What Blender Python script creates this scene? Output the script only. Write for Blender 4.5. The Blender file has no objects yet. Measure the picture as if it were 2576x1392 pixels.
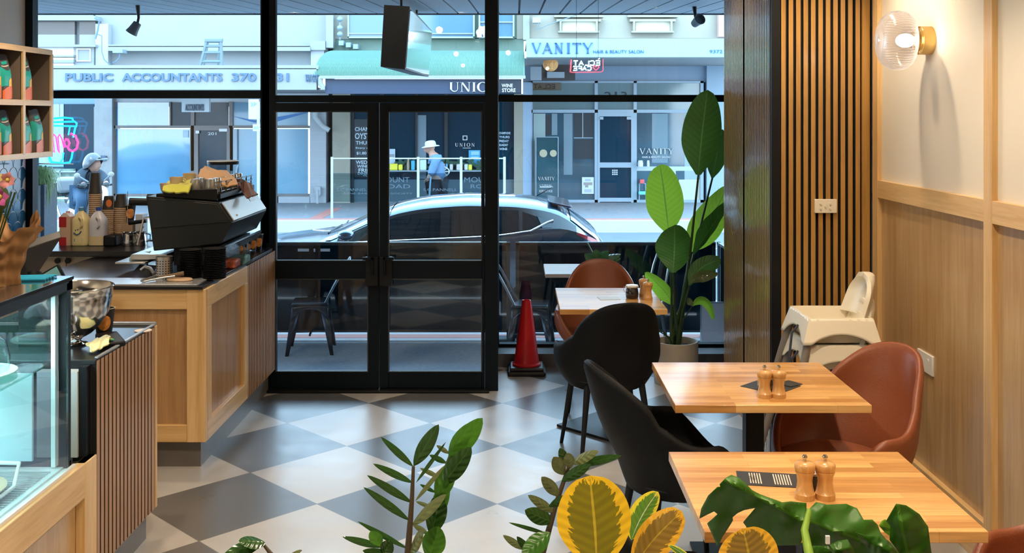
import bpy, bmesh, math, random
from mathutils import Vector, Matrix
PI = math.pi
random.seed(7)
sc = bpy.context.scene
COL = sc.collection
# ---------------------------------------------------------------- camera, world, sun, exposure
F = 2592.0; CX = 1300.0; CY = 290.0; H = 1.83
cam = bpy.data.objects.new('camera', bpy.data.cameras.new('camera'))
COL.objects.link(cam)
cam.location = (0, 0, H); cam.rotation_euler = (PI/2, 0, 0)
cam.data.sensor_fit = 'HORIZONTAL'; cam.data.sensor_width = 36
cam.data.lens = F/2576*36
cam.data.shift_x = (1288-CX)/2576.0
cam.data.shift_y = -(696-CY)/2576.0
cam.data.clip_start = 0.05; cam.data.clip_end = 300
sc.camera = cam
w = bpy.data.worlds.new('world'); sc.world = w; w.use_nodes = True
nt = w.node_tree; bg = nt.nodes['Background']
tc = nt.nodes.new('ShaderNodeTexCoord'); sp = nt.nodes.new('ShaderNodeSeparateXYZ'); rp = nt.nodes.new('ShaderNodeValToRGB')
nt.links.new(tc.outputs['Generated'], sp.inputs[0]); nt.links.new(sp.outputs['Z'], rp.inputs[0]); nt.links.new(rp.outputs[0], bg.inputs[0])
rp.color_ramp.elements[0].position = 0.0; rp.color_ramp.elements[0].color = (0.74, 0.88, 1.0, 1)
rp.color_ramp.elements[1].position = 0.6; rp.color_ramp.elements[1].color = (0.42, 0.72, 1.0, 1)
bg.inputs[1].default_value = 5.4
sun = bpy.data.objects.new('sun', bpy.data.lights.new('sun', 'SUN')); COL.objects.link(sun)
sun.data.energy = .8; sun.data.angle = math.radians(12); sun.data.color = (1.0, 0.97, 0.92)
sun.rotation_euler = (math.radians(38), math.radians(-14), 0)
vs = sc.view_settings
vs.view_transform = 'Standard'; vs.look = 'None'; vs.gamma = 1; vs.use_curve_mapping = False; vs.exposure = 0.50

# ---------------------------------------------------------------- helpers
def P(px, py, Y): return Vector(((px-CX)*Y/F, Y, H-(py-CY)*Y/F))
def XX(px, Y): return (px-CX)*Y/F
def ZZ(py, Y): return H-(py-CY)*Y/F

class MB:
    def __init__(s): s.v = []; s.f = []; s.uv = None
    def add(s, vs_, fs):
        b = len(s.v); s.v += [tuple(x) for x in vs_]; s.f += [tuple(b+i for i in f) for f in fs]
        if s.uv is not None: s.uv += [(0, 0)]*len(vs_)
        return s
    def box(s, x0, x1, y0, y1, z0, z1):
        s.add([(x0,y0,z0),(x1,y0,z0),(x1,y1,z0),(x0,y1,z0),(x0,y0,z1),(x1,y0,z1),(x1,y1,z1),(x0,y1,z1)],
              [(0,3,2,1),(4,5,6,7),(0,1,5,4),(1,2,6,5),(2,3,7,6),(3,0,4,7)]); return s
    def obox(s, c, size, rot=(0,0,0)):
        from mathutils import Euler
        m = Euler(rot).to_matrix(); c = Vector(c); hx, hy, hz = [q/2 for q in size]
        vv = [c + m @ Vector((sx*hx, sy*hy, sz*hz)) for sz in (-1,1) for sx,sy in ((-1,-1),(1,-1),(1,1),(-1,1))]
        s.add(vv, [(0,3,2,1),(4,5,6,7),(0,1,5,4),(1,2,6,5),(2,3,7,6),(3,0,4,7)]); return s
    def rect(s, px0, py0, px1, py1, Y, d=0.03):      # a slab whose face is at depth Y
        a = P(px0, py0, Y); b = P(px1, py1, Y)
        return s.box(min(a.x,b.x), max(a.x,b.x), Y, Y+d, min(a.z,b.z), max(a.z,b.z))
    def frame(s, ax, x0, x1, z0, z1, w, y0, y1):     # rectangular ring, ax 'y' (face normal y) or 'x'
        def bb(a0,a1,c0,c1):
            if ax == 'y': s.box(a0,a1,y0,y1,c0,c1)
            else: s.box(y0,y1,a0,a1,c0,c1)
        bb(x0,x0+w,z0,z1); bb(x1-w,x1,z0,z1); bb(x0+w,x1-w,z1-w,z1); bb(x0+w,x1-w,z0,z0+w); return s
    def tube(s, pts, r, n=8, closed=False, cap=True):
        pts = [Vector(p) for p in pts]; k = len(pts)
        rs = r if isinstance(r, (list,tuple)) else [r]*k
        T0 = (pts[1]-pts[0]).normalized()
        up = Vector((0,0,1)) if abs(T0.z) < .9 else Vector((1,0,0))
        U = (up - T0*up.dot(T0)).normalized()
        vv = []
        for i, p in enumerate(pts):
            if closed: T = (pts[(i+1)%k]-pts[i-1]).normalized()
            elif i == 0: T = T0
            elif i == k-1: T = (pts[i]-pts[i-1]).normalized()
            else: T = ((pts[i+1]-p).normalized()+(p-pts[i-1]).normalized()).normalized()
            U = (U - T*U.dot(T))
            U = U.normalized() if U.length > 1e-6 else T.orthogonal().normalized()
            V = T.cross(U)
            for j in range(n):
                a = 2*PI*j/n; vv.append(p + (U*math.cos(a)+V*math.sin(a))*rs[i])
        ff = []
        for i in range(k if closed else k-1):
            for j in range(n):
                a = i*n+j; b = i*n+(j+1)%n; c = ((i+1)%k)*n+(j+1)%n; d = ((i+1)%k)*n+j
                ff.append((a,b,c,d))
        if cap and not closed: ff += [tuple(range(n))[::-1], tuple((k-1)*n+j for j in range(n))]
        s.add(vv, ff); return s
    def lathe(s, prof, c=(0,0,0), n=24, axis='z', sx=1, sy=1, rib=0, ribn=0):
        c = Vector(c); vv = []
        for r, z in prof:
            for j in range(n):
                a = 2*PI*j/n; rr = r*(1+(rib*math.cos(ribn*a) if rib else 0))
                x, y = rr*math.cos(a)*sx, rr*math.sin(a)*sy
                q = {'z':(x,y,z),'x':(z,x,y),'y':(x,z,y)}[axis]
                vv.append(c+Vector(q))
        ff = []
        for i in range(len(prof)-1):
            for j in range(n):
                ff.append((i*n+j, i*n+(j+1)%n, (i+1)*n+(j+1)%n, (i+1)*n+j))
        if prof[0][0] > 1e-5: ff.append(tuple(range(n))[::-1])
        if prof[-1][0] > 1e-5: ff.append(tuple((len(prof)-1)*n+j for j in range(n)))
        s.add(vv, ff); return s
    def prism(s, poly, a, b, ax='y'):                # poly = [(u,v)] extruded along ax from a to b
        k = len(poly)
        def q(u,v,t): return {'y':(u,t,v),'x':(t,u,v),'z':(u,v,t)}[ax]
        s.add([q(u,v,a) for u,v in poly]+[q(u,v,b) for u,v in poly],
              [tuple(range(k)), tuple(range(2*k-1,k-1,-1))]+[(i,(i+1)%k,k+(i+1)%k,k+i) for i in range(k)]); return s
    def ell(s, c, r, n=14, m=9, rot=None):
        c = Vector(c); vv = []
        for i in range(m+1):
            ph = PI*i/m
            for j in range(n):
                a = 2*PI*j/n
                q = Vector((r[0]*math.sin(ph)*math.cos(a), r[1]*math.sin(ph)*math.sin(a), r[2]*math.cos(ph)))
                if rot is not None: q = rot @ q
                vv.append(c+q)
        s.add(vv, [(i*n+j, (i+1)*n+j, (i+1)*n+(j+1)%n, i*n+(j+1)%n) for i in range(m) for j in range(n)]); return s
    def grid(s, fn, nu, nv, closed_u=False):
        vv = [fn(i/nu, j/nv) for j in range(nv+1) for i in range(nu+1)]
        w_ = nu+1
        b = len(s.v)
        s.add(vv, [(j*w_+i, j*w_+i+1, (j+1)*w_+i+1, (j+1)*w_+i) for j in range(nv) for i in range(nu)])
        if s.uv is not None:
            for j in range(nv+1):
                for i in range(nu+1): s.uv[b+j*w_+i] = (i/nu, j/nv)
        return s
    def poly(s, pts):
        s.add(pts, [tuple(range(len(pts)))]); return s
    def text(s, string, x0, x1, z0, z1, y, th=0.01, mirror=False, ax='y', bold=0.0):
        cu = bpy.data.curves.new('t', 'FONT'); cu.body = string; cu.size = 1; cu.extrude = 0.02; cu.offset = bold; cu.resolution_u = 3
        ob = bpy.data.objects.new('t', cu)
        me = bpy.data.meshes.new_from_object(ob)
        vv = [v.co.copy() for v in me.vertices]; ff = [tuple(p.vertices) for p in me.polygons]
        bpy.data.objects.remove(ob); bpy.data.curves.remove(cu); bpy.data.meshes.remove(me)
        ax0 = min(v.x for v in vv); ax1 = max(v.x for v in vv); az0 = min(v.y for v in vv); az1 = max(v.y for v in vv)
        out = []
        for v in vv:
            u = (v.x-ax0)/(ax1-ax0); t = (v.y-az0)/(az1-az0)
            if mirror: u = 1-u
            X = x0+(x1-x0)*u; Z = z0+(z1-z0)*t; D = y-(th if v.z > 0 else 0)
            out.append((X, D, Z) if ax == 'y' else (D, X, Z))
        s.add(out, ff); return s
    def mesh(s, org):
        me = bpy.data.meshes.new('m')
        me.from_pydata([(a[0]-org[0], a[1]-org[1], a[2]-org[2]) for a in s.v], [], s.f)
        if s.uv is not None:
            l = me.uv_layers.new(name='UVMap')
            for lp in me.loops: l.data[lp.index].uv = s.uv[lp.vertex_index]
        return me
    def build(s, name, mat, parent=None, bev=0, smooth=40, label=None, weld=False, seg=2):
        if parent is not None:
            org = Vector((0,0,0)); q = parent
            while q is not None: org += q.location; q = q.parent
        else:
            xs = [a[0] for a in s.v]; ys = [a[1] for a in s.v]; zs = [a[2] for a in s.v]
            org = Vector(((min(xs)+max(xs))/2, (min(ys)+max(ys))/2, min(zs)))
        me = s.mesh(org); me.name = name
        bm = bmesh.new(); bm.from_mesh(me)
        if weld: bmesh.ops.remove_doubles(bm, verts=bm.verts, dist=1e-5)
        bmesh.ops.recalc_face_normals(bm, faces=bm.faces); bm.to_mesh(me); bm.free()
        me.materials.append(mat)
        if smooth:
            me.polygons.foreach_set('use_smooth', [True]*len(me.polygons))
            me.set_sharp_from_angle(angle=math.radians(smooth))
        o = bpy.data.objects.new(name, me); COL.objects.link(o)
        if parent is not None: o.parent = parent
        else: o.location = org
        if bev:
            m = o.modifiers.new('bevel', 'BEVEL'); m.width = bev; m.segments = seg; m.limit_method = 'ANGLE'; m.angle_limit = math.radians(40)
        if label: o['label'] = label
        return o

def split_boxes(name, boxes, mt, parent, bev=0, label=None):
    for b_ in boxes: MB().box(*b_).build(name, mt, parent, bev=bev, label=label)
def thing(name, label, cat, loc=(0,0,0), group=None):
    o = bpy.data.objects.new(name, None); COL.objects.link(o); o.location = loc; o.empty_display_size = .1
    o['label'] = label; o['category'] = cat
    if group: o['group'] = group
    return o
def tag(o, label, cat, group=None, kind=None):
    o['label'] = label; o['category'] = cat
    if group: o['group'] = group
    if kind: o['kind'] = kind
    return o
def struct(o, label=None):
    o['kind'] = 'structure'
    if label: o['label'] = label
    return o
def sroot(name, label, loc=(0,0,0)):
    o = bpy.data.objects.new(name, None); COL.objects.link(o); o.location = loc; o['kind'] = 'structure'; o['label'] = label
    return o
def dup(root, loc, rz=None, label=None, group=None, scale=None, swap=None):
    r = root.copy(); COL.objects.link(r); r.location = loc
    if rz is not None: r.rotation_euler = (0,0,rz)
    if scale: r.scale = scale
    if label: r['label'] = label
    if group: r['group'] = group
    for ch in list(root.children):
        c = ch.copy(); COL.objects.link(c); c.parent = r
        if swap and c.name.split('.')[0] in swap:
            c.data = c.data.copy(); c.data.materials[0] = swap[c.name.split('.')[0]]
        for g in ch.children:
            d = g.copy(); COL.objects.link(d); d.parent = c
    return r

# ---------------------------------------------------------------- materials
def _new(name):
    m = bpy.data.materials.new(name); m.use_nodes = True
    return m, m.node_tree, m.node_tree.nodes['Principled BSDF']
def mat(name, c, rough=.5, metal=0, emit=0, ecol=None, coat=0, noise=0, nscale=8, bump=0, spec=None, sheen=0, trans=0, alpha=None, rn=0):
    m, t, b = _new(name)
    b.inputs['Base Color'].default_value = (*c, 1); b.inputs['Roughness'].default_value = rough; b.inputs['Metallic'].default_value = metal
    if coat: b.inputs['Coat Weight'].default_value = coat; b.inputs['Coat Roughness'].default_value = .08
    if spec is not None: b.inputs['Specular IOR Level'].default_value = spec
    if sheen: b.inputs['Sheen Weight'].default_value = sheen
    if trans: b.inputs['Transmission Weight'].default_value = trans
    if emit:
        b.inputs['Emission Color'].default_value = (*(ecol or c), 1); b.inputs['Emission Strength'].default_value = emit
    if noise or bump or rn:
        tc = t.nodes.new('ShaderNodeTexCoord'); n = t.nodes.new('ShaderNodeTexNoise'); n.inputs['Scale'].default_value = nscale; n.inputs['Detail'].default_value = 4
        t.links.new(tc.outputs['Object'], n.inputs['Vector'])
        if noise:
            r = t.nodes.new('ShaderNodeValToRGB')
            r.color_ramp.elements[0].position = .3; r.color_ramp.elements[1].position = .7
            r.color_ramp.elements[0].color = (*[max(0,x*(1-noise)) for x in c], 1); r.color_ramp.elements[1].color = (*[min(1,x*(1+noise)) for x in c], 1)
            t.links.new(n.outputs['Fac'], r.inputs[0]); t.links.new(r.outputs[0], b.inputs['Base Color'])
        if bump:
            bp = t.nodes.new('ShaderNodeBump'); bp.inputs['Strength'].default_value = bump; bp.inputs['Distance'].default_value = .01
            t.links.new(n.outputs['Fac'], bp.inputs['Height']); t.links.new(bp.outputs[0], b.inputs['Normal'])
        if rn:
            mr = t.nodes.new('ShaderNodeMapRange'); mr.inputs['To Min'].default_value = max(0,rough-rn); mr.inputs['To Max'].default_value = rough+rn
            t.links.new(n.outputs['Fac'], mr.inputs['Value']); t.links.new(mr.outputs[0], b.inputs['Roughness'])
    return m
def wood(name, c1, c2, grain='z', scale=1.0, rough=.4, coat=.15):
    m, t, b = _new(name)
    tc = t.nodes.new('ShaderNodeTexCoord'); mp = t.nodes.new('ShaderNodeMapping')
    s = {'z':(1,1,.06),'y':(1,.06,1),'x':(.06,1,1)}[grain]
    mp.inputs['Scale'].default_value = tuple(q*scale for q in s)
    n = t.nodes.new('ShaderNodeTexNoise'); n.inputs['Scale'].default_value = 22; n.inputs['Detail'].default_value = 6; n.inputs['Distortion'].default_value = .6
    n2 = t.nodes.new('ShaderNodeTexNoise'); n2.inputs['Scale'].default_value = 120; n2.inputs['Detail'].default_value = 2
    t.links.new(tc.outputs['Object'], mp.inputs['Vector']); t.links.new(mp.outputs[0], n.inputs['Vector']); t.links.new(mp.outputs[0], n2.inputs['Vector'])
    ad = t.nodes.new('ShaderNodeMix'); ad.data_type = 'FLOAT'; ad.inputs[0].default_value = .3
    t.links.new(n.outputs['Fac'], ad.inputs[2]); t.links.new(n2.outputs['Fac'], ad.inputs[3])
    r = t.nodes.new('ShaderNodeValToRGB'); r.color_ramp.elements[0].position = .35; r.color_ramp.elements[1].position = .62
    r.color_ramp.elements[0].color = (*c1,1); r.color_ramp.elements[1].color = (*c2,1)
    t.links.new(ad.outputs[0], r.inputs[0]); t.links.new(r.outputs[0], b.inputs['Base Color'])
    b.inputs['Roughness'].default_value = rough; b.inputs['Coat Weight'].default_value = coat; b.inputs['Coat Roughness'].default_value = .15
    return m
def butcher(name):
    m, t, b = _new(name)
    tc = t.nodes.new('ShaderNodeTexCoord'); br = t.nodes.new('ShaderNodeTexBrick')
    br.inputs['Scale'].default_value = 1; br.inputs['Brick Width'].default_value = .38; br.inputs['Row Height'].default_value = .042
    br.inputs['Mortar Size'].default_value = .0004; br.inputs['Bias'].default_value = 0; br.offset = .37; br.offset_frequency = 2
    br.inputs['Color1'].default_value = (.52,.25,.07,1); br.inputs['Color2'].default_value = (.84,.50,.19,1); br.inputs['Mortar'].default_value = (.42,.20,.06,1)
    t.links.new(tc.outputs['Object'], br.inputs['Vector'])
    mp = t.nodes.new('ShaderNodeMapping'); mp.inputs['Scale'].default_value = (.8,14,14)
    n = t.nodes.new('ShaderNodeTexNoise'); n.inputs['Scale'].default_value = 7; n.inputs['Detail'].default_value = 5
    t.links.new(tc.outputs['Object'], mp.inputs[0]); t.links.new(mp.outputs[0], n.inputs['Vector'])
    mx = t.nodes.new('ShaderNodeMix'); mx.data_type = 'RGBA'; mx.blend_type = 'MULTIPLY'
    rr = t.nodes.new('ShaderNodeValToRGB'); rr.color_ramp.elements[0].position = .25; rr.color_ramp.elements[0].color = (.72,.66,.6,1); rr.color_ramp.elements[1].position = .6; rr.color_ramp.elements[1].color = (1,1,1,1)
    t.links.new(n.outputs['Fac'], rr.inputs[0]); mx.inputs[0].default_value = 1
    t.links.new(br.outputs['Color'], mx.inputs[6]); t.links.new(rr.outputs[0], mx.inputs[7]); t.links.new(mx.outputs[2], b.inputs['Base Color'])
    b.inputs['Roughness'].default_value = .28; b.inputs['Coat Weight'].default_value = .3; b.inputs['Coat Roughness'].default_value = .12
    return m
def glass(name, tint=(.93,.97,1), ior=1.5, rough=0.0, boost=1.0):
    m, t, b = _new(name); t.nodes.remove(b)
    out = t.nodes['Material Output']; tr = t.nodes.new('ShaderNodeBsdfTransparent'); gl = t.nodes.new('ShaderNodeBsdfGlossy')
    mx = t.nodes.new('ShaderNodeMixShader'); r0 = ((ior-1)/(ior+1))**2*boost
    tr.inputs['Color'].default_value = (*tint,1); gl.inputs['Roughness'].default_value = rough
    lw = t.nodes.new('ShaderNodeLayerWeight'); lw.inputs['Blend'].default_value = .5
    pw = t.nodes.new('ShaderNodeMath'); pw.operation = 'POWER'; pw.inputs[1].default_value = 5; t.links.new(lw.outputs['Facing'], pw.inputs[0])
    ma = t.nodes.new('ShaderNodeMath'); ma.operation = 'MULTIPLY_ADD'; ma.inputs[1].default_value = 1-r0; ma.inputs[2].default_value = r0; t.links.new(pw.outputs[0], ma.inputs[0]); t.links.new(ma.outputs[0], mx.inputs[0])
    t.links.new(tr.outputs[0], mx.inputs[1]); t.links.new(gl.outputs[0], mx.inputs[2]); t.links.new(mx.outputs[0], out.inputs['Surface'])
    return m
def leafmat(name, c1, c2, rib=(.35,.5,.15), transl=.35, rough=.35, veins=40, varieg=None, vmix=.35):
    m, t, b = _new(name)
    uv = t.nodes.new('ShaderNodeUVMap'); sx = t.nodes.new('ShaderNodeSeparateXYZ'); t.links.new(uv.outputs[0], sx.inputs[0])
    def M(op, a, bb=None, c=None):
        n = t.nodes.new('ShaderNodeMath'); n.operation = op
        for i, q in enumerate((a, bb, c)):
            if q is None: continue
            if isinstance(q, (int,float)): n.inputs[i].default_value = q
            else: t.links.new(q, n.inputs[i])
        return n.outputs[0]
    d = M('ABSOLUTE', M('SUBTRACT', sx.outputs['X'], .5))
    ph = M('ADD', M('MULTIPLY', sx.outputs['Y'], veins*6.0), M('MULTIPLY', d, -veins*2.0))
    vn = M('MULTIPLY_ADD', M('SINE', ph), .5, .5)
    no = t.nodes.new('ShaderNodeTexNoise'); no.inputs['Scale'].default_value = 3; t.links.new(uv.outputs[0], no.inputs['Vector'])
    mx = t.nodes.new('ShaderNodeMix'); mx.data_type = 'RGBA'; mx.inputs[6].default_value = (*c1,1); mx.inputs[7].default_value = (*c2,1)
    t.links.new(M('MULTIPLY_ADD', vn, vmix, M('MULTIPLY', no.outputs['Fac'], 1-vmix)), mx.inputs[0])
    col = mx.outputs[2]
    if varieg:
        n2 = t.nodes.new('ShaderNodeTexNoise'); n2.inputs['Scale'].default_value = 1.0; n2.inputs['Detail'].default_value = 3
        cb = t.nodes.new('ShaderNodeCombineXYZ'); t.links.new(M('MULTIPLY', sx.outputs['X'], 5), cb.inputs[0]); t.links.new(M('MULTIPLY', M('SUBTRACT', sx.outputs['Y'], M('MULTIPLY', d, .6)), 22), cb.inputs[1])
        t.links.new(cb.outputs[0], n2.inputs['Vector'])
        e = M('ADD', M('MAXIMUM', d, M('MULTIPLY', M('SUBTRACT', sx.outputs['Y'], .55), .9)), M('MULTIPLY', M('SUBTRACT', n2.outputs['Fac'], .5), .35))
        k = M('GREATER_THAN', e, .34)
        m2 = t.nodes.new('ShaderNodeMix'); m2.data_type = 'RGBA'; t.links.new(k, m2.inputs[0]); t.links.new(col, m2.inputs[6]); m2.inputs[7].default_value = (*varieg,1); col = m2.outputs[2]
    m3 = t.nodes.new('ShaderNodeMix'); m3.data_type = 'RGBA'; t.links.new(M('LESS_THAN', d, .018), m3.inputs[0]); t.links.new(col, m3.inputs[6]); m3.inputs[7].default_value = (*rib,1)
    t.links.new(m3.outputs[2], b.inputs['Base Color']); b.inputs['Roughness'].default_value = rough
    bp = t.nodes.new('ShaderNodeBump'); bp.inputs['Strength'].default_value = .25; bp.inputs['Distance'].default_value = .004; t.links.new(vn, bp.inputs['Height']); t.links.new(bp.outputs[0], b.inputs['Normal'])
    tl = t.nodes.new('ShaderNodeBsdfTranslucent'); ms = t.nodes.new('ShaderNodeMixShader'); ms.inputs[0].default_value = transl
    hs = t.nodes.new('ShaderNodeHueSaturation'); hs.inputs['Value'].default_value = 1.8; hs.inputs['Hue'].default_value = .485; t.links.new(m3.outputs[2], hs.inputs['Color']); t.links.new(hs.outputs[0], tl.inputs['Color'])
    out = t.nodes['Material Output']; t.links.new(b.outputs[0], ms.inputs[1]); t.links.new(tl.outputs[0], ms.inputs[2]); t.links.new(ms.outputs[0], out.inputs['Surface'])
    return m

PINE = wood('pine', (.62,.38,.15), (.80,.55,.27), 'z', .8)
PINEH = wood('pine_horizontal', (.62,.38,.15), (.80,.55,.27), 'y', .8)
PINEX = wood('pine_cross', (.60,.36,.13), (.78,.52,.24), 'x', .8)
OAK = wood('oak_veneer', (.44,.27,.12), (.58,.39,.20), 'z', 1.0, .3, .3)
OAKD = wood('oak_veneer_warm', (.36,.20,.085), (.50,.30,.14), 'z', 1.0, .35, .2)
SLAT = wood('slat_oak', (.36,.185,.045), (.50,.275,.075), 'z', 1.0, .32, .3)
SLATC = wood('slat_brown', (.36,.19,.09), (.48,.27,.14), 'z', 1.0, .4, .1)
BUTCH = butcher('butcher_block')
BLACK = mat('black_metal', (.005,.006,.008), .45, spec=.3)
FELT = mat('black_felt', (.006,.006,.007), .9)
FRAMEB = mat('frame_black', (.0018,.0065,.012), .45, spec=.2)
WHITEP = mat('cream_paint', (.78,.72,.62), .6, noise=.015, nscale=3)
CEILM = mat('ceiling_white', (.7,.66,.6), .8)
GLASS = glass('window_glass', (.94,.98,1.0), 1.45)
CGLASS = glass('case_glass', (.88,.94,.97), 1.5, boost=1.6)
STEEL = mat('stainless', (.62,.60,.58), .14, 1)
STEELB = mat('brushed_steel', (.55,.54,.53), .35, 1)
BRASS = mat('brass', (.80,.55,.20), .2, 1)
WHITEPL = mat('white_plastic', (.80,.80,.78), .35)
CREAMPL = mat('cream_plastic', (.86,.80,.66), .3)
LEATHB = mat('black_leather', (.003,.0035,.0045), .55, bump=.1, nscale=220, spec=.18)
LEATHN = mat('brown_leather', (.24,.068,.028), .36, bump=.12, nscale=220, noise=.12)
GREYLEG = mat('grey_leg', (.22,.19,.17), .4)
PAPER = mat('paper_white', (.75,.75,.74), .7)
# ---------------------------------------------------------------- ROOM SHELL
RX = 1.90; LX = -3.26; YW = 7.73; YD = 6.83; YL = 6.83; CZ = 2.95; YB = -4.5
def floor_mat():
    m, t, b = _new('checker_tile')
    tc = t.nodes.new('ShaderNodeNewGeometry'); s = t.nodes.new('ShaderNodeSeparateXYZ'); t.links.new(tc.outputs['Position'], s.inputs[0])
    def M(op, a, bb=None, c=None):
        n = t.nodes.new('ShaderNodeMath'); n.operation = op
        for i, q in enumerate((a, bb, c)):
            if q is None: continue
            if isinstance(q, (int,float)): n.inputs[i].default_value = q
            else: t.links.new(q, n.inputs[i])
        return n.outputs[0]
    x = M('SUBTRACT', s.outputs['X'], -.94); y = M('SUBTRACT', s.outputs['Y'], 6.12); k = 1/(math.sqrt(2)*.6)
    u = M('MULTIPLY_ADD', M('ADD', x, y), k, 100.5); v = M('MULTIPLY_ADD', M('SUBTRACT', x, y), k, 100.5)
    par = M('MODULO', M('ADD', M('FLOOR', u), M('FLOOR', v)), 2)
    def edge(q): f = M('FRACT', q); return M('MINIMUM', f, M('SUBTRACT', 1, f))
    g = M('LESS_THAN', M('MINIMUM', edge(u), edge(v)), .0038)
    n = t.nodes.new('ShaderNodeTexNoise'); n.inputs['Scale'].default_value = 5; n.inputs['Detail'].default_value = 6; t.links.new(tc.outputs['Position'], n.inputs['Vector'])
    mx = t.nodes.new('ShaderNodeMix'); mx.data_type = 'RGBA'; t.links.new(par, mx.inputs[0]); mx.inputs[6].default_value = (.50,.49,.475,1); mx.inputs[7].default_value = (.125,.130,.138,1)
    m2 = t.nodes.new('ShaderNodeMix'); m2.data_type = 'RGBA'; t.links.new(g, m2.inputs[0]); t.links.new(mx.outputs[2], m2.inputs[6]); m2.inputs[7].default_value = (.16,.15,.14,1)
    m3 = t.nodes.new('ShaderNodeMix'); m3.data_type = 'RGBA'; m3.blend_type = 'MULTIPLY'; m3.inputs[0].default_value = 1
    r = t.nodes.new('ShaderNodeValToRGB'); r.color_ramp.elements[0].position = .3; r.color_ramp.elements[0].color = (.86,.86,.86,1); r.color_ramp.elements[1].position = .7; r.color_ramp.elements[1].color = (1,1,1,1)
    t.links.new(n.outputs['Fac'], r.inputs[0]); t.links.new(m2.outputs[2], m3.inputs[6]); t.links.new(r.outputs[0], m3.inputs[7]); t.links.new(m3.outputs[2], b.inputs['Base Color'])
    mr = t.nodes.new('ShaderNodeMapRange'); mr.inputs['To Min'].default_value = .22; mr.inputs['To Max'].default_value = .40; t.links.new(n.outputs['Fac'], mr.inputs['Value']); t.links.new(mr.outputs[0], b.inputs['Roughness'])
    b.inputs['Specular IOR Level'].default_value = 1.0
    return m
FLOORM = floor_mat()
struct(MB().box(LX-.1, RX+.1, YB-.1, YD+.05, -.12, 0).box(-.16, RX+.1, YD+.05, YW+.05, -.12, 0).build('floor', FLOORM), 'dark and light checkerboard tile floor laid on the diagonal')
struct(MB().box(LX-.1, RX+.1, YB-.1, YW+.02, CZ, CZ+.1).build('ceiling', CEILM), 'plain cafe ceiling')
struct(MB().box(LX-.1, RX+.1, YB-.1, YB, 0, CZ).build('wall_back', WHITEP), 'cream back wall')
struct(MB().box(LX-.1, LX, YB, YL+.1, 0, CZ).build('wall_left', WHITEP), 'cream wall behind the counter')
# right wall with oak wainscot and pine battens
wr = sroot('wall_right', 'cream upper wall with oak veneer lower panels and pine battens', (RX,0,0))
MB().box(RX+.012, RX+.1, YB, 5.6, 1.40, CZ).build('upper_panel', WHITEP, wr)
MB().box(RX+.012, RX+.1, YB, 5.6, 0, 1.41).build('lower_panel', OAK, wr)
m = MB()
bat = [5.47-1.30*i for i in range(8)]
for yb in bat: m.box(RX-.012, RX+.03, yb-.075, yb, 0, CZ)
m.build('batten', PINE, wr, bev=.002)
m = MB()
for i, yb in enumerate(bat[:-1]): m.box(RX-.012, RX+.03, bat[i+1], yb-.075, 1.398, 1.49)
m.build('chair_rail', PINEH, wr, bev=.002)
m = MB()
for i, yb in enumerate(bat[:-1]): m.box(RX-.014, RX+.03, bat[i+1], yb-.075, 0, .18)
struct(m.build('baseboard_right', PINEH, None, bev=.002), 'pine skirting along the right wall')
# slatted pillar box
wp = sroot('wall_pillar', 'pillar clad in vertical oak slats over black felt', (1.36,5.5,0))
MB().box(1.385, RX, 5.525, 6.78, 0, CZ).build('backing', FELT, wp)
m = MB(); mc_ = MB(); x = 1.412; i = 0
while x < 1.84:
    m.box(x, x+.0240, 5.501, 5.504, 0, CZ); mc_.box(x, x+.0240, 5.504, 5.526, 0, CZ); x += .0397
m.box(1.845, 1.886, 5.503, 5.526, 0, CZ)
m.build('slat_front', SLAT, wp); mc_.build('slat_core', FELT, wp)
m = MB(); mc_ = MB(); y = 5.55
while y < 6.75:
    if abs(y-6.18) > .02: m.box(1.3605, 1.3625, y, y+.0225, 0, CZ); mc_.box(1.3625, 1.386, y, y+.0225, 0, CZ)
    y += .0385
m.build('slat_side', mat('slat_side_oak', (.52,.33,.15), .22, coat=.6), wp); mc_.build('slat_core', FELT, wp)
MB().box(1.360, 1.408, 5.499, 5.528, 0, CZ).build('corner_trim', BLACK, wp)
# window bulkhead (low sill) under the right window
SB = mat('sill_laminate', (.10,.10,.11), .3)
struct(MB().box(-.168, 1.70, 7.48, YW+.06, 0, .0965).build('trim_1', SB), 'low dark sill under the right window')
# the part of the right hand bay beyond the pillar
struct(MB().box(1.70, RX+.1, 6.78, YW+.1, 0, CZ).build('wall_front', BLACK), 'dark return wall beside the window bay')
# windows in the recessed plane
def win(name, label, x0, x1, z0, z1, zt, y, muls=()):
    w_ = sroot(name, label, ((x0+x1)/2, y, z0))
    m = MB(); fw = .05
    m.box(x0, x0+fw, y-.03, y+.05, z0, z1); m.box(x1-fw, x1, y-.03, y+.05, z0, z1)
    m.box(x0+fw, x1-fw, y-.03, y+.05, z0, z0+.022); m.box(x0+fw, x1-fw, y-.03, y+.05, z1-.05, z1)
    m.box(x0+fw, x1-fw, y-.03, y+.05, zt, zt+.052)
    m.build('window_frame', FRAMEB, w_, bev=.002)
    MB().box(x0+fw, x1-fw, y+.008, y+.014, z0+.022, zt).build('pane', GLASS, w_)
    MB().box(x0+fw, x1-fw, y+.008, y+.014, zt+.052, z1-.05).build('pane', GLASS, w_)
    return w_
ZT = 1.930
win('window_1', 'tall black framed window behind the coffee counter', LX, -1.64, .98, CZ, ZT+.012, YL+.03)
win('window_2', 'tall black framed window behind the potted plant', -.184, 1.70, .0965, CZ, ZT, YW)
struct(MB().box(LX, -1.66, YL, YL+.1, 0, .98).build('wall_window', BLACK), 'dark wall under the counter window')
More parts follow.
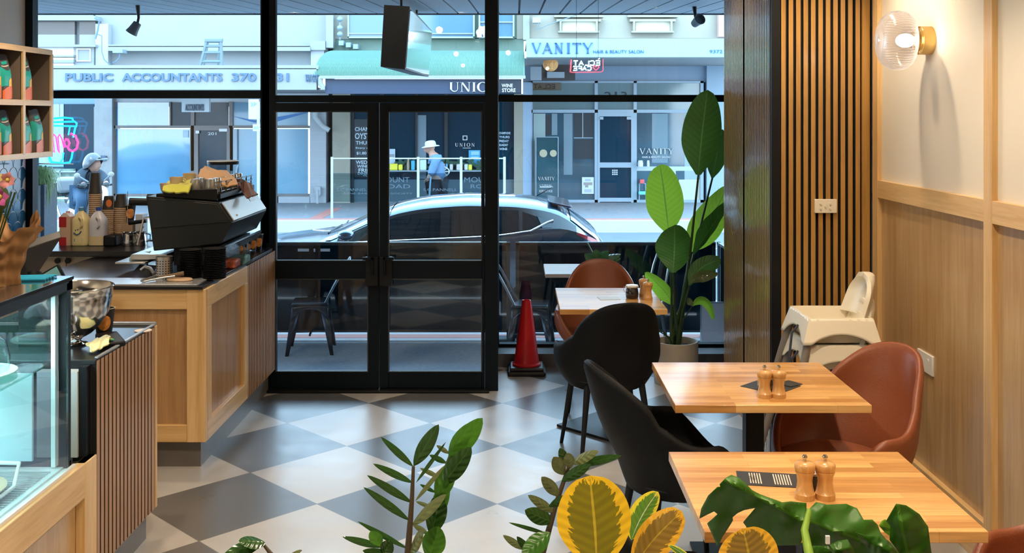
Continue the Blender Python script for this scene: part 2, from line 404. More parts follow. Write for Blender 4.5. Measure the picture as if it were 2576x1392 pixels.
# projecting door portal
po = sroot('trim_2', 'black door portal with returns at both sides', (-.9, YD, 0))
m = MB()
m.box(-.184, -.172, YD+.05, YW, 0, CZ)
m.build('portal_return', FRAMEB, po)
m = MB()
xl, xr = XX(676,YD), XX(1231,YD)
m.box(-1.70, xl+.045, YD, YD+.05, 0, CZ)
m.box(xr-.03, -.124, YD, YD+.05, 0, CZ)
m.box(xl+.045, xr-.03, YD, YD+.05, 1.915, 1.962)
m.box(xl+.045, xr-.03, YD, YD+.05, CZ-.05, CZ)
m.build('portal_frame', FRAMEB, po, bev=.002)
MB().box(xl-.0, xr, YD-.06, YD+.06, 0, .018).build('threshold', BLACK, po, bev=.004)
MB().box(xl+.045, xr-.03, YD+.02, YD+.026, 1.962, CZ-.05).build('transom_pane', GLASS, po)
# door leaves
def leaf_door(name, label, x0, x1, gx0, gx1, hinge):
    d = sroot(name, label, (x0, YD, 0)); y0, y1 = YD-.005, YD+.045
    z = lambda p: ZZ(p, YD)
    m = MB()
    m.box(x0, gx0, y0, y1, .02, 1.913); m.box(gx1, x1, y0, y1, .02, 1.913)
    m.box(gx0, gx1, y0, y1, .02, z(935)); m.box(gx0, gx1, y0, y1, z(702), z(656)); m.box(gx0, gx1, y0, y1, z(281), 1.913)
    m.build('door_frame', FRAMEB, d, bev=.003)
    m = MB()
    for a, b in ((935,702),(656,281)): m.frame('y', gx0-.003, gx1+.003, z(a)-.003, z(b)+.003, .007, y0-.006, y0)
    m.build('glazing_bead', mat('bead', (.03,.04,.05), .2), d)
    for a, b in ((935,702),(656,281)): MB().box(gx0, gx1, YD+.015, YD+.021, z(a), z(b)).build('pane', GLASS, d)
    hx = x1 if hinge == 'l' else x0
    s = -1 if hinge == 'l' else 1
    MB().box(min(hx+s*.002,hx+s*.085), max(hx+s*.002,hx+s*.085), y0-.03, y0, z(718), z(645)).build('lock_box', BLACK, d, bev=.003)
    m = MB(); m.box(min(hx+s*.03,hx+s*.10), max(hx+s*.03,hx+s*.10), y0-.05, y0-.03, z(652), z(645))
    m.box(min(hx+s*.03,hx+s*.045), max(hx+s*.03,hx+s*.045), y0-.05, y0-.029, z(690), z(645)); m.build('handle', FRAMEB, d, bev=.002)
    return d
g = lambda p: XX(p, YD)
leaf_door('door_1', 'left black glazed door leaf beside the coffee counter', xl+.047, g(953), g(694), g(926), 'l')
leaf_door('door_2', 'right black glazed door leaf beside the traffic cone', g(955), xr-.032, g(978), g(1212), 'r')
# fish scale tile on left wall
T1 = mat('teal_tile', (.02,.09,.16), .12, noise=.5, nscale=6); GR = mat('grout_white', (.75,.75,.74), .7)
sp_ = thing('tiled_splashback', 'dark blue fish scale tile splashback above the coffee counter', 'splashback', (LX+.01, 6.4, 1.01))
MB().box(LX+.001, LX+.006, 5.6, YL-.005, 1.0, 1.60).build('grout', GR, sp_)
m = MB(); r = .062; rowi = 0; z = 1.56; vz = 1.15; g_ = .93
while z > .98:
    yy = 5.66 + (r if rowi % 2 else 0)
    while yy < YL-.01:
        pts = [(r*math.cos(a), r*math.sin(a)) for a in [PI*q/10 for q in range(11)]]
        pts += [(-r+r*math.cos(a), -r+r*math.sin(a)) for a in [PI/2-PI/2*q/6 for q in range(1,6)]]
        pts += [(0,-r)] + [(r+r*math.cos(a), -r+r*math.sin(a)) for a in [PI-PI/2*q/6 for q in range(1,6)]]
        pts = [(yy+a*g_, z+(b+.1*r)*vz*g_) for a, b in pts]
        pts = [(min(max(a,5.6),YL-.006), min(max(b,1.005),1.595)) for a, b in pts]
        m.prism(pts, LX+.005, LX+.009, 'x'); yy += 2*r
    z -= r*vz; rowi += 1
m.build('tile', T1, sp_, smooth=0)

# ---------------------------------------------------------------- ROOM LIGHTS
BULB = mat('bulb', (1,.85,.6), .4, emit=28, ecol=(1,.80,.52))
def lamp(kind, loc, energy, color=(1,.79,.56), size=.05, rot=None, ang=None, blend=.6, parent=None):
    l = bpy.data.lights.new('lamp', kind); l.energy = energy; l.color = color
    if kind in ('POINT','SPOT'): l.shadow_soft_size = size
    if kind == 'SPOT': l.spot_size = ang; l.spot_blend = blend
    o = bpy.data.objects.new('lamp_light', l); COL.objects.link(o)
    o.location = Vector(loc) - (parent.location if parent else Vector((0,0,0)))
    if rot: o.rotation_euler = rot
    if parent: o.parent = parent
    return o
dl0 = thing('ceiling_downlight', 'round ceiling downlight above the cafe floor', 'ceiling light', (0,0,0), 'ceiling downlights out of view')
MB().lathe([(.0,0),(.06,0),(.06,-.012),(.048,-.014),(.045,-.004),(0,-.004)], n=20).build('trim_ring', WHITEPL, dl0)
MB().lathe([(0,-.006),(.044,-.006)], n=20).build('diffuser', BULB, dl0)
spots = [(1.45,4.9,18), (1.0,3.6,26), (.95,2.2,30), (-.6,4.6,7), (-.6,2.6,22), (.3,.6,30), (-1.7,4.0,20), (-2.3,5.6,20), (-2.4,2.6,26), (-1.2,.4,24), (-.6,-1.8,24), (1.0,-1.8,24), (.9,6.2,5)]
for i, (x, y, e) in enumerate(spots):
    o = dl0 if i == 0 else dup(dl0, (x,y,CZ)); o.location = (x,y,CZ)
for i, (x, y, e) in enumerate(spots):
    lamp('SPOT', (x,y,CZ-.03), e*2.6, ang=math.radians(125), size=.04)
# bare round pendants (their reflections hang in the upper glass)
pd0 = thing('globe_pendant', 'small round pendant lamp hanging from the ceiling', 'pendant lamp', (0,0,0), 'round pendants out of view')
MB().tube([(0,0,.03),(0,0,.25)], .004).build('cord', BLACK, pd0)
MB().ell((0,0,0), (.035,.035,.035)).build('globe', BULB, pd0)
for i, (x, y, z) in enumerate([(-.79,3.2,2.7),(-.86,-.9,2.7),(-.94,-4.3,2.7),(-.12,1.14,2.7),(.57,-3.7,2.7)]):
    o = pd0 if i == 0 else dup(pd0, (x,y,z)); o.location = (x,y,z)
# ---------------------------------------------------------------- WALL FITTINGS
sc_ = thing('wall_sconce', 'ribbed clear glass globe wall lamp on brass base', 'wall lamp', (RX, 4.76, 2.175))
MB().lathe([(.0,.0),(.066,.0),(.066,-.055),(.050,-.058),(.047,-.078),(.0,-.078)], (RX+.012,4.76,2.175), 28, 'x').build('wall_mount', BRASS, sc_, bev=.001)
def ribg():
    m, t, b = _new('ribbed_glass'); t.nodes.remove(b)
    out = t.nodes['Material Output']; tr = t.nodes.new('ShaderNodeBsdfTransparent'); gl = t.nodes.new('ShaderNodeBsdfGlossy'); tl = t.nodes.new('ShaderNodeBsdfTranslucent')
    lw = t.nodes.new('ShaderNodeLayerWeight'); lw.inputs['Blend'].default_value = .60
    tr.inputs['Color'].default_value = (.80,.78,.79,1); gl.inputs['Roughness'].default_value = .12; tl.inputs['Color'].default_value = (.55,.5,.47,1)
    m1 = t.nodes.new('ShaderNodeMixShader'); m1.inputs[0].default_value = .55; t.links.new(gl.outputs[0], m1.inputs[1]); t.links.new(tl.outputs[0], m1.inputs[2])
    m2 = t.nodes.new('ShaderNodeMixShader'); t.links.new(lw.outputs['Facing'], m2.inputs[0]); t.links.new(tr.outputs[0], m2.inputs[1]); t.links.new(m1.outputs[0], m2.inputs[2]); t.links.new(m2.outputs[0], out.inputs['Surface'])
    return m
pr = [(.045,-.078),(.075,-.082),(.115,-.098),(.132,-.125),(.136,-.155),(.132,-.185),(.112,-.215),(.075,-.235),(.035,-.240),(.018,-.236),(0,-.232)]
MB().lathe(pr, (RX+.012,4.76,2.175), 180, 'x', rib=.018, ribn=60).build('glass_shade', ribg(), sc_, smooth=80)
MB().ell((RX-.105,4.76,2.175), (.045,.032,.032)).build('bulb', mat('sconce_bulb',(1,.95,.9),.4,emit=9,ecol=(1,.93,.82)), sc_)
MB().tube([(RX-.02,4.76,2.175),(RX-.08,4.76,2.175)], .016).build('lamp_holder', BRASS, sc_)
lamp('POINT', (RX-.105,4.70,2.175), .7, (1,.9,.75), .04, parent=sc_)
so = thing('wall_socket', 'white double socket plate on the oak slats', 'socket', (XX(2076,5.5), 5.5, ZZ(536,5.5)))
MB().box(XX(2048,5.5), XX(2104,5.5), 5.488, 5.503, ZZ(536,5.5), ZZ(501,5.5)).build('face_plate', CREAMPL, so, bev=.003)
m = MB()
for a, b in ((2065,513),(2065,525),(2077,519),(2089,513),(2089,525)): m.lathe([(0,0),(.006,0),(.006,.004),(0,.004)], P(a,b,5.484), 12, 'y')
m.build('switch', CREAMPL, so)
so = thing('wall_socket', 'white double socket plate low on the oak panel behind brown chair', 'socket', (RX, 4.80, ZZ(930,4.80)))
MB().box(RX+.003, RX+.014, 4.72, 4.90, ZZ(938,4.8), ZZ(888,4.8)).build('face_plate', WHITEPL, so, bev=.003)
m = MB()
for yy in (4.76,4.85): m.box(RX-.001, RX+.004, yy, yy+.012, ZZ(905,4.8), ZZ(900,4.8))
m.build('switch', WHITEPL, so)

# ---------------------------------------------------------------- TABLES
def table(x0, x1, y0, y1, label, gp, plate_rot=0, cx=None, cy=None):
    cx = cx or (x0+x1)/2; cy = cy or (y0+y1)/2
    t = thing('cafe_table', label, 'table', (cx,cy,0), gp)
    MB().box(x0, x1, y0, y1, .72, .75).build('tabletop', BUTCH, t, bev=.002)
    MB().box(cx-.18, cx+.18, cy-.18, cy+.18, .708, .72).build('mounting_plate', BLACK, t)
    MB().box(cx-.036, cx+.036, cy-.036, cy+.036, .014, .71).build('column', BLACK, t, bev=.003)
    MB().obox((cx,cy,.008), (.44,.44,.014), (0,0,plate_rot)).build('base_plate', BLACK, t, bev=.002)
    return t
GT = 'butcher block cafe tables along the wall'
table(.487, 1.223, 2.67, 3.305, 'butcher block cafe table nearest the front, behind the monstera leaves', GT)
table(.590, 1.322, 3.835, 4.50, 'butcher block cafe table between black chair and brown chair', GT)
table(.240, .838, 5.725, 6.44, 'small square butcher block table nearest the front window', GT, PI/4, .545, 6.05)

# ---------------------------------------------------------------- TUB CHAIRS
def sm(a, b, x): t = min(1, max(0, (x-a)/(b-a))); return t*t*(3-2*t)
def tub_chair(name, label, gp, lm):
    t = thing(name, label, 'chair', (0,0,0), gp)
    TH = math.radians(152)
    def top(a):
        a = abs(math.degrees(a))
        dome = .222*max(0, 1-(min(a,59)/59)**2.2)**.62
        arm = .640 - .045*sm(56,92,a) - .140*sm(104,152,a)
        return arm + dome + .030*math.exp(-((a-60)/10)**2)
    def S(a, q, off):
        # q 0 at bottom centre, 1 at top lip; off = inward offset
        zt = top(a); cb = max(0, math.cos(a))
        rx, ry = .292, .275
        if q < .28:
            u = q/.28; r = .55+.30*u; z = .355 + .025*u*u
            r = .2+.52*u
        else:
            u = (q-.28)/.72; z = .38+(zt-.38)*u**1.05; r = .72+.28*math.sin(min(1,u*1.35)*PI/2)
        hh = max(0, z-.50)
        lean = .28*hh*cb
        inw = 1 - .35*hh*sm(.2,1.2,abs(a))*sm(1.75,.9,abs(a))
        x = (rx*r*inw-off)*math.sin(a); y = -(ry*r-off)*math.cos(a)
        if math.cos(a) < 0: y = -(ry*r*.95-off)*math.cos(a)
        y -= lean
        return Vector((x, y, z))
    NU, NV = 60, 16
    def fo(u, v): return S((u*2-1)*TH, v, 0)
    def fi(u, v):
        a = (u*2-1)*TH; p = S(a, v, .034); 
        if v > .999: p.z -= .006
        return p
    def shell(u, v):
        a = (u*2-1)*TH
        if v < .46: return S(a, v/.46, 0)
        if v < .54:
            k = (v-.46)/.08; p = S(a,1,0).lerp(S(a,1,.034), k); p.z += .012*math.sin(k*PI); return p
        return S(a, 1-(v-.54)/.46*.72, .034)
    m = MB(); m.grid(shell, NU, 38); m.build('shell', lm, t, smooth=60)
    # bottom pan closing the underside
    MB().lathe([(0,.352),(.11,.352),(.19,.372),(.20,.40),(.19,.41),(0,.41)], n=28, sy=.97).build('seat_pan', lm, t)
    def cush(u, v):
        a = u*2*PI; r = v
        ex = 2.6; c, s_ = math.cos(a), math.sin(a)
        k = 1/((abs(c)**ex+abs(s_)**ex)**(1/ex))
        x = .235*k*c*r; y = .235*k*s_*r+.035
        if y > .2: y = .2+(y-.2)*.9
        z = .468 - .05*max(0,r-.82)**1.5*12*.35 - (.03 if r > .999 else 0) - .012*math.exp(-(x*x+y*y)/.02)
        return Vector((x,y,z))
    m = MB(); m.grid(cush, 40, 12); m.lathe([(.20,.40),(.228,.405),(.235,.43)], (0,.035,0), 28); m.build('seat', lm, t, smooth=70)
    for sx in (-1,1):
        for sy in (-1,1):
            mm = MB(); mm.tube([(sx*.15, sy*.14+.01, .40), (sx*.20, sy*.195+.01, .0)], [.019,.010], 12); mm.build('leg', BLACK, t)
    return t
GB = 'black tub chairs'; GN = 'brown tub chairs'
chb = tub_chair('tub_chair', 'black leather tub chair seen from behind at the window table', GB, LEATHB)
chb.location = (.49, 5.60, 0); chb.rotation_euler = (0,0,math.radians(13))
dup(chb, (.63,4.06,0), math.radians(-79), 'black leather tub chair seen side on, facing the middle table')
dup(chb, (.52,2.62,0), math.radians(-70), 'black leather tub chair at the bottom, mostly hidden behind yellow leaves')
chn = tub_chair('tub_chair', 'brown leather tub chair facing the camera behind the window table', GN, LEATHN)
chn.location = (.53, 6.52, 0); chn.rotation_euler = (0,0,math.radians(176))
dup(chn, (1.31,4.14,0), math.radians(122), 'brown leather tub chair between middle table and oak wall')
dup(chn, (1.50,2.78,0), math.radians(100), 'brown leather tub chair cut off at the right edge of the picture')

# ---------------------------------------------------------------- TABLEWARE
MILLW = wood('mill_wood', (.50,.26,.08), (.64,.36,.13), 'z', 3, .3, .4)
mill = thing('pepper_mill', 'left wooden pepper mill with metal knob on the nearest table', 'pepper mill', (0,0,0), 'wooden salt and pepper mills')
MB().lathe([(0,0),(.026,0),(.0265,.014),(.0265,.020),(.0245,.022),(.021,.045),(.0195,.060),(.021,.078),(.0255,.092),(.0255,.096)], n=28).build('body', MILLW, mill)
MB().lathe([(.0245,.0965),(.0255,.098),(.0275,.108),(.0270,.118),(.022,.125),(.010,.129),(0,.130)], n=28).build('head', MILLW, mill)
MB().lathe([(0,.128),(.0045,.128),(.004,.134),(.006,.139),(.0072,.144),(.005,.150),(0,.151)], n=16).build('knob', STEEL, mill)
mill.scale = (1.06,1.06,.82)
T1y = 2.96
mx = lambda px, Y: XX(px, Y)
mill.location = (mx(2010,T1y), 2.90, .75)
dup(mill, (mx(2060,T1y), 2.90, .75), .3, 'right wooden pepper mill with metal knob on the nearest table')
dup(mill, (mx(1917,3.98), 3.94, .75), .2, 'left wooden pepper mill with metal knob on the middle table')
dup(mill, (mx(1952,3.98), 3.94, .75), .5, 'right wooden pepper mill with metal knob on the middle table')
dup(mill, (mx(1628,6.05), 6.02, .75), .2, 'front wooden pepper mill beside the sugar jar on the window table')
dup(mill, (mx(1616,6.2), 6.14, .75), .2, 'rear wooden pepper mill half hidden behind the other on window table')
DKG = mat('dark_jar', (.02,.018,.018), .1, coat=.6)
def jar(label, loc):
    t = thing('clip_jar', label, 'jar', (0,0,0), 'small clip top sugar jars')
    MB().lathe([(0,0),(.028,0),(.032,.006),(.034,.025),(.031,.045),(.027,.052),(.030,.056)], n=24).build('jar_body', DKG, t)
    MB().lathe([(.0,.058),(.032,.058),(.034,.062),(.031,.068),(.012,.071),(0,.0715)], n=24).build('lid', mat('clear_lid',(.7,.72,.74),.15), t)
    MB().tube([(-.034,0,.055),(-.042,0,.062),(-.043,0,.04),(-.037,0,.03)], .0018, 6).tube([(.034*math.cos(a),.034*math.sin(a),.056) for a in [2*PI*q/20 for q in range(20)]], .0016, 6, closed=True).build('wire_clip', STEEL, t)
    t.location = loc; return t
j = jar('dark clip top sugar jar on the window table', (mx(1589,6.1), 6.08, .75)); j.scale = (1.15,1.15,1.15)
dup(j, (mx(1914,4.12), 4.03, .75), .5, 'dark clip top sugar jar behind the mills on the middle table', scale=(1,1,.95))
dup(j, (mx(2033,3.0), 2.975, .75), .5, 'dark clip top sugar jar behind the mills on the nearest table', scale=(.9,.9,.85))
CARD = mat('card_dark', (.035,.038,.042), .35)
def card(label, c, sz, rot, lines=False, cm=None):
    t = thing('menu_card', label, 'card', (c[0],c[1],.75), None)
    o = MB().box(-sz[0]/2,sz[0]/2,-sz[1]/2,sz[1]/2,.0005,.0025); 
    me = o.build('sheet', cm or CARD, None); me.parent = t; me.location = (0,0,0)
    if lines:
        m = MB(); 
        for gx in (-.012, .058):
            for k in range(5 if gx < 0 else 7): m.box(gx+k*.0075-.018, gx+k*.0075-.0145, -sz[1]*.38, sz[1]*.38, .0026, .0029)
        q = m.build('printed_text', mat('card_print',(.6,.55,.48),.6), None); q.parent = t; q.location = (0,0,.0026)
        m = MB(); m.text('MENU', -.052-.008, -.052+.008, -.02, .02, 0, .0003)
        me2 = m
        m2 = MB(); 
        # rotate letters to run along the card's short side
        vv = [(-.05+(b_[2])*.5, b_[0]*2.2+.11, .0029) for b_ in m.v]; m2.v = vv; m2.f = m.f
        q = m2.build('title', mat('card_teal',(.02,.33,.36),.5), None); q.parent = t; q.location = (-.05, 0, .0029)
    t.rotation_euler = (0,0,rot); return t
card('dark menu card with printed lines on the nearest table', (mx(1943,3.02), 3.05), (.19,.115), math.radians(-9), True)
card('dark coaster card under the mills on middle table', (mx(1935,4.12), 4.10), (.17,.17), math.radians(45))
c2 = card('dark folded card poking out right of the mills on middle table', (mx(1985,4.14), 4.13), (.07,.07), math.radians(35)); c2.location.z = .753
card('white napkin paper lying on the window table', (mx(1532,6.05), 6.07), (.12,.10), math.radians(8), cm=mat('napkin_blue',(.62,.74,.85),.5))

# ---------------------------------------------------------------- TRAFFIC CONE
cn = thing('traffic_cone', 'red traffic cone on a black base beside the door', 'traffic cone', (.07,7.33,0))
RED = mat('cone_red', (.62,.012,.018), .38)
MB().box(-.065,.205,7.20,7.46,0,.032).build('base', mat('rubber',(.012,.012,.013),.5), cn, bev=.012)
MB().box(-.05,.19,7.215,7.445,.030,.055).build('base_step', mat('rubber_step',(.02,.02,.022),.45), cn, bev=.01)
MB().lathe([(.100,.052),(.102,.066),(.090,.075),(.086,.10),(.060,.30),(.034,.50),(.030,.515),(.024,.512),(.026,.49)], (.07,7.33,0), 36).build('cone', RED, cn)

# ---------------------------------------------------------------- HIGH CHAIRS
hc = thing('high_chair', 'white plastic high chair with grey legs, upper one of the stack', 'high chair', (0,0,0), 'stacked high chairs')
def hc_side(m, a, b, A, B, arch, flip):
    # a,b top corners; A,B bottom corners
    a, b, A, B = map(Vector, (a,b,A,B))
    def f(u, v):
        t_ = a.lerp(b, u); bt = A.lerp(B, u)
        k = math.sin(PI*min(1,max(0,(u-.12)/.76)))**.6 if .12 < u < .88 else 0
        bt = bt.lerp(t_, arch*k)
        return t_.lerp(bt, v)
    m.grid(f, 24, 8)
z0 = .750; zb = .635
T_ = [(-.150,-.166,z0),(.150,-.166,z0),(.150,.166,z0),(-.150,.166,z0)]; B_ = [(-.188,-.205,zb),(.175,-.205,zb),(.175,.205,zb),(-.188,.205,zb-.01)]
m = MB()
for i, ar in enumerate((.40,.3,.40,.50)): hc_side(m, T_[i], T_[(i+1)%4], B_[i], B_[(i+1)%4], ar, 0)
# rim and basin
ins = [(-.138,-.150),(.140,-.150),(.140,.150),(-.138,.150)]
def basin(u, v):
    k = u*4; i = int(k)%4; f = k-int(k)
    if u >= 1: i, f = 0, 0
    a = Vector(T_[i]).lerp(Vector(T_[(i+1)%4]), f); q = Vector((*ins[i],0)).lerp(Vector((*ins[(i+1)%4],0)), f)
    q1 = Vector((q.x, q.y, z0)); q2 = Vector((q.x*.9, q.y*.9, z0-.12)); q3 = Vector((0,0,z0-.13))
    if v <= .25: return a.lerp(q1, v/.25)
    if v <= .7: return q1.lerp(q2, (v-.25)/.45)
    return q2.lerp(q3, (v-.7)/.3)
m.grid(basin, 32, 16)
o = m.build('seat_shell', CREAMPL, hc, smooth=50, weld=True); md = o.modifiers.new('s','SOLIDIFY'); md.thickness = .004; md.offset = 0
def back(u, v):
    w_ = .140*(1-.10*v)*(math.sqrt(max(0,1-max(0,(v-.45)/.55)**2.3)))
    y = (u*2-1)*w_
    x = .138 + .055*v - .05*abs(u*2-1)**2.2*(1-.2*v)
    return Vector((x, y, z0-.012+v*.187))
m = MB(); m.grid(back, 20, 22); o = m.build('backrest', CREAMPL, hc, smooth=60); md = o.modifiers.new('s','SOLIDIFY'); md.thickness = .022; md = o.modifiers.new('b','BEVEL'); md.width = .006; md.segments = 3; md.limit_method = 'ANGLE'
for sx, sy in ((-1,-1),(-1,1),(1,-1),(1,1)):
    mm = MB(); mm.tube([(sx*.146-.003, sy*.162, zb+.05), (sx*.30-.01, sy*.30, -.0)], .019, 12); mm.build('leg', GREYLEG, hc)
MB().tube([(-.17,-.05,.70),(-.20,-.045,.66),(-.215,-.06,.56),(-.21,-.055,.48)], .006, 6).build('strap', mat('strap_blue',(.05,.06,.09),.7), hc)
hc.location = (1.52, 4.99, .125)
dup(hc, (1.52, 4.99, 0), 0, 'white plastic high chair with grey legs, lower one of the stack')
# ---------------------------------------------------------------- COUNTERS (left)
WORKT = mat('worktop_black', (.012,.012,.014), .28)
KICK = mat('kick_tile', (.16,.15,.14), .35, noise=.1)
CX1 = -1.60
ec = thing('coffee_counter', 'oak panelled coffee counter with pine frame and slatted end', 'counter', (-2.1, 5.9, 0))
ZB, ZT_ = .146, .934
MB().box(-2.60, CX1-.03, 5.33, 6.82, ZB, ZT_-.01).build('carcass', OAKD, ec)
m = MB()   # front frame, facing camera
split_boxes('front_rail', [(-2.60, CX1-.096, 5.30, 5.335, .83, ZT_),(-2.60, CX1-.096, 5.30, 5.335, ZB, .235)], PINEX, ec, .003)
MB().box(CX1-.098, CX1, 5.298, 5.336, ZB, ZT_).build('corner_stile', PINE, ec, bev=.003)
MB().box(-2.6, CX1-.09, 5.318, 5.33, .23, .835).build('front_panel', OAKD, ec)
ys = 6.13
split_boxes('side_rail', [(CX1-.035, CX1+.001, 5.336, ys, .835, ZT_),(CX1-.035, CX1+.001, 5.336, ys, ZB, .245)], PINEH, ec, .003)
split_boxes('side_stile', [(CX1-.035, CX1+.002, 5.336, 5.40, .244, .836),(CX1-.035, CX1+.002, ys-.075, ys, .244, .836)], PINE, ec, .003)
MB().box(CX1-.035, CX1-.022, 5.39, ys-.07, .24, .84).build('side_panel', OAKD, ec)
MB().box(CX1-.035, CX1-.02, ys, 6.822, ZB, ZT_).build('felt_backing', FELT, ec)
m = MB(); mc_ = MB(); y = ys+.012
while y < 6.80: m.box(CX1-.002, CX1, y, y+.024, ZB, ZT_); mc_.box(CX1-.022, CX1-.002, y, y+.024, ZB, ZT_); y += .0385
m.build('slats', SLATC, ec); mc_.build('slat_core', FELT, ec)
MB().box(-2.60, CX1-.045, 5.365, 6.82, 0, ZB).build('kickboard', KICK, ec)
MB().box(-2.62, CX1-.012, 5.285, 6.822, ZT_, ZT_+.018).build('worktop', WORKT, ec, bev=.002)
ft = thing('drip_mat', 'long pale steel mat along the front of the coffee counter', 'mat', (-1.95,5.45,ZT_+.018))
MB().box(-2.45, -1.64, 5.29, 5.50, ZT_+.0185, ZT_+.028).build('mat_sheet', mat('mat_steel',(.5,.52,.55),.25,.6), ft, bev=.002)
# near counter (cash end) with slats
nc = thing('till_counter', 'slatted till counter end with dark worktop beside the glass case', 'counter', (-2.0, 4.1, 0))
NX = -1.566
MB().box(-2.5, NX-.022, 3.84, 4.47, .128, .90).build('carcass', FELT, nc)
m = MB(); mc_ = MB(); y = 3.845
while y < 4.46: m.box(NX-.002, NX, y, y+.0255, .128, .912); mc_.box(NX-.023, NX-.002, y, y+.0255, .128, .912); y += .0385
m.build('slats', SLATC, nc); mc_.build('slat_core', FELT, nc)
MB().box(NX-.03, NX+.001, 4.462, 4.486, .128, .917).build('end_strip', PINE, nc, bev=.001)
MB().box(-2.5, NX-.035, 3.84, 4.45, 0, .128).build('kickboard', KICK, nc)
MB().box(-2.52, NX-.004, 3.84, 4.488, .900, .917).build('worktop', WORKT, nc, bev=.002)
MB().box(-2.52, NX-.004, 4.470, 4.488, .917, .930).box(NX-.016, NX-.002, 3.86, 4.488, .917, .924).build('worktop_lip', mat('lip_grey',(.25,.26,.28),.25), nc, bev=.002)
MB().box(NX-.05, NX-.022, 3.80, 3.84, .57, .90).build('end_post', BLACK, nc)
MB().box(NX-.20, NX-.05, 3.79, 3.835, .57, .885).build('pale_panel', mat('grey_panel',(.42,.41,.38),.6), nc)
# display case base + case
dc = thing('pastry_case', 'black framed glass pastry display case on oak panelled base', 'display case', (-1.95, 2.9, 0))
DX = -1.566; y0, y1 = 1.6, 3.84
MB().box(-2.4, DX-.034, y0, y1, 0.1, .54).build('base_cabinet', OAK, dc)
split_boxes('base_rail', [(DX-.034, DX, y0, y1, .44, .567),(DX-.034, DX, y0, y1, .10, .20)], PINEH, dc, .003)
split_boxes('base_stile', [(DX-.034, DX+.0015, y1-.105, y1, .10, .567),(DX-.034, DX+.0015, 2.45, 2.56, .2, .44)], PINE, dc, .003)
MB().box(-2.4, DX-.05, y0, y1-.02, 0, .10).build('kickboard', KICK, dc)
gx = DX-.028; yc = 3.70
BX = -2.30
m = MB()
m.box(gx-.03, gx, yc-.05, yc-.015, .567, 1.235); m.box(BX, BX+.03, yc-.05, yc-.015, .567, 1.235)
m.box(gx-.03, gx, y0, yc, 1.205, 1.24); m.box(BX, BX+.03, y0, yc, 1.205, 1.24); m.box(BX, gx, yc-.035, yc, 1.205, 1.24)
m.box(BX, gx, yc-.03, yc, .567, .60)
m.build('case_frame', BLACK, dc, bev=.002)
MB().box(gx-.045, gx-.030, yc-.075, yc-.05, .59, 1.20).build('light_strip', mat('strip_white',(.7,.74,.76),.3), dc)
MB().box(gx-.001, gx+.006, y0, yc-.052, .575, 1.205).build('front_glass', CGLASS, dc)
MB().box(BX, gx+.004, y0, yc, 1.241, 1.253).build('top_glass', mat('top_glass',(.03,.035,.04),.04,coat=1), dc, bev=.001)
MB().box(BX, gx-.03, yc-.014, yc-.008, .6, 1.205).build('end_glass', CGLASS, dc)
MB().box(gx-.01, gx+.012, y0, yc, .567, .578).build('sill_strip', mat('sill_white',(.75,.76,.76),.3), dc)
MB().box(BX+.03, gx-.01, y0, yc-.055, .570, .585).build('floor_tray', mat('tray_white',(.62,.66,.68),.3), dc)
m = MB(); y = 2.2
while y < yc-.1: m.box(gx-.25, gx-.03, y, y+.008, .587, .590); y += .02
m.build('vent_grille', mat('grille',(.35,.38,.40),.4), dc)
# inside: pale back wall and glass shelf
MB().box(BX+.03, gx-.10, yc-.10, yc-.088, .62, .925).build('inner_end_panel', mat('panel_pale',(.44,.54,.60),.5), dc)
MB().box(BX+.03, BX+.04, y0, yc-.08, .60, .93).build('rear_panel', mat('panel_white2',(.60,.68,.70),.5), dc)
MB().box(BX+.05, gx-.04, y0, yc-.10, .955, .963).build('shelf', glass('shelf_green_glass',(.72,.90,.84),1.5), dc)
l = bpy.data.lights.new('case_light', 'AREA'); l.shape = 'RECTANGLE'; l.size = .5; l.size_y = 1.6; l.energy = 34; l.color = (.76,.93,1)
lo = bpy.data.objects.new('case_light', l); COL.objects.link(lo); lo.parent = dc; lo.location = (-.0, -.1, 1.198)
MB().box(-2.25,-1.72,y0+.1,yc-.12,1.199,1.204).build('led_bar', mat('led',(.8,.95,1),.4,emit=2.5), dc)
# croissants and plates in the case
CROI = mat('croissant', (.62,.34,.12), .45, noise=.3, nscale=30)
PLATE = mat('plate_wood', (.62,.42,.26), .5)
def croissant(loc, label, rz):
    t = thing('croissant', label, 'pastry', (0,0,0), 'croissants in the case')
    m = MB(); pts = []; rs = []
    for k in range(29):
        u = k/28; a = (u-.5)*2.0
        pts.append((math.sin(a)*.085, -math.cos(a)*.05+.05, .026)); rs.append(max(.004, .033*math.sin(PI*u)**.7*(1+.10*(1 if k%4 < 2 else -1))))
    m.tube(pts, rs, 12); m.build('pastry_roll', CROI, t, smooth=60)
    t.location = loc; t.rotation_euler = (0,0,rz); return t
pl = thing('serving_plate', 'round wooden plate holding croissants in the glass case', 'plate', (-1.80,3.28,.585))
MB().lathe([(0,.0),(.12,.0),(.15,.012),(.152,.016),(.145,.018),(.11,.010),(0,.010)], (-1.80,3.30,.612), 30).build('plate_body', PLATE, pl)
MB().lathe([(0,0),(.10,0),(.10,.026),(0,.026)], (-1.80,3.30,.586), 20).build('plate_foot', PLATE, pl)
croissant((-1.80,3.30,.626), 'golden croissant on the wooden plate, nearest the right', .9)
tg = thing('serving_tray', 'clear tray with raised white rim on the floor of the case', 'tray', (-1.72,3.3,.59))
MB().tube([(-1.65,2.9,.61),(-1.65,3.38,.61),(-1.70,3.52,.64),(-1.95,3.54,.64)], .007, 8).build('tray_rim', WHITEPL, tg)
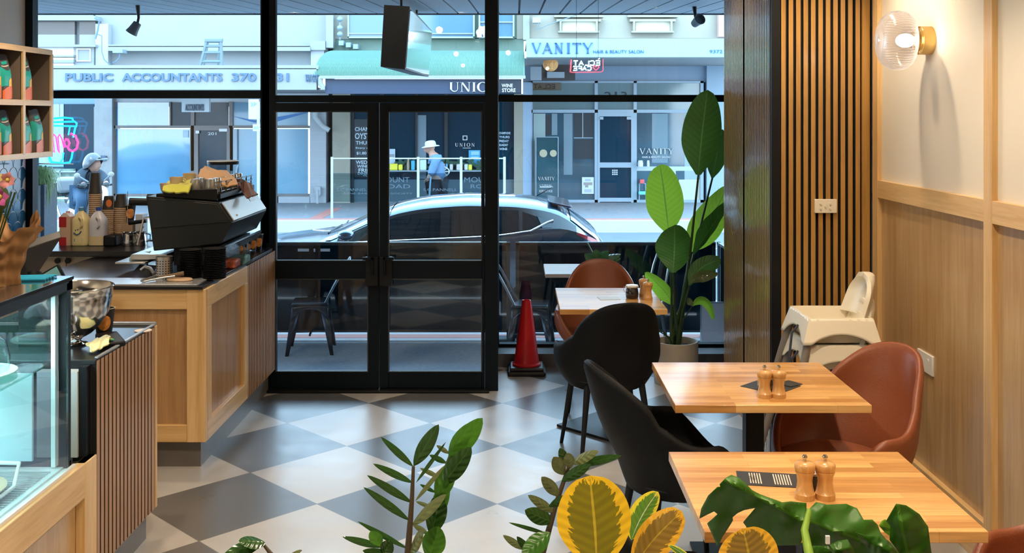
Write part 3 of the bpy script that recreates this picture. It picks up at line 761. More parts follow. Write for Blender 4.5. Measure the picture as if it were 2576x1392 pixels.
# glass stands and pastries on upper glass shelf
LAMI = glass('dome_glass', (.9,.97,.97), 1.45)
for i, (yy, xx, c1, nm) in enumerate([(3.42,-1.80,(.55,.42,.28),'pale muffin under a glass dome at the right of the case shelf'),(3.05,-1.75,(.36,.10,.09),'red berry cake under a glass dome at the left of the case shelf')]):
    t = thing('cake_dome', nm.replace('muffin under','muffin plate under') , 'cake stand', (xx,yy,.963), 'glass domes in the case')
    MB().lathe([(0,0),(.10,0),(.13,.010),(.13,.014),(0,.012)], (xx,yy,.963), 28).build('stand_plate', mat('jade_glass',(.30,.55,.42),.1), t)
    MB().lathe([(.105,.015),(.107,.06),(.095,.11),(.06,.14),(.012,.152),(.012,.17),(0,.176)], (xx,yy,.963), 28).build('dome', LAMI, t)
    q = MB().lathe([(0,0),(.035,0),(.045,.03),(.04,.05),(.02,.062),(0,.064)], (xx,yy,.979), 20).build('cake', mat('cake',c1,.6,noise=.2), None); tag(q, nm.split(' under')[0]+' inside its glass dome', 'cake')
bg_ = thing('paper_bag', 'dark paper bag standing between glass domes in the case', 'bag', (-1.86,3.24,.963))
m = MB(); m.prism([(-1.90,.963),(-1.82,.963),(-1.815,1.06),(-1.84,1.13),(-1.88,1.135),(-1.905,1.06)], 3.21, 3.26); m.build('bag_body', mat('bag_grey',(.12,.11,.11),.7), bg_, bev=.004)
# things on top of the case: bouquet, rods for the neon reflection, POS screen
kp = mat('kraft', (.36,.19,.08), .75, noise=.12, nscale=14)
bq = thing('flower_bouquet', 'flower bouquet wrapped in brown kraft paper on the glass case', 'bouquet', (-1.76,3.5,1.253))
bx_, by_ = -1.78, 3.50
def wrap(u, v):
    a = u*2*PI; r = .065*(1-v)**2+.045*(v*(1-v))*2+.125*v**1.5+.012
    r *= 1+.12*math.sin(5*a+v*3)+.07*math.sin(11*a)*v+.05*math.sin(17*a+9*v)+.04*math.sin(23*v+3*a)
    zz = 1.254+v*(.205+.035*math.sin(3*a+1.2)+.018*math.sin(7*a))
    return Vector((bx_+r*math.cos(a)+.02*v, by_+r*math.sin(a)*.8, zz))
MB().grid(wrap, 140, 44).build('kraft_wrap', kp, bq, smooth=50)
MB().tube([(bx_+.055*math.cos(a),by_+.045*math.sin(a),1.345+.004*math.sin(3*a)) for a in [2*PI*q/20 for q in range(20)]], .006, 6, closed=True).build('string', mat('jute',(.35,.25,.12),.8), bq)
def flower(c, col, r, n=6, ctr=(.6,.5,.1)):
    f_ = MB(); c = Vector(c)
    for k in range(n):
        a = 2*PI*k/n+random.random(); d = Vector((math.cos(a), -.55, math.sin(a)))
        p0 = c; p1 = c+d*r
        s_ = Vector((-math.sin(a),0,math.cos(a)))
        def g_(u, v, p0=p0, p1=p1, s_=s_): 
            w_ = .42*r*math.sin(PI*min(1,.12+v*.88))
            return p0.lerp(p1, v)+s_*(u*2-1)*w_+Vector((0,-.25*r*v*(1-v)*4,0))
        f_.grid(g_, 4, 6)
    o = f_.build('blossom', mat('petal',col,.5,sheen=.3), bq, smooth=60)
    MB().ell(c+Vector((0,-.3*r,0)), (r*.25,)*3, 8, 6).build('stamen', mat('stamen',ctr,.6), o)
for c, col, r in [((-1.755,3.40,1.585),(.45,.06,.30),.032),((-1.71,3.42,1.56),(.50,.08,.32),.036),((-1.735,3.43,1.62),(.62,.55,.20),.034),((-1.76,3.44,1.665),(.60,.55,.15),.036),((-1.69,3.43,1.615),(.65,.25,.28),.030),((-1.77,3.42,1.61),(.66,.30,.34),.028),((-1.78,3.41,1.55),(.12,.01,.03),.034),((-1.80,3.5,1.60),(.30,.05,.25),.04)]:
    flower(c, col, r)
m = MB()
for k in range(14):
    a = random.uniform(0,6.28); r = random.uniform(.01,.05)
    m.tube([(bx_+.02*math.cos(a),by_+.02*math.sin(a),1.27),(bx_+r*math.cos(a)*.5,by_+r*math.sin(a)*.5,1.40),(bx_+.05+r*math.cos(a),by_-.03+r*math.sin(a),1.57)], .0025, 5)
m.ell((-1.735,3.43,1.555), (.045,.03,.05)).build('foliage', mat('stem_green',(.05,.10,.02),.6), bq)
nap = thing('neon_reflection', 'cyan rods standing in for the neon reflection on the case top', 'reflection', (-1.66,3.60,1.253))  # cyan rods stand in for the neon sign mirrored in the top glass
m = MB()
for k in range(5): m.tube([(-1.80,3.56+k*.022,1.2585+.0),(-1.64,3.585+k*.022,1.2585)], .0045, 8)
m.build('reflection_rod', mat('reflection_cyan',(.03,.50,.85),.3), nap)
MB().box(-1.865,-1.82,3.5,3.56,1.2535,1.285).build('green_tub', mat('tub_green',(.10,.50,.38),.4), nap, bev=.004)
ps = thing('till_screen', 'dark slanted back of a till screen behind the glass case', 'screen', (-2.2,4.35,.917))
c0 = [P(45,632,4.6),P(155,597,4.75),P(97,686,4.75),P(40,720,4.6)]
d_ = Vector((-.03,.05,.025))
m = MB(); m.add([*c0, *[q+d_ for q in c0]], [(0,1,2,3),(7,6,5,4),(0,4,5,1),(1,5,6,2),(2,6,7,3),(3,7,4,0)]); m.build('screen_back', mat('screen_dark',(.035,.034,.036),.4), ps, bev=.004)
MB().tube([(-2.18,4.66,1.12),(-2.17,4.62,1.0),(-2.17,4.6,.93)], .03, 12).box(-2.28,-2.06,4.5,4.7,.917,.93).build('stand', BLACK, ps)
MB().tube([(-2.12,4.4,.95),(-2.05,4.2,1.0)], .003).build('cable', BLACK, ps)
tb = MB().box(-2.55,-2.02,4.3,5.0,0,.917).build('till_cabinet', OAKD, None); tag(tb, 'low cabinet behind the till counter under the screen', 'cabinet')
tb2 = thing('tablet', 'black tablet leaning behind the glass case top', 'tablet', (-1.86,3.95,.917))
m = MB(); c0 = [P(95,690,3.95),P(146,663,3.95),P(157,684,3.93),P(140,720,3.90),P(90,720,3.9)]
c0 = [P(95,694,4.0),P(146,664,4.0),P(165,700,4.0),P(110,730,4.0)]; d_ = Vector((0,.012,0))
m.add([*c0, *[q+d_ for q in c0]], [(0,1,2,3),(7,6,5,4),(0,4,5,1),(1,5,6,2),(2,6,7,3),(3,7,4,0)]); m.build('tablet_body', BLACK, tb2, bev=.003)
m = MB(); cc = sum(c0, Vector())/4; c1 = [cc+(q-cc)*.8-Vector((0,.001,0)) for q in c0]; m.poly(c1).build('screen', mat('screen_teal',(.15,.28,.28),.2), tb2)
MB().box(-1.93,-1.80,3.99,4.05,.917,1.19).build('prop', BLACK, tb2)
# bowl, cup, card reader, cloth
bw = thing('champagne_bowl', 'large polished steel bowl on the till counter', 'bowl', (-1.765,4.10,.917))
MB().lathe([(0,.0),(.05,.0),(.055,.006),(.045,.012),(.03,.018),(.035,.026),(.07,.045),(.105,.08),(.135,.13),(.148,.19),(.150,.228),(.155,.231),(.152,.234),(.146,.230),(.143,.19),(.13,.135),(.10,.085),(.065,.052),(0,.04)], (-1.765,4.10,.917), 48).build('bowl_body', STEEL, bw, smooth=60)
bl2 = thing('scoop_tray', 'crumpled silver foil tray with a wire whisk beside the bowl', 'tray', (-1.72,3.90,.917))
m = MB(); 
for k in range(6):
    a = PI*k/6
    m.tube([(-1.71+.045*math.cos(a)*math.sin(q*PI/8), 3.92-.05+q*.014, .925+.04+.045*math.sin(a)*math.sin(q*PI/8)) for q in range(9)], .0022, 6)
m.build('whisk_wires', STEEL, bl2); MB().tube([(-1.71,3.98,.96),(-1.72,4.02,.955)], .009, 10).build('whisk_handle', STEELB, bl2)
def cup(name, label, loc, s=1.0, group='black takeaway cups', sleeve=(.014,.014,.015)):
    t = thing(name, label, 'cup', (0,0,0), group)
    MB().lathe([(0,.004),(.027,.0),(.028,.004),(.040,.108),(.0425,.111),(.0405,.113),(.038,.108),(.026,.008),(0,.008)], n=26).build('cup_body', mat('cup_black',sleeve,.55), t)
    MB().tube([(.0405*math.cos(a),.0405*math.sin(a),.1115) for a in [2*PI*q/26 for q in range(26)]], .0016, 6, closed=True).build('rim', mat('cup_rim',(.7,.62,.5),.5), t)
    m = MB()
    def lg(u, v):
        a = -PI/2+(u*2-1)*.75*math.sqrt(max(0,1-(v*2-1)**2)); z = .028+.062*v
        r = .0285+.0122*(z/.108)+.0008
        return Vector((r*math.cos(a+.35), r*math.sin(a+.35), z))
    m.grid(lg, 12, 14).build('round_logo', mat('cup_logo',(.80,.30,.07),.5,noise=.35,nscale=40), t)
    t.location = loc; t.scale = (s,s,s); return t
cup0 = cup('takeaway_cup', 'black takeaway cup standing behind the steel bowl', (XX(262,4.25),4.25,.917), 1.05)
cr = thing('card_reader', 'black card reader with coloured keys on the till counter', 'card reader', (XX(290,4.15),4.12,.917))
m = MB().obox((XX(285,4.15),4.12,.932), (.085,.15,.022), (math.radians(6),0,.6)).build('reader_body', BLACK, cr, bev=.006)
m = MB(); MB().obox((XX(278,4.15),4.14,.9435), (.06,.06,.003), (math.radians(6),0,.6)).build('screen', mat('lcd',(.5,.52,.6),.2), cr)
for k, c in enumerate([(.7,.05,.04),(.75,.6,.1),(.05,.4,.1)]): MB().obox((XX(289+k*6,4.15),4.09-.01*k,.9435), (.014,.010,.004), (0,0,.6)).build('key', mat('key',c,.5), cr)
def cloth(name, label, pts, Y0, col, thick=.004):
    """pts: list of rows of world points"""
    rows = pts; nu = len(rows[0])-1; nv = len(rows)-1
    m = MB()
    def f(u, v):
        x = u*nu; y = v*nv; i = min(int(x),nu-1); j = min(int(y),nv-1); a, b = x-i, y-j
        a = a*a*(3-2*a); b = b*b*(3-2*b)
        p = (rows[j][i].lerp(rows[j][i+1], a)).lerp(rows[j+1][i].lerp(rows[j+1][i+1], a), b)
        return p+Vector((0,0,.003*math.sin(u*17+v*9)))
    m.grid(f, nu*6, nv*6)
    o = m.build(name, mat(name+'_col',col,.85,sheen=.4,bump=.3,nscale=300), None, smooth=70)
    md = o.modifiers.new('s','SOLIDIFY'); md.thickness = thick
    tag(o, label, 'cloth'); return o
V = Vector
def pp(*a): return [P(px,py,Y) for px,py,Y in a]
cloth('cleaning_cloth', 'pale yellow cloth lying beside the steel bowl', [pp((214,866,4.02),(245,850,4.08),(272,842,4.12)),pp((222,868,3.98),(252,856,4.04),(277,848,4.08)),pp((230,884,3.92),(252,877,3.96),(272,864,4.0))], 4, (.78,.72,.32), .006)
cp = tag(MB().lathe([(0,0),(.035,0),(.035,.003),(0,.003)], (XX(358,4.35),4.36,.917), 24).build('coaster', mat('coaster',(.72,.62,.52),.6), None), 'round pale coaster on the corner of the till counter', 'coaster')

# ---------------------------------------------------------------- ESPRESSO MACHINE
em = thing('espresso_machine', 'angular black espresso machine with a silver logo plate', 'espresso machine', (-1.9,6.1,.952))
Y0, Y1 = 5.75, 6.54
def pj(px, py): q = P(px,py,Y0); return (q.x, q.z)
prof = [pj(367,494),pj(549,508),pj(584.5,561),pj(556,614),pj(386,632)]
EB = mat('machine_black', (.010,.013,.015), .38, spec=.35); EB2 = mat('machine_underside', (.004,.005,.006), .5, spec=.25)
MB().prism(prof, Y0, Y1).build('body', EB, em, bev=.006)
fp = [pj(386,578),pj(583,561),pj(555,613),pj(388,631)]
MB().prism([pj(372,500),pj(547,513),pj(577,559),pj(385,575)], Y0-.006, Y0).build('end_panel', mat('machine_panel',(.012,.016,.018),.42,spec=.35), em, bev=.003)
m = MB(); a = V(P(549,508,Y0)); b = V(P(584.5,561,Y0)); nrm = V((b.z-a.z,0,-(b.x-a.x))).normalized(); nrm = nrm if nrm.x > 0 else -nrm
def onf(u, v, h=0): return a.lerp(b, u)+V((0,(Y1-Y0)*v,0))+nrm*h
m.add([onf(.08,.03,.002),onf(.95,.03,.002),onf(.95,.97,.002),onf(.08,.97,.002),onf(.08,.03,.010),onf(.95,.03,.010),onf(.95,.97,.010),onf(.08,.97,.010)],
      [(0,3,2,1),(4,5,6,7),(0,1,5,4),(1,2,6,5),(2,3,7,6),(3,0,4,7)]); lp = m.build('logo_plate', mat('plate_silver',(.52,.51,.48),.32,.35), em, bev=.002)
m = MB()
for u_, v_ in ((.78,.16),(.22,.88)): m.ell(onf(u_,v_,.011), (.006,.010,.006), 10, 6)
m.add([onf(.25,.68,.0115),onf(.42,.68,.0115),onf(.42,.84,.0115),onf(.25,.84,.0115)], [(0,1,2,3)]); m.build('badge', mat('badge_white',(.8,.8,.8),.3), lp)
s1 = P(554,614,Y0); MB().obox((s1.x+.02,(Y0+Y1)/2,s1.z-.035), (.012,Y1-Y0,.05), (0,math.radians(25),0)).build('rear_fascia', mat('fascia_blue',(.10,.13,.17),.25,.5), em, bev=.002)
MB().box(-1.93,-1.68,Y0+.05,Y1-.05,.985,1.09).build('lower_body', EB2, em)
m = MB()
for x_ in (-1.90,-1.72):
    for y_ in (Y0+.08,Y1-.08): m.tube([(x_,y_,.953),(x_,y_,1.0)], .022, 12)
m.build('foot', BLACK, em)
for k, y_ in enumerate((5.86,6.14,6.42)):
    g_ = MB().tube([(-2.05,y_,1.335),(-2.20,y_,1.338)], [.020,.022], 14).build('portafilter_handle', BLACK, em)
    MB().tube([(-1.98,y_,1.335),(-2.06,y_,1.335)], [.026,.018], 14).build('collar', STEEL, g_)
MB().box(-2.16,-1.96,Y0+.02,Y1-.05,1.02,1.05).build('drip_tray', STEELB, em, bev=.003)
m = MB(); m.tube([(-2.0,5.80,1.27),(-2.10,5.80,1.25),(-2.13,5.79,1.10)], .006, 8); m.build('steam_wand', STEEL, em)
# top rails and cup tray
tz = 1.36
MB().box(-2.02,-1.66,Y0+.02,Y1-.02,tz,tz+.03).build('cup_tray', EB2, em, bev=.003)
m = MB()
for k, zz_ in enumerate((1.40,1.425,1.45)):
    m.tube([(-1.70,Y0+.04,zz_),(-1.675,Y0+.05,zz_),(-1.67,Y1-.04,zz_)], .0035, 6)
for k in range(7): m.tube([(-1.67,Y0+.06+k*.11,tz+.02),(-1.67,Y0+.06+k*.11,1.455)], .0045, 6)
m.build('cup_rail', STEEL, em)
MB().prism([pj(411,480),pj(546,476),pj(546,505),pj(411,494)], Y0+.0, Y0+.02).build('tray_end', EB2, em, bev=.002)
# cups and glasses on the machine
gl0 = thing('glass_tumbler', 'small glass upside down on the espresso machine', 'glass', (0,0,0), 'glasses on the espresso machine')
MB().lathe([(.034,0),(.035,.003),(.026,.080),(.0,.082),(.0,.078),(.023,.075),(.032,.003)], n=20).build('glass_body', mat('tumbler',(.55,.56,.56),.08,metal=.5,trans=.3), gl0)
k = 0
for y_ in (5.83,5.93,6.03,6.15,6.27,6.39):
    for x_ in (-1.73,-1.82):
        o = gl0 if k == 0 else dup(gl0, (x_,y_,tz+.03)); o.location = (x_,y_,tz+.03); k += 1
cu0 = thing('coffee_cup', 'cream stoneware cup stacked on the espresso machine', 'cup', (0,0,0), 'cream cups on the espresso machine')
MB().lathe([(0,0),(.022,0),(.034,.02),(.038,.05),(.039,.055),(.036,.054),(.032,.022),(0,.008)], n=22).build('cup_body', mat('cup_cream',(.62,.48,.36),.4), cu0)
MB().tube([(.036,0,.045),(.052,0,.04),(.050,0,.022),(.034,0,.018)], .004, 6).build('handle', mat('cup_cream2',(.62,.48,.36),.4), cu0)
k = 0
for x_, y_, z_ in ((-1.98,5.83,0),(-1.93,5.84,0),(-1.88,5.83,.0),(-1.97,5.95,.0),(-1.90,5.96,0),(-1.93,5.84,.035),(-1.89,5.95,.05)):
    o = cu0 if k == 0 else dup(cu0, (0,0,0)); o.location = (x_,y_,tz+.03+z_); k += 1
cloth('microfibre_cloth', 'lime yellow cloth draped over cups on the espresso machine', [pp((408,480,5.73),(440,484,5.72),(474,483,5.72)),pp((411,468,5.76),(445,466,5.75),(478,468,5.75)),pp((420,458,5.90),(458,456,5.90),(490,452,5.90)),pp((428,455,6.0),(465,451,6.0),(502,445,6.0))], 6, (.62,.62,.08), .012)
cloth('tea_towel', 'orange tan cloth draped over glasses on the espresso machine', [pp((495,445,6.0),(520,450,5.95),(545,452,5.93),(572,470,5.9),(598,462,5.95)),pp((500,438,6.1),(525,432,6.1),(550,430,6.1),(575,438,6.1),(594,452,6.1)),pp((505,425,6.25),(515,418,6.25),(545,427,6.25),(572,430,6.25),(590,448,6.3))], 6, (.66,.36,.14), .006)
cloth('bar_towel', 'dark brown towel hanging over right end of the espresso machine', [pp((596,448,6.3),(605,450,6.3),(612,452,6.3)),pp((600,465,6.25),(618,460,6.25),(632,462,6.3)),pp((612,488,6.15),(628,478,6.2),(640,478,6.25)),pp((622,497,6.05),(636,492,6.1),(648,488,6.2))], 6, (.13,.05,.04), .008)
# bean hopper / grinder behind
gr = thing('coffee_grinder', 'coffee grinder with clear bean hopper behind the espresso machine', 'grinder', (-1.92,6.66,.952))
gy = 6.68; gxx = XX(561,gy)
MB().lathe([(.045,1.36),(.075,1.42),(.097,1.50),(.099,1.515)], (gxx,gy,0), 28).build('hopper', glass('hopper_plastic',(.75,.80,.82),1.4), gr)
MB().lathe([(.099,1.512),(.100,1.526),(.098,1.532),(0,1.534)], (gxx,gy,0), 28).build('lid', BLACK, gr)
MB().tube([(gxx+.098*math.cos(a),gy+.098*math.sin(a),1.533) for a in [2*PI*q/24 for q in range(24)]], .003, 6, closed=True).build('lid_rim', WHITEPL, gr)
MB().box(gxx-.07,gxx+.07,gy-.08,gy+.10,.953,1.36).build('grinder_body', BLACK, gr, bev=.01)
# saucer stacks, cutlery holder, spoons
SBL = mat('saucer_black', (.010,.010,.011), .35)
sa0 = thing('saucer', 'black saucer in a tall stack beside the espresso machine', 'saucer', (0,0,0), 'black saucers stacked on the coffee counter')
MB().lathe([(0,0),(.035,0),(.050,.004),(.060,.0095),(.0605,.011),(.048,.007),(0,.003)], n=26).build('dish', SBL, sa0)
k = 0
for cx_, cy_, n_ in ((XX(479,5.52),5.52,17),(XX(540,5.50),5.50,18)):
    for q in range(n_):
        o = sa0 if k == 0 else dup(sa0, (0,0,0)); o.location = (cx_,cy_,.953+q*.0092); k += 1
cuh = thing('cutlery_holder', 'perforated steel cutlery cylinder on the coffee counter', 'cutlery holder', (XX(413,5.45),5.45,.952))
MB().lathe([(0,0),(.042,0),(.042,.128),(.044,.130),(.041,.130),(.040,.004),(0,.004)], (XX(413,5.45),5.45,.953), 28).build('cylinder', STEELB, cuh)
m = MB()
for r_ in range(8):
    for k in range(18):
        a = 2*PI*k/18
        m.obox((XX(413,5.45)+.0422*math.cos(a),5.45+.0422*math.sin(a),.97+r_*.013), (.001,.0055,.0055), (0,0,a))
m.build('perforation', BLACK, cuh)
wd = thing('wooden_board', 'small oval wooden board with brushes on the coffee counter', 'board', (XX(450,5.42),5.42,.962))
MB().lathe([(0,0),(.055,0),(.060,.006),(.055,.012),(0,.012)], (XX(455,5.42),5.40,.9815-.019), 26, sx=1.15, sy=.7).build('board_body', PLATE, wd)
tt = thing('serving_tongs', 'steel tongs lying on the front of the coffee counter', 'tongs', (XX(390,5.38),5.38,.962))
m = MB(); m.tube([(XX(355,5.33),5.33,.972),(XX(398,5.45),5.45,.985)], .006, 6).tube([(XX(357,5.34),5.34,.965),(XX(415,5.36),5.36,.985),(XX(440,5.37),5.37,.99)], .005, 6); m.build('tong_arm', STEELB, tt)
br_ = thing('pastry_brush', 'brown handled brush lying over the oval wooden board', 'brush', (XX(445,5.40),5.40,.975))
MB().tube([(XX(400,5.37),5.37,.985),(XX(440,5.40),5.40,.992),(XX(462,5.42),5.42,.998)], [.006,.010,.012], 8).build('brush_handle', mat('brush_brown',(.16,.10,.05),.6), br_)
dpn = thing('dustpan', 'black plastic dustpan with steel scoop on the coffee counter', 'dustpan', (XX(345,5.6),5.6,.962))
m = MB(); m.add([P(322,698,5.55),P(385,700,5.5),P(392,668,5.75),P(352,665,5.8),P(330,706,5.5),P(380,712,5.42)], [(0,1,2,3),(0,4,5,1)]); o = m.build('pan', BLACK, dpn); md = o.modifiers.new('s','SOLIDIFY'); md.thickness = .006
MB().tube([P(355,680,5.6),P(365,672,5.6),P(378,676,5.58),P(388,690,5.52)], .010, 8).build('scoop_handle', STEELB, dpn)
knk = thing('milk_shelf', 'small steel shelf with folded grey cloth beside the machine', 'shelf', (XX(340,5.8),5.8,.95))
MB().box(XX(303,5.8),XX(378,5.8),5.72,5.98,ZZ(660,5.8),ZZ(655,5.8)).build('shelf_plate', STEELB, knk, bev=.002)
MB().tube([(XX(370,5.8),5.8,.952),(XX(370,5.8),5.8,ZZ(660,5.8))], .006).build('shelf_leg', STEELB, knk)
cloth('dish_cloth', 'folded grey green cloth on the small steel shelf', [pp((326,650,5.78),(350,645,5.78),(376,642,5.78)),pp((330,642,5.88),(355,636,5.88),(378,632,5.88))], 6, (.16,.24,.24), .025)
# row of black cups, containers by counter edge
for k, (px_, py_, s_) in enumerate([(606,652,1.0),(618,660,.72),(628,656,.80),(641,650,.92),(655,646,.95)]):
    Yk = 6.28+k*.10
    dup(cup0, (XX(px_,Yk)-.02, Yk, .952), .25, ['black takeaway cup nearest in the row on coffee counter edge','short black takeaway cup second in the counter edge row','black takeaway cup in the middle of the counter edge row','black takeaway cup fourth in the counter edge row','black takeaway cup last in the row beside the door frame'][k], scale=(s_,s_,s_))
tub = glass('tub_plastic', (.80,.86,.86), 1.35)
for k, (x_, y_, c, nm) in enumerate([(XX(597,5.98),5.93,(.66,.12,.06),'clear plastic tub with red food on the coffee counter edge'),(XX(618,6.12),6.10,(.25,.45,.40),'clear plastic tub with green food beside the black cups')]):
    t = thing('food_tub', nm, 'container', (x_,y_,.953), 'plastic tubs on the counter edge')
    x_ -= .03
    m = MB(); m.prism([(x_-.055,.953),(x_+.055,.953),(x_+.07,1.02),(x_+.074,1.022),(x_-.074,1.022),(x_-.07,1.02)], y_-.075, y_+.075).build('tub_shell', tub, t)
    MB().frame('z' if 0 else 'y', 0,0,0,0,0,0,0) if 0 else None
    MB().obox((x_,y_,.978), (.095,.13,.045)).build('contents', mat('food',c,.6,noise=.5,nscale=60), t, bev=.01)
hb = thing('herb_punnet', 'dark green herbs heaped behind the plastic tubs', 'herbs', (XX(600,6.1)-.12,6.1,.953))
m = MB()
for k in range(60):
    a = random.uniform(0,6.28); r = random.uniform(0,.07); c = V((XX(595,6.1)-.09+r*math.cos(a),6.08+r*math.sin(a),.96+random.uniform(.0,.09)))
    d = V((random.uniform(-1,1),random.uniform(-1,1),random.uniform(.1,1))).normalized()*.022; s_ = d.orthogonal().normalized()*.009
    m.poly([c, c+d*.5+s_, c+d, c+d*.5-s_])
m.build('herb_leaves', mat('herb',(.015,.07,.02),.5), hb); MB().box(XX(595,6.1)-.17,XX(595,6.1)-.01,6.0,6.16,.953,.975).build('punnet', BLACK, hb)

# ---------------------------------------------------------------- BACK COUNTER under the left window
bc = thing('back_counter', 'beige cupboard counter with black worktop under the left window', 'counter', (-2.5,6.6,0))
CAB = mat('cab_beige', (.46,.40,.31), .5)
MB().box(LX+.005,-1.72,6.40,6.815,.10,.96).build('carcass', CAB, bc)
MB().box(LX+.005,-1.72,6.44,6.8,0,.10).build('kickboard', KICK, bc)
MB().box(LX+.005,-1.71,6.32,6.82,.962,.995).build('worktop', WORKT, bc, bev=.003)
for k, (a, b, kn) in enumerate([(56,166,149),(166,275,175),(275,390,None),(390,500,None)]):
    d = MB().box(XX(a,6.37)+.002, XX(b,6.37)-.002, 6.375, 6.398, .11, .955).build('door', CAB, bc, bev=.002)
    if kn: MB().lathe([(0,0),(.018,0),(.016,-.012),(.008,-.016),(.007,-.024),(0,-.024)][::-1] and [(0,-.03),(.017,-.03),(.018,-.022),(.008,-.014),(.007,0)], P(kn,655,6.375), 18, 'y').build('knob', BLACK, d)
# cartons and bottles
cy = 6.62; zt = .995
jc = thing('juice_carton', 'red and cream juice carton left of the milk bottles', 'carton', (XX(170,cy),cy,zt))
x0, x1 = XX(156,cy), XX(183,cy)
MB().box(x0,x1,cy-.04,cy+.04,zt,zt+.185).build('carton_body', mat('carton_cream',(.62,.42,.30),.5), jc, bev=.002)
MB().prism([(x0,zt+.185),(x1,zt+.185),((x0+x1)/2+.008,zt+.21),((x0+x1)/2-.008,zt+.21)], cy-.04, cy+.04).build('gable_top', mat('carton_top',(.75,.60,.55),.5), jc)
MB().box(x0-.0015,x0+.045,cy-.0415,cy-.039,zt+.002,zt+.055).box(x0-.0015,x0+.045,cy-.0415,cy-.039,zt+.12,zt+.184).build('red_label', mat('carton_red',(.45,.015,.02),.5), jc)
MB().lathe([(0,0),(.012,0),(.012,.014),(0,.014)], ((x0+x1)/2+.004,cy,zt+.205), 14).build('cap', mat('cap_pink',(.7,.45,.42),.5), jc)
def bottle(label, px, y_, liquid, cap, lvl, body):
    t = thing('milk_bottle', label, 'bottle', (XX(px,y_),y_,zt), 'two litre milk bottles')
    cx_ = XX(px,y_)
    def bf(u, v):
        a = u*2*PI; ex = 4.0; c, s_ = math.cos(a), math.sin(a); k = 1/((abs(c)**ex+abs(s_)**ex)**(1/ex))
        prf = [(0,.96),(.04,1.0),(.62,1.0),(.75,.93),(.88,.6),(.95,.32),(1,.30)]
        for i in range(len(prf)-1):
            if v <= prf[i+1][0]: f = (v-prf[i][0])/(prf[i+1][0]-prf[i][0]); r = prf[i][1]*(1-f)+prf[i+1][1]*f; break
        kk = k*(1-max(0,(v-.7)/.3))+1*max(0,(v-.7)/.3)
        return V((cx_+.053*r*kk*c, y_+.048*r*kk*s_, zt+.002+v*.225))
    m = MB(); m.grid(bf, 32, 26); m.lathe([(0,0),(.045,0)], (cx_,y_,zt+.002), 20); m.build('bottle_body', body, t, smooth=60)
    MB().lathe([(0,0),(.018,0),(.018,.018),(.016,.020),(0,.020)], (cx_,y_,zt+.224), 18).build('cap', mat('bottle_cap',cap,.4), t)
    MB().tube([(cx_+.005,y_-.047,zt+.185),(cx_+.022,y_-.052,zt+.17),(cx_+.024,y_-.053,zt+.13),(cx_+.01,y_-.048,zt+.115)], .007, 8).build('handle', body, t)
    return t
b1 = bottle('full yellow milk bottle with smile label and blue cap', 205, 6.62, None, (.10,.32,.55), 1, mat('milk_yellow',(.78,.66,.34),.4))
cx_ = XX(205,6.62)
m = MB(); m.tube([(cx_-.028,6.572,zt+.085),(cx_-.012,6.57,zt+.072),(cx_+.008,6.57,zt+.078),(cx_+.018,6.572,zt+.095)], .004, 6); m.ell((cx_-.018,6.572,zt+.10),(.004,.002,.005),8,5); m.ell((cx_-.004,6.572,zt+.104),(.004,.002,.005),8,5)
m.build('smile_mark', mat('smile_navy',(.03,.08,.18),.5), b1)
MB().box(cx_-.028,cx_+.024,6.575,6.5725,zt+.028,zt+.048).build('label', mat('label_teal',(.05,.32,.40),.5), b1)
b2 = bottle('half empty milk bottle with dark blue cap, right of the yellow one', 248, 6.62, None, (.02,.07,.35), 1, mat('milk_clear',(.62,.62,.70),.35))
def ml_(u, v):
    a = u*2*PI; c, s_ = math.cos(a), math.sin(a); k = 1/((c**4+s_**4)**.25)
    return V((XX(248,6.62)+.0537*k*c, 6.62+.0487*k*s_, zt+.004+v*.058))
MB().grid(ml_, 32, 4).build('milk_level', mat('milk_low',(.70,.58,.34),.4), b2, smooth=60)
# paper cup towers in wire rack
CUPP = mat('kraft_cup', (.40,.27,.17), .7)
pc0 = thing('paper_cup', 'brown paper cup in one of the tall upside down stacks', 'cup', (0,0,0), 'stacked brown paper cups by the window')
MB().lathe([(.0425,0),(.044,.003),(.0425,.006),(.041,.0115),(.0405,.0125)], n=20).build('cup_rim', CUPP, pc0)
for o_ in list(pc0.children): o_.parent = None; bpy.data.objects.remove(o_)
bpy.data.objects.remove(pc0)
pcm = MB().lathe([(.0425,0),(.044,.003),(.0425,.006),(.041,.0125)], n=20).build('paper_cup', CUPP, None); tag(pcm, 'brown paper cup in one of the tall upside down stacks', 'cup', 'stacked brown paper cups by the window')
k = 0; CYS = 6.74
for px_, top_ in ((240,488),(270,530),(305,524)):
    x_ = XX(px_,CYS+ (.0 if px_ != 270 else -.03)); yk = CYS; zz_ = zt+.004; zend = ZZ(top_, yk)
    while zz_ < zend:
        o = pcm if k == 0 else pcm.copy()
        if k: COL.objects.link(o)
        o.location = (x_, yk, zz_); zz_ += .0128; k += 1
    nb = thing('paper_cup', ['dark cup topping the tallest brown cup stack','dark cup with orange mark topping the middle cup stack','dark cup topping the right hand cup stack'][[240,270,305].index(px_)], 'cup', (x_,yk,zend), 'dark cups topping the cup stacks')
    zc = zz_
    m = MB(); m.lathe([(.043,0),(.0445,.003),(.043,.006),(.031,.135 if px_ == 240 else .085),(0,.137 if px_ == 240 else .087)], (x_,yk,zc), 24).build('cup_body', mat('cup_dark',(.03,.026,.024),.6), nb)
    if px_ == 270: MB().grid(lambda u, v: V((x_+.0415*math.cos(-1.2+(u*2-1)*.45*math.sqrt(max(0,1-(v*2-1)**2)))-.001,yk+.0425*math.sin(-1.2+(u*2-1)*.45*math.sqrt(max(0,1-(v*2-1)**2))),zc+.015+v*.05)), 10, 10).build('orange_mark', mat('mark_orange',(.75,.20,.05),.5), nb)
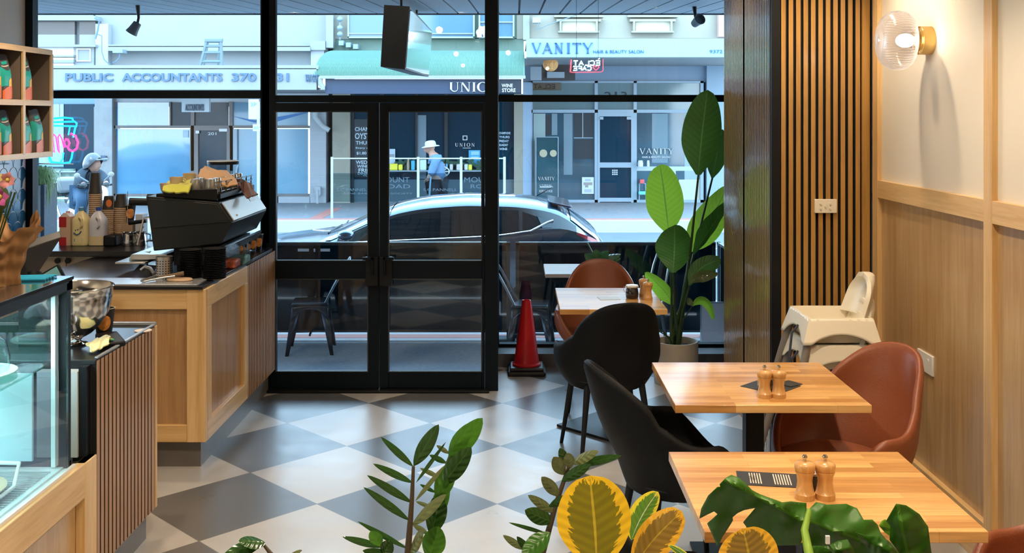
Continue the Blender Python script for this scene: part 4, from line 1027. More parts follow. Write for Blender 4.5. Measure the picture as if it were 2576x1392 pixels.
rk = thing('cup_rack', 'wire rack holding the upright stacks of brown cups', 'rack', (XX(270,CYS),CYS,zt))
m = MB()
for px_ in (221,257,289,324): m.tube([(XX(px_,CYS),CYS-.02,zt+.002),(XX(px_,CYS),CYS-.02,zt+.34)], .0022, 6)
m.tube([(XX(221,CYS),CYS-.06,zt+.008),(XX(324,CYS),CYS-.06,zt+.008)], .004, 6); m.build('rack_wire', STEEL, rk)
MB().box(XX(268,6.6),XX(300,6.6),6.54,6.66,zt,zt+.07).build('jug_block', BLACK, rk, bev=.01)
mj = thing('milk_jug', 'shiny steel milk jug on the back counter', 'jug', (XX(325,6.58),6.572,zt))
MB().lathe([(0,0),(.042,0),(.044,.01),(.038,.06),(.034,.075),(.037,.088),(.035,.088),(.033,.07),(.04,.01),(0,.006)], (XX(325,6.58),6.572,zt), 24).build('jug_body', STEEL, mj)
MB().tube([(XX(325,6.58)+.036,6.56,zt+.075),(XX(325,6.58)+.062,6.55,zt+.065),(XX(325,6.58)+.060,6.55,zt+.03),(XX(325,6.58)+.042,6.56,zt+.02)], .004).build('handle', STEEL, mj)
dup(mj, (XX(352,6.60),6.60,zt), 1.0, 'second steel milk jug, right of the first').name = 'milk_jug'
mj['group'] = 'steel milk jugs'; 
for o_ in bpy.data.objects:
    if o_.get('label') == 'second steel milk jug, right of the first': o_['group'] = 'steel milk jugs'
pf = thing('portafilter', 'black handled portafilter resting across the milk jugs', 'portafilter', (XX(340,6.5),6.5,zt+.09))
MB().tube([(XX(325,6.5),6.5,zt+.155),(XX(372,6.5),6.48,zt+.17)], [.014,.011], 10).build('handle', BLACK, pf); MB().tube([(XX(360,6.5),6.5,zt+.13),(XX(345,6.5),6.55,zt+.10)], [.006,.006]).build('neck', STEELB, pf)
o = dup(cup0, (XX(325,6.76),6.76,zt+.13), .2, 'black takeaway cup on the box behind the milk jugs')
bxx = tag(MB().box(XX(310,6.76)-.02,XX(342,6.76),6.70,6.81,zt,zt+.13).build('storage_box', mat('box_kraft',(.35,.24,.15),.7), None, bev=.003), 'brown box with cups on it behind the milk jugs', 'box')
sc2 = tag(MB().box(XX(347,6.75),XX(365,6.75),6.70,6.80,zt,zt+.19).build('napkin_box', mat('napkin_white',(.5,.55,.62),.5), None, bev=.004), 'pale box beside the dark cup near the machine', 'box')

# ---------------------------------------------------------------- COFFEE BAG SHELF on the left wall
sh = thing('wall_shelf', 'pine and brown cube shelf of coffee bags at the left edge', 'shelf', (-3.1,6.2,1.58))
FXs = -2.924; SZ = mat('shelf_brown', (.20,.155,.125), .6)
ys_ = [5.334, 5.724, 6.109, 6.477]; zs_ = [1.586, 1.905, 2.224]
m = MB(); t_ = .018
for z_ in zs_: m.box(LX+.012, FXs-.012, ys_[0], ys_[-1]+t_, z_-t_/2, z_+t_/2)
m.box(LX+.012, LX+.020, ys_[0], ys_[-1], zs_[0], zs_[-1])
for y_ in ys_: m.box(LX+.012, FXs-.012, y_, y_+t_, zs_[0]+t_/2, zs_[-1]-t_/2)
m.build('shelf_carcass', SZ, sh)
t2 = .034
split_boxes('edge_rail', [(FXs-.012, FXs, ys_[0], ys_[-1]+t_, z_-t2/2, z_+t2/2) for z_ in zs_], PINEH, sh, .001)
split_boxes('edge_stile', [(FXs-.012, FXs+.001, y_-.006, y_+t_+.006, zs_[0]+.01, zs_[-1]-.01) for y_ in ys_], PINE, sh, .001)
# bags
TEAL = mat('bag_teal', (.02,.40,.34), .4, noise=.1); ORG = mat('bag_orange', (.85,.18,.03), .4); YEL = mat('bag_yellow', (.90,.52,.05), .4); BAGD = mat('bag_dark', (.085,.080,.075), .38)
cb = thing('coffee_bag', 'dark coffee bag with teal and orange pattern in the cube shelf', 'coffee bag', (0,0,0), 'coffee bags in the cube shelf')
def bagf(u, v):     # front faces +x
    a = u*2*PI; ex = 3.2; c, s_ = math.cos(a), math.sin(a); k = 1/((abs(c)**ex+abs(s_)**ex)**(1/ex))
    d = .055*(1-.85*max(0,(v-.55)/.45)**1.1); w_ = .075*(1-.06*v+.05*math.sin(v*9))
    return V((k*c*d, k*s_*w_, .305*v+.006*math.sin(a*3+v*7)))
m = MB(); m.grid(bagf, 36, 24); m.box(-.05,.05,-.06,.06,0,.004); m.build('bag_body', BAGD, cb, smooth=50)
def patch(name, mt, u0, u1, v0, v1, off, edge):
    def f(u, v):
        uu = u0+(u1-u0)*u; vv = v0+(v1-v0)*v
        if edge: vv += edge(u)*(1 if v > .5 else 0)
        p = bagf(uu, min(1,vv)); n = V((math.cos(uu*2*PI), math.sin(uu*2*PI), 0)); return p+n*off
    MB().grid(f, 18, 14).build(name, mt, cb, smooth=50)
patch('teal_panel', TEAL, -.19, .19, .30, .70, .0015, lambda u: .03*math.sin(u*8))
patch('yellow_panel', YEL, .02, .19, .18, .44, .0028, lambda u: .08*math.sin(u*5))
patch('orange_panel', ORG, -.10, .12, .02, .22, .003, lambda u: .14*u)
patch('top_mark', TEAL, -.06, .06, .80, .86, .0015, None)
patch('label_line', mat('bag_cream',(.6,.55,.45),.5), -.08, .08, .75, .775, .0018, None)
k = 0
for zi in (0,1):
    for y_ in (5.42,5.58,5.80,5.97,6.19,6.33):
        if zi == 1 and y_ == 6.33: continue
        o = cb if k == 0 else dup(cb, (0,0,0)); o.location = (-2.995+.01*(k%3), y_+ (.0 if k%2 else .01), zs_[zi]+.010); o.rotation_euler = (0,0,random.uniform(-.12,.05)); o.scale = (.886,.886,.886*random.uniform(.93,1.03)); k += 1
# ---------------------------------------------------------------- PLANTS
def leaf(m, spine, hw, N=(0,-1,.25), fold=.25, shape=(.35,1.0), wave=0, nj=4, ni=14, curl=0, base=.0):
    """spine: 2-4 world points (smoothly interpolated); hw half width"""
    sp = [Vector(p) for p in spine]; N = Vector(N).normalized()
    if len(sp) == 2: sp = [sp[0], sp[0].lerp(sp[1],.5)+N*curl*(sp[1]-sp[0]).length, sp[1]]
    def bz(t):
        q = sp[:]
        while len(q) > 1: q = [q[i].lerp(q[i+1], t) for i in range(len(q)-1)]
        return q[0]
    pk, pw = shape
    def f(u, v):
        p = bz(v); T = (bz(min(1,v+.02))-bz(max(0,v-.02))).normalized(); S = T.cross(N).normalized(); NN = S.cross(T).normalized()
        a = v/pk if v < pk else (1-v)/(1-pk)
        w_ = hw*(max(base,math.sin(min(1,a)*PI/2)**.75) if v < pk else max(0,math.sin(min(1,a)*PI/2))**(.62*pw))
        x = u*2-1
        return p + S*w_*x + NN*(-fold*w_*abs(x)**1.5) + NN*wave*hw*math.sin(v*23+x*2)*abs(x)
    m.grid(f, nj*2, ni)
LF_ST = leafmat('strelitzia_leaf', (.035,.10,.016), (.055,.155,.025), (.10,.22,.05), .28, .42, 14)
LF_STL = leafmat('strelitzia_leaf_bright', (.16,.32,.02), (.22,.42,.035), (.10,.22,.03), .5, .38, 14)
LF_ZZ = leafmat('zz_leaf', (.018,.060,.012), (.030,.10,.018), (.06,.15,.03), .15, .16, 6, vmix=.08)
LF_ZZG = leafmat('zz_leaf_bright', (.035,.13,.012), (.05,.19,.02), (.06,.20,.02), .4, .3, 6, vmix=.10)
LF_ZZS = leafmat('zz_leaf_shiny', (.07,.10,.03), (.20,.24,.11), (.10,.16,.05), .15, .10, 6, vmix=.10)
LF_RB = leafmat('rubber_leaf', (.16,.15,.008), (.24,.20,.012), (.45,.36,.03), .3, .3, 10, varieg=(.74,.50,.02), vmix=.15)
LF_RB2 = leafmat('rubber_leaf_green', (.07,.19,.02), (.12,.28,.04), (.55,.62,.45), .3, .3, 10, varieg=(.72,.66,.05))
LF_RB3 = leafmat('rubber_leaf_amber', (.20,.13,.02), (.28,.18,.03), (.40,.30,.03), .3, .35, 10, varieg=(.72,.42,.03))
LF_MO = leafmat('monstera_leaf', (.030,.13,.006), (.055,.21,.012), (.09,.26,.02), .32, .45, 5, vmix=.12)
STEM = mat('stem_dark_green', (.035,.075,.02), .4); STEMB = mat('stem_brown', (.07,.05,.03), .5)
def lp(o, spine, hw, mt, label=None, **k):
    m = MB(); m.uv = []; leaf(m, spine, hw, **k)
    q = m.build('leaf', mt, o, smooth=80)
    if label: q['label'] = label
    return q
def px2(Y, *a): return [P(a[i], a[i+1], Y) for i in range(0, len(a), 2)]
# bird of paradise
SY = 7.05
st = thing('bird_of_paradise_plant', 'tall broad leaved green plant in a cream round pot', 'potted plant', (1.09, SY, 0))
pot = MB().lathe([(0,.0),(.142,.0),(.148,.006),(.150,.02),(.150,.280),(.148,.288),(.136,.288),(.134,.27),(.132,.24)], (1.09,SY,0), 48).build('pot', mat('pot_cream',(.50,.44,.36),.75,noise=.04,nscale=20), st)
MB().lathe([(0,.252),(.07,.256),(.133,.244)], (1.09,SY,0), 30).build('soil', mat('soil',(.018,.013,.010),.95,bump=1,nscale=60), st)
def y_(d): return SY+d
def P3(px, py, d): return P(px, py, SY+d)
S_ = [ # (spine px, dy, halfwidth px, mat, N, fold)
 ([(1757,440),(1762,360),(1772,290),(1780,226)], -.05, 50, LF_ST, (0,-1,.1), .15, (.42,.85)),
 ([(1792,448),(1800,400),(1808,370),(1818,325)], .12, 24, LF_ST, (-.3,-1,.1), .2, (.4,1)),
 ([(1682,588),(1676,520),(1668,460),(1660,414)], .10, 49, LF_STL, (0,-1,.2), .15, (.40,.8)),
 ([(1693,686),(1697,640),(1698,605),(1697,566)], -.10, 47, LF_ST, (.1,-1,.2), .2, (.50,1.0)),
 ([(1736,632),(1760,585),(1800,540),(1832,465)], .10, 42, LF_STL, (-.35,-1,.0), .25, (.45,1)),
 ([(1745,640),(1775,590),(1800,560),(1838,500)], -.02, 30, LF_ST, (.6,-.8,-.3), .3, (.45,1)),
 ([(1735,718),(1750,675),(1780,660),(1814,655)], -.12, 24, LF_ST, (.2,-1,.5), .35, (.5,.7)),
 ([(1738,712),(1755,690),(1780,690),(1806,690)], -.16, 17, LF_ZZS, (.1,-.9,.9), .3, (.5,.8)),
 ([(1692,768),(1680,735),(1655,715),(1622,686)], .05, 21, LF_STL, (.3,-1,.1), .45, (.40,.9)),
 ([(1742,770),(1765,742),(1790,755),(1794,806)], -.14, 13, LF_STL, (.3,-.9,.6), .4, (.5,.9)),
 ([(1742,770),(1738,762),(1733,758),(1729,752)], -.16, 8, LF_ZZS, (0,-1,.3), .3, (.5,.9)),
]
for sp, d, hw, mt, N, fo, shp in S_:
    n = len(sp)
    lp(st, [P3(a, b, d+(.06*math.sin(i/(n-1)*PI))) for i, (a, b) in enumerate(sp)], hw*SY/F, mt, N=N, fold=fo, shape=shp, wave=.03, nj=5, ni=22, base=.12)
base = V((1.09, SY, .25))
for k, (px_, py_, d, mx_, my_, r1) in enumerate([(1757,440,-.05,1738,620,.007),(1792,448,.12,1745,640,.007),(1682,588,.10,1690,740,.006),(1693,686,-.10,1698,780,.006),(1736,632,.10,1718,740,.007),(1745,640,-.02,1722,740,.006),(1735,718,-.12,1716,790,.006),(1692,768,.05,1698,810,.004),(1742,770,-.14,1716,810,.0035),(1667,832,-.1,1676,845,.004),(1655,812,-.08,1660,835,.003)]):
    a = k*1.9; b = base+V((.03*math.cos(a)-.01, .03*math.sin(a), 0))
    mid = P3(mx_, my_, d*.6)
    MB().tube([b, b.lerp(mid,.5)+V((0,0,.01)), mid, P3(px_,py_,d)], [.014 if r1 > .005 else .006,.012 if r1 > .005 else .005, r1*1.3, r1], 8).build('stem', STEM, st, smooth=60)

# planter with the foreground plants (its box stands below the picture)
PY = 1.45
ptr = thing('planter_box', 'low wooden planter box under the foreground plants', 'planter', (.35, PY, 0))
MB().box(-.75,1.35,1.28,1.62,0,.92).build('box_body', OAK, ptr); MB().box(-.73,1.33,1.30,1.60,.90,.935).build('soil', mat('soil2',(.02,.015,.01),.95), ptr)
def zz(label, loc, stemp, leaves, stmat=STEMB):
    t = thing('zz_plant', label, 'plant', loc, 'zz plants in the foreground')
    root = V(loc)
    MB().tube([root, *stemp], [.008]+[.0052-.0030*i/(len(stemp)-1) for i in range(len(stemp))], 8).build('stem', stmat, t, smooth=60)
    for (a, b, c, d, hw, Y, mt, N) in leaves:
        p0, p1 = P(a,b,Y), P(c,d,Y-.03*(1 if hw > 9 else .3))
        lp(t, [p0, p1], hw*Y/F, mt, N=N, fold=.2, shape=(.45,1.1), curl=.04, nj=3, ni=12)
    return t
A = (0,-1,.3); B = (-.3,-.8,.8)
Y1_ = 1.40
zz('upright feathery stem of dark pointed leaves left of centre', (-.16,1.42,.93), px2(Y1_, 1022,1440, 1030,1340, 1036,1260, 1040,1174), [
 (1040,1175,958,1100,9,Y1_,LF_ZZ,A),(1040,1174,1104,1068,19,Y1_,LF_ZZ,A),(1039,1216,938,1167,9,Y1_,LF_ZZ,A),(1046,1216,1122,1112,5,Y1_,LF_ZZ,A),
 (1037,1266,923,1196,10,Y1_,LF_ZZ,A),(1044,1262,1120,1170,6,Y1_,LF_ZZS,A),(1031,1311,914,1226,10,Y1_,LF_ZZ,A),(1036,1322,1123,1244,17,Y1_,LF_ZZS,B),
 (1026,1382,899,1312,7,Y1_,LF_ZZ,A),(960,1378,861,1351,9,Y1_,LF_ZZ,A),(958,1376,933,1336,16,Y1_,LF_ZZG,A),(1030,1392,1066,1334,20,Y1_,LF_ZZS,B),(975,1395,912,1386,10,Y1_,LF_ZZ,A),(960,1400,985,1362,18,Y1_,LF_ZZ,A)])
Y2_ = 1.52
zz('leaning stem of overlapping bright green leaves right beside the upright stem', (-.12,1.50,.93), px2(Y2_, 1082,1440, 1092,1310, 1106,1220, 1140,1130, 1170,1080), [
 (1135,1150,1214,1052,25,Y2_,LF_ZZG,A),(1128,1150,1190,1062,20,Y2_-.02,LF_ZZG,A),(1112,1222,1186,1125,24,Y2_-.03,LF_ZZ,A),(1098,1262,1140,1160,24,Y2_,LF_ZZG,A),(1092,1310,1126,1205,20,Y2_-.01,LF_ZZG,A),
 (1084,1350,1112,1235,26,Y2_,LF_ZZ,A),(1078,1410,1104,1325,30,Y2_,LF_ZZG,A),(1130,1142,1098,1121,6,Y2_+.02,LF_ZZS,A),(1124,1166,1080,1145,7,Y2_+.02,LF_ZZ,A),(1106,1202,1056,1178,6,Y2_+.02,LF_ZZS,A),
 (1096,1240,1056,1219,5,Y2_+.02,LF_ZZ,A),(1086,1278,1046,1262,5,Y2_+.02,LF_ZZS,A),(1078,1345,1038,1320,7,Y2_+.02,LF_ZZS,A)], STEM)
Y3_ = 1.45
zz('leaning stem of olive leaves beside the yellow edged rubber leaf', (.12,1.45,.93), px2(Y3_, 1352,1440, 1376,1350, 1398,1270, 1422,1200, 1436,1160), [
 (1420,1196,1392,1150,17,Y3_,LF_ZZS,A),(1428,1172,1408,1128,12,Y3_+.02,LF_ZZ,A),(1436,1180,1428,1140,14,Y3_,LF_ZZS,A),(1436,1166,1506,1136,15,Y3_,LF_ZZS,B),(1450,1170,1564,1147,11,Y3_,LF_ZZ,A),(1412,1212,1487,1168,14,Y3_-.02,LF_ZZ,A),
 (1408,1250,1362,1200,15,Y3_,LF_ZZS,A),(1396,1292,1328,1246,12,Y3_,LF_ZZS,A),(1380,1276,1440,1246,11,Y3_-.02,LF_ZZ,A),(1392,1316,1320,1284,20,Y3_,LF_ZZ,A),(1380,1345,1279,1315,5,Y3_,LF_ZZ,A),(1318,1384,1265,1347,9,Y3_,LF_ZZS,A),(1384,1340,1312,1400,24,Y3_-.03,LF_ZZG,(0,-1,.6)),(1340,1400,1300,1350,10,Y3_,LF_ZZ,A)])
zz('single rounded dark leaf at the lower left of the foreground', (-.42,1.45,.93), px2(1.45, 720,1440, 690,1405, 664,1372), [(664,1362,560,1400,19,1.45,LF_ZZ,(0,-.8,.7)),(668,1366,600,1362,20,1.45,LF_ZZ,(0,-.6,.8)),(720,1402,760,1386,10,1.45,LF_ZZS,(0,-.6,.8))])
# rubber plant
rb = thing('rubber_plant', 'variegated rubber plant with large yellow edged leaves', 'plant', (.25,1.42,.93))
MB().tube([(.25,1.42,.93),(.20,1.40,1.12),P(1560,1440,1.35)], [.012,.010,.007], 8).build('stem', STEMB, rb)
lp(rb, px2(1.30, 1500,1440, 1502,1350, 1490,1265, 1484,1197), 94*1.3/F, LF_RB, 'broad leaf with yellow margin', N=(0,-1,.25), fold=.12, shape=(.48,.8), nj=6, ni=24)
lp(rb, px2(1.42, 1588,1360, 1605,1310, 1630,1270, 1656,1238), 33*1.42/F, LF_RB2, 'pale leaf with white midrib', N=(.3,-1,.2), fold=.25, shape=(.45,.9), nj=5, ni=20)
lp(rb, px2(1.33, 1590,1440, 1625,1370, 1670,1330, 1716,1287), 46*1.33/F, LF_RB3, 'amber leaf with yellow tip', N=(-.4,-1,.2), fold=.25, shape=(.5,.7), nj=5, ni=20)
lp(rb, px2(1.25, 1895,1480, 1890,1420, 1880,1370, 1868,1330), 78*1.25/F, LF_RB3, N=(0,-1,.3), fold=.15, shape=(.45,.8), nj=6, ni=20)
lp(rb, px2(1.30, 1750,1420, 1720,1395, 1700,1380, 1680,1372), 10*1.3/F, LF_RB2, N=(0,-.8,.6), fold=.3, nj=3)
MB().tube([(.25,1.42,.93),(.28,1.35,1.1),P(1895,1480,1.25)], .006, 8).build('stem', STEMB, rb)
# monstera
mo = thing('monstera_plant', 'glossy green split leaf plant in front of the nearest table', 'plant', (.60,1.50,.93))
def outline_leaf(pts, Y, rib0, rib1, fold, tilt, mt, name='leaf'):
    """flat outline in crop coordinates bent about its midrib into a real curved sheet"""
    q = [(1700+x*.2717, 1160+y*.2717) for x, y in pts]
    r0 = Vector((1700+rib0[0]*.2717, 1160+rib0[1]*.2717)); r1 = Vector((1700+rib1[0]*.2717, 1160+rib1[1]*.2717)); d = (r1-r0); L = d.length; d.normalize(); n = Vector((-d.y, d.x))
    bm = bmesh.new(); vs_ = [bm.verts.new((x,y,0)) for x, y in q]; f = bm.faces.new(vs_); bmesh.ops.triangulate(bm, faces=[f])
    for _ in range(3): 
        es = [e for e in bm.edges if e.calc_length() > 9]
        if not es: break
        bmesh.ops.subdivide_edges(bm, edges=es, cuts=1); bmesh.ops.triangulate(bm, faces=bm.faces[:])
    m = MB(); m.uv = []; bm.verts.ensure_lookup_table(); vv = []; uv = []
    for v_ in bm.verts:
        p = Vector((v_.co.x, v_.co.y)); a = (p-r0).dot(d); b = (p-r0).dot(n)
        dep = Y + fold*abs(b)*.0008 + tilt*(a/L)*.10 + .012*math.sin(a*.06)*math.sin(b*.05+1)
        w3 = P(p.x, p.y, dep); vv.append(w3); uv.append((.5+b/200, max(0,min(1,a/L))))
    m.v = [tuple(x) for x in vv]; m.uv = uv; m.f = [tuple(v_.index for v_ in f_.verts) for f_ in bm.faces]; bm.free()
    o = m.build(name, mt, mo, smooth=70); md = o.modifiers.new('s','SOLIDIFY'); md.thickness = .0012; return o
outline_leaf([(515,135),(455,165),(405,215),(412,238),(385,240),(300,320),(235,440),(218,530),(355,462),(388,490),(330,545),(293,575),(370,750),(388,800),(430,700),(530,545),(525,520),(575,480),(640,450),(740,430),(680,500),(625,565),(650,600),(665,640),(720,640),(800,690),(900,780),(1150,775),(1190,650),(1210,520),(1205,390),(1060,375),(980,385),(860,345),(770,310),(700,270),(640,210),(590,165)], 1.62, (1190,560), (470,180), 1.2, -.6, LF_MO)
outline_leaf([(1240,440),(1300,380),(1400,405),(1580,398),(1680,440),(1740,545),(1820,543),(1868,590),(1900,670),(1960,740),(2090,900),(1500,900),(1250,800),(1230,640),(1250,560)], 1.60, (1240,560), (1900,800), 1.0, .4, LF_MO)
outline_leaf([(1950,550),(2040,395),(2130,410),(2250,490),(2330,610),(2370,900),(2100,900),(1985,730),(1990,600)], 1.56, (2150,900), (2050,400), .8, -.4, LF_MO)
outline_leaf([(1250,785),(1400,790),(1500,740),(1590,728),(1650,820),(1670,900),(1240,900)], 1.54, (1250,860), (1640,800), .8, .3, LF_ZZG)
outline_leaf([(1660,660),(1760,690),(1880,700),(1960,740),(2110,900),(1850,900),(1800,780)], 1.55, (1700,680), (2080,880), .8, .3, LF_ZZG)
outline_leaf([(1880,600),(1905,555),(1935,540),(1955,580),(1985,590),(2002,640),(1975,690),(1930,660)], 1.58, (1900,620), (1990,640), .6, .2, LF_STL)
MB().tube([(.60,1.50,.93),P(2045,1440,1.52),P(2032,1380,1.55),P(2024,1335,1.58),P(2036,1282,1.60)], [.009,.008,.007,.006,.004], 8).build('petiole', mat('petiole_lime',(.20,.36,.03),.4), mo, smooth=60)
MB().tube([(.62,1.50,.93),P(2270,1450,1.55),P(2262,1420,1.56)], .006, 8).build('petiole', STEM, mo)
MB().box(P(2078,1392,1.52).x,P(2088,1392,1.52).x,1.52,1.524,ZZ(1370,1.52),ZZ(1350,1.52)).build('plant_tag', PAPER, mo)
MB().tube([P(2083,1369,1.523), (.63,1.50,.93)], .0015, 6).build('tag_stick', STEM, mo)
# ---------------------------------------------------------------- STREET GROUND
ZG = -.12; ZR = -.42; ZF = -.20
PAVE = mat('asphalt_path', (.40,.50,.60), .85, noise=.12, nscale=30)
struct(MB().box(-22, 16, YW+.12, 8.88, ZG-.2, ZG).box(-22,-.18,YL+.12,YW+.12,ZG-.2,ZG).build('footpath', PAVE), 'dark asphalt footpath outside the cafe')
KW = mat('kerb_white', (.38,.39,.40), .7); KP = mat('kerb_pink', (.42,.17,.14), .8); KG = mat('kerb_grey', (.30,.31,.33), .8)
kb = sroot('kerb', 'pale kerb with faded pink strip by the cafe', (0,9.2,ZG))
MB().box(-22,16,8.88,8.99,ZG-.2,ZG+.004).build('kerb_stone', KG, kb); MB().box(-22,16,8.99,9.14,ZG-.2,ZG+.006).build('kerb_strip', KP, kb); MB().box(-22,16,9.14,9.34,ZG-.35,ZG+.004).build('kerb_edge', KW, kb)
ROAD = mat('road', (.13,.155,.17), .8, noise=.08, nscale=3)
struct(MB().box(-40, 34, 9.3, 20.0, ZR-.2, ZR).build('road', ROAD), 'wide grey street between the cafe and the shops')
m = MB(); 
for y_, w_ in ((12.4,.10),(14.2,.10),(15.4,.08),(17.3,.10)): m.box(-40,34,y_,y_+w_,ZR,ZR+.004)
struct(m.build('road_line', mat('line_white',(.7,.72,.72),.7), None), 'white painted lines and tram rails along the street')
m = MB()
for x_ in range(-20,20,3): m.box(x_,x_+1.4,13.3,13.38,ZR,ZR+.004)
struct(m.build('road_line', mat('line_yellow',(.6,.55,.35),.7), None), 'short yellowish dashes along the street')
fk = sroot('far_footpath', 'grey far footpath with pink kerb strip', (0,20,ZF))
MB().box(-40,34,20.0,26,ZF-.3,ZF).build('paving', mat('far_pave',(.20,.21,.23),.85,noise=.1), fk)
MB().box(-40,34,19.75,20.0,ZR-.1,ZF).build('kerb_stone', mat('kerb_far',(.45,.47,.48),.8), fk)
MB().box(-40,34,20.02,20.22,ZF,ZF+.004).box(XX(820,22),XX(850,22),20.2,22.5,ZF,ZF+.004).build('kerb_strip', KP, fk)

# ---------------------------------------------------------------- AWNING OVER OUR FOOTPATH
aw = sroot('soffit', 'grey boarded underside of the street awning', (0,9,2.75))
zs0, zs1, yA, yB = 2.755, ZZ(34,10.9), YW+.06, 10.9
GRYS = mat('soffit_grey', (.36,.40,.45), .6)
m = MB(); x_ = -9.0
while x_ < 6:
    a, b = x_+.004, x_+.20
    m.add([(a,yA,zs0),(b,yA,zs0),(b,yB,zs1),(a,yB,zs1),(a,yA,zs0+.03),(b,yA,zs0+.03),(b,yB,zs1+.03),(a,yB,zs1+.03)], [(0,3,2,1),(4,5,6,7),(0,1,5,4),(1,2,6,5),(2,3,7,6),(3,0,4,7)]); x_ += .215
x_ = -9.0
while x_ < -.40:
    a, b = x_+.004, x_+.20; zq = zs0-.045
    m.add([(a,YL+.08,zq),(b,YL+.08,zq),(b,yA,zs0),(a,yA,zs0),(a,YL+.08,zq+.03),(b,YL+.08,zq+.03),(b,yA,zs0+.03),(a,yA,zs0+.03)], [(0,3,2,1),(4,5,6,7),(0,1,5,4),(1,2,6,5),(2,3,7,6),(3,0,4,7)]); x_ += .215
m.build('soffit_board', GRYS, aw); MB().prism([(YL+.08,zs0-.015),(yA,zs0+.03),(yA,zs0+.5),(YL+.08,zs0+.5)], -9, -.2, 'x').build('awning_deck', mat('soffit_dark2',(.06,.07,.085),.7), aw)
MB().prism([(yA,zs0+.03),(yB+.05,zs1+.03),(yB+.05,zs1+.30),(yA,zs0+.5)], -9, 6, 'x').build('awning_deck', mat('soffit_dark',(.06,.07,.085),.7), aw)
MB().box(-9,6,yB,yB+.05,zs1-.012,zs1+.2).build('fascia', mat('fascia_dark',(.05,.06,.07),.6), aw)
struct(MB().box(-9,LX-.1,YL,YL+.15,-.1,3.2).build('wall_outside', mat('ext_render',(.2,.22,.24),.8)), 'outside wall left of the cafe front')
struct(MB().box(RX+.1,6,YW,YW+.15,-.1,3.2).build('wall_outside', mat('ext_render2',(.2,.22,.24),.8)), 'outside wall right of the cafe front')
struct(MB().box(LX,RX+.1,YW-.1,YW+.12,CZ+.11,7.5).build('wall_outside', mat('ext_render3',(.3,.32,.34),.8)), 'outside wall above the cafe front')
# hanging sign box
hs = thing('hanging_sign', 'black box sign hanging under the street awning', 'sign', (-.93,9.2,2.22))
y0, y1 = 7.85, 10.7
zt0 = ZZ(13,y0); c = [(XX(966,y0),XX(1031,y0),zt0),(XX(957,y0),XX(1019,y0),ZZ(171,y0))]
L_ = MB()
far = [(P(1046,88,y1)),(P(1098,88,y1)),(P(1093,200,y1)),(P(1045,200,y1))]
near = [P(966,12,y0),P(1031,16,y0),P(1019,175,y0),P(957,168,y0)]
dx = .0
fz0, fz1 = far[0].z, far[2].z
# keep box section constant, running straight back
farv = [V((near[0].x+dx, y1, near[0].z)),V((near[1].x+dx, y1, near[1].z)),V((near[2].x+dx, y1, near[2].z)),V((near[3].x+dx, y1, near[3].z))]
farv = [q+V((-.065,0,.05)) for q in farv]
L_.add([*near,*farv], [(0,1,2,3),(7,6,5,4),(0,4,5,1),(1,5,6,2),(2,6,7,3),(3,7,4,0)])
L_.build('sign_box', mat('sign_box_dark',(.03,.032,.034),.55), hs, bev=.004)
SGM = mat('sign_gloss', (.62,.70,.78), .04, .75, coat=1)
e = .02
def side(u, v, o=.004): 
    a = near[1].lerp(farv[1], u); b = near[2].lerp(farv[2], u); q = a.lerp(b, v); q.x += o; return q
m = MB(); m.add([side(.01,.04),side(.99,.04),side(.99,.97),side(.01,.97)], [(0,1,2,3)]); sf = m.build('sign_face', SGM, hs)
MB().tube([(-.93,8.3,2.68),(-.93,8.3,2.80)], .012).tube([(-.99,10.2,2.7),(-.99,10.2,2.9)], .012).build('hanger', BLACK, hs)
# spotlights on the soffit
def spotl(label, px, py, Y, face, zt_):
    t = thing('soffit_spotlight', label, 'spotlight', (XX(px,Y),Y,zt_-.0), 'spotlights under the awning')
    c = P(px,py,Y)
    MB().tube([V((c.x,Y,zt_)), V((c.x,Y,c.z+.08)), c+V((0,0,.03))], [.02,.012,.012], 10).build('bracket', BLACK, t)
    MB().lathe([(0,.0),(.036,.0),(.04,.01),(.042,.11),(.036,.112),(0,.105)], (0,0,0), 20).build('spot_head', mat('spot_grey',(.10,.105,.11),.4), t)
    h = t.children[-1]; h.location = c-t.location; h.rotation_euler = face; return t
def zsof(y): return zs0+(zs1-zs0)*(y-yA)/(yB-yA)
for px_, py_, Y_, f_, lb in ((1747,60,9.6,(math.radians(70),0,math.radians(20)),'round spotlight under the awning at the right'),(346,58,9.4,(math.radians(150),0,math.radians(-60)),'small spotlight under the awning at the left')):
    t = thing('soffit_spotlight', lb, 'spotlight', (XX(px_,Y_),Y_,zsof(Y_)-.002), 'spotlights under the awning')
    c = P(px_,py_,Y_)
    q = MB().lathe([(0,-.05),(.036,-.05),(.045,.02),(.055,.06),(.050,.06),(.04,.03),(0,.03)], (0,0,0), 24).build('spot_head', mat('spot_grey',(.09,.095,.10),.4), None)
    q.parent = t; q.location = c-t.location; q.rotation_euler = f_
    MB().tube([V((c.x,Y_,zsof(Y_))), V((c.x+.01,Y_,c.z+.05)), c], [.022,.012,.012], 10).build('bracket', BLACK, t)

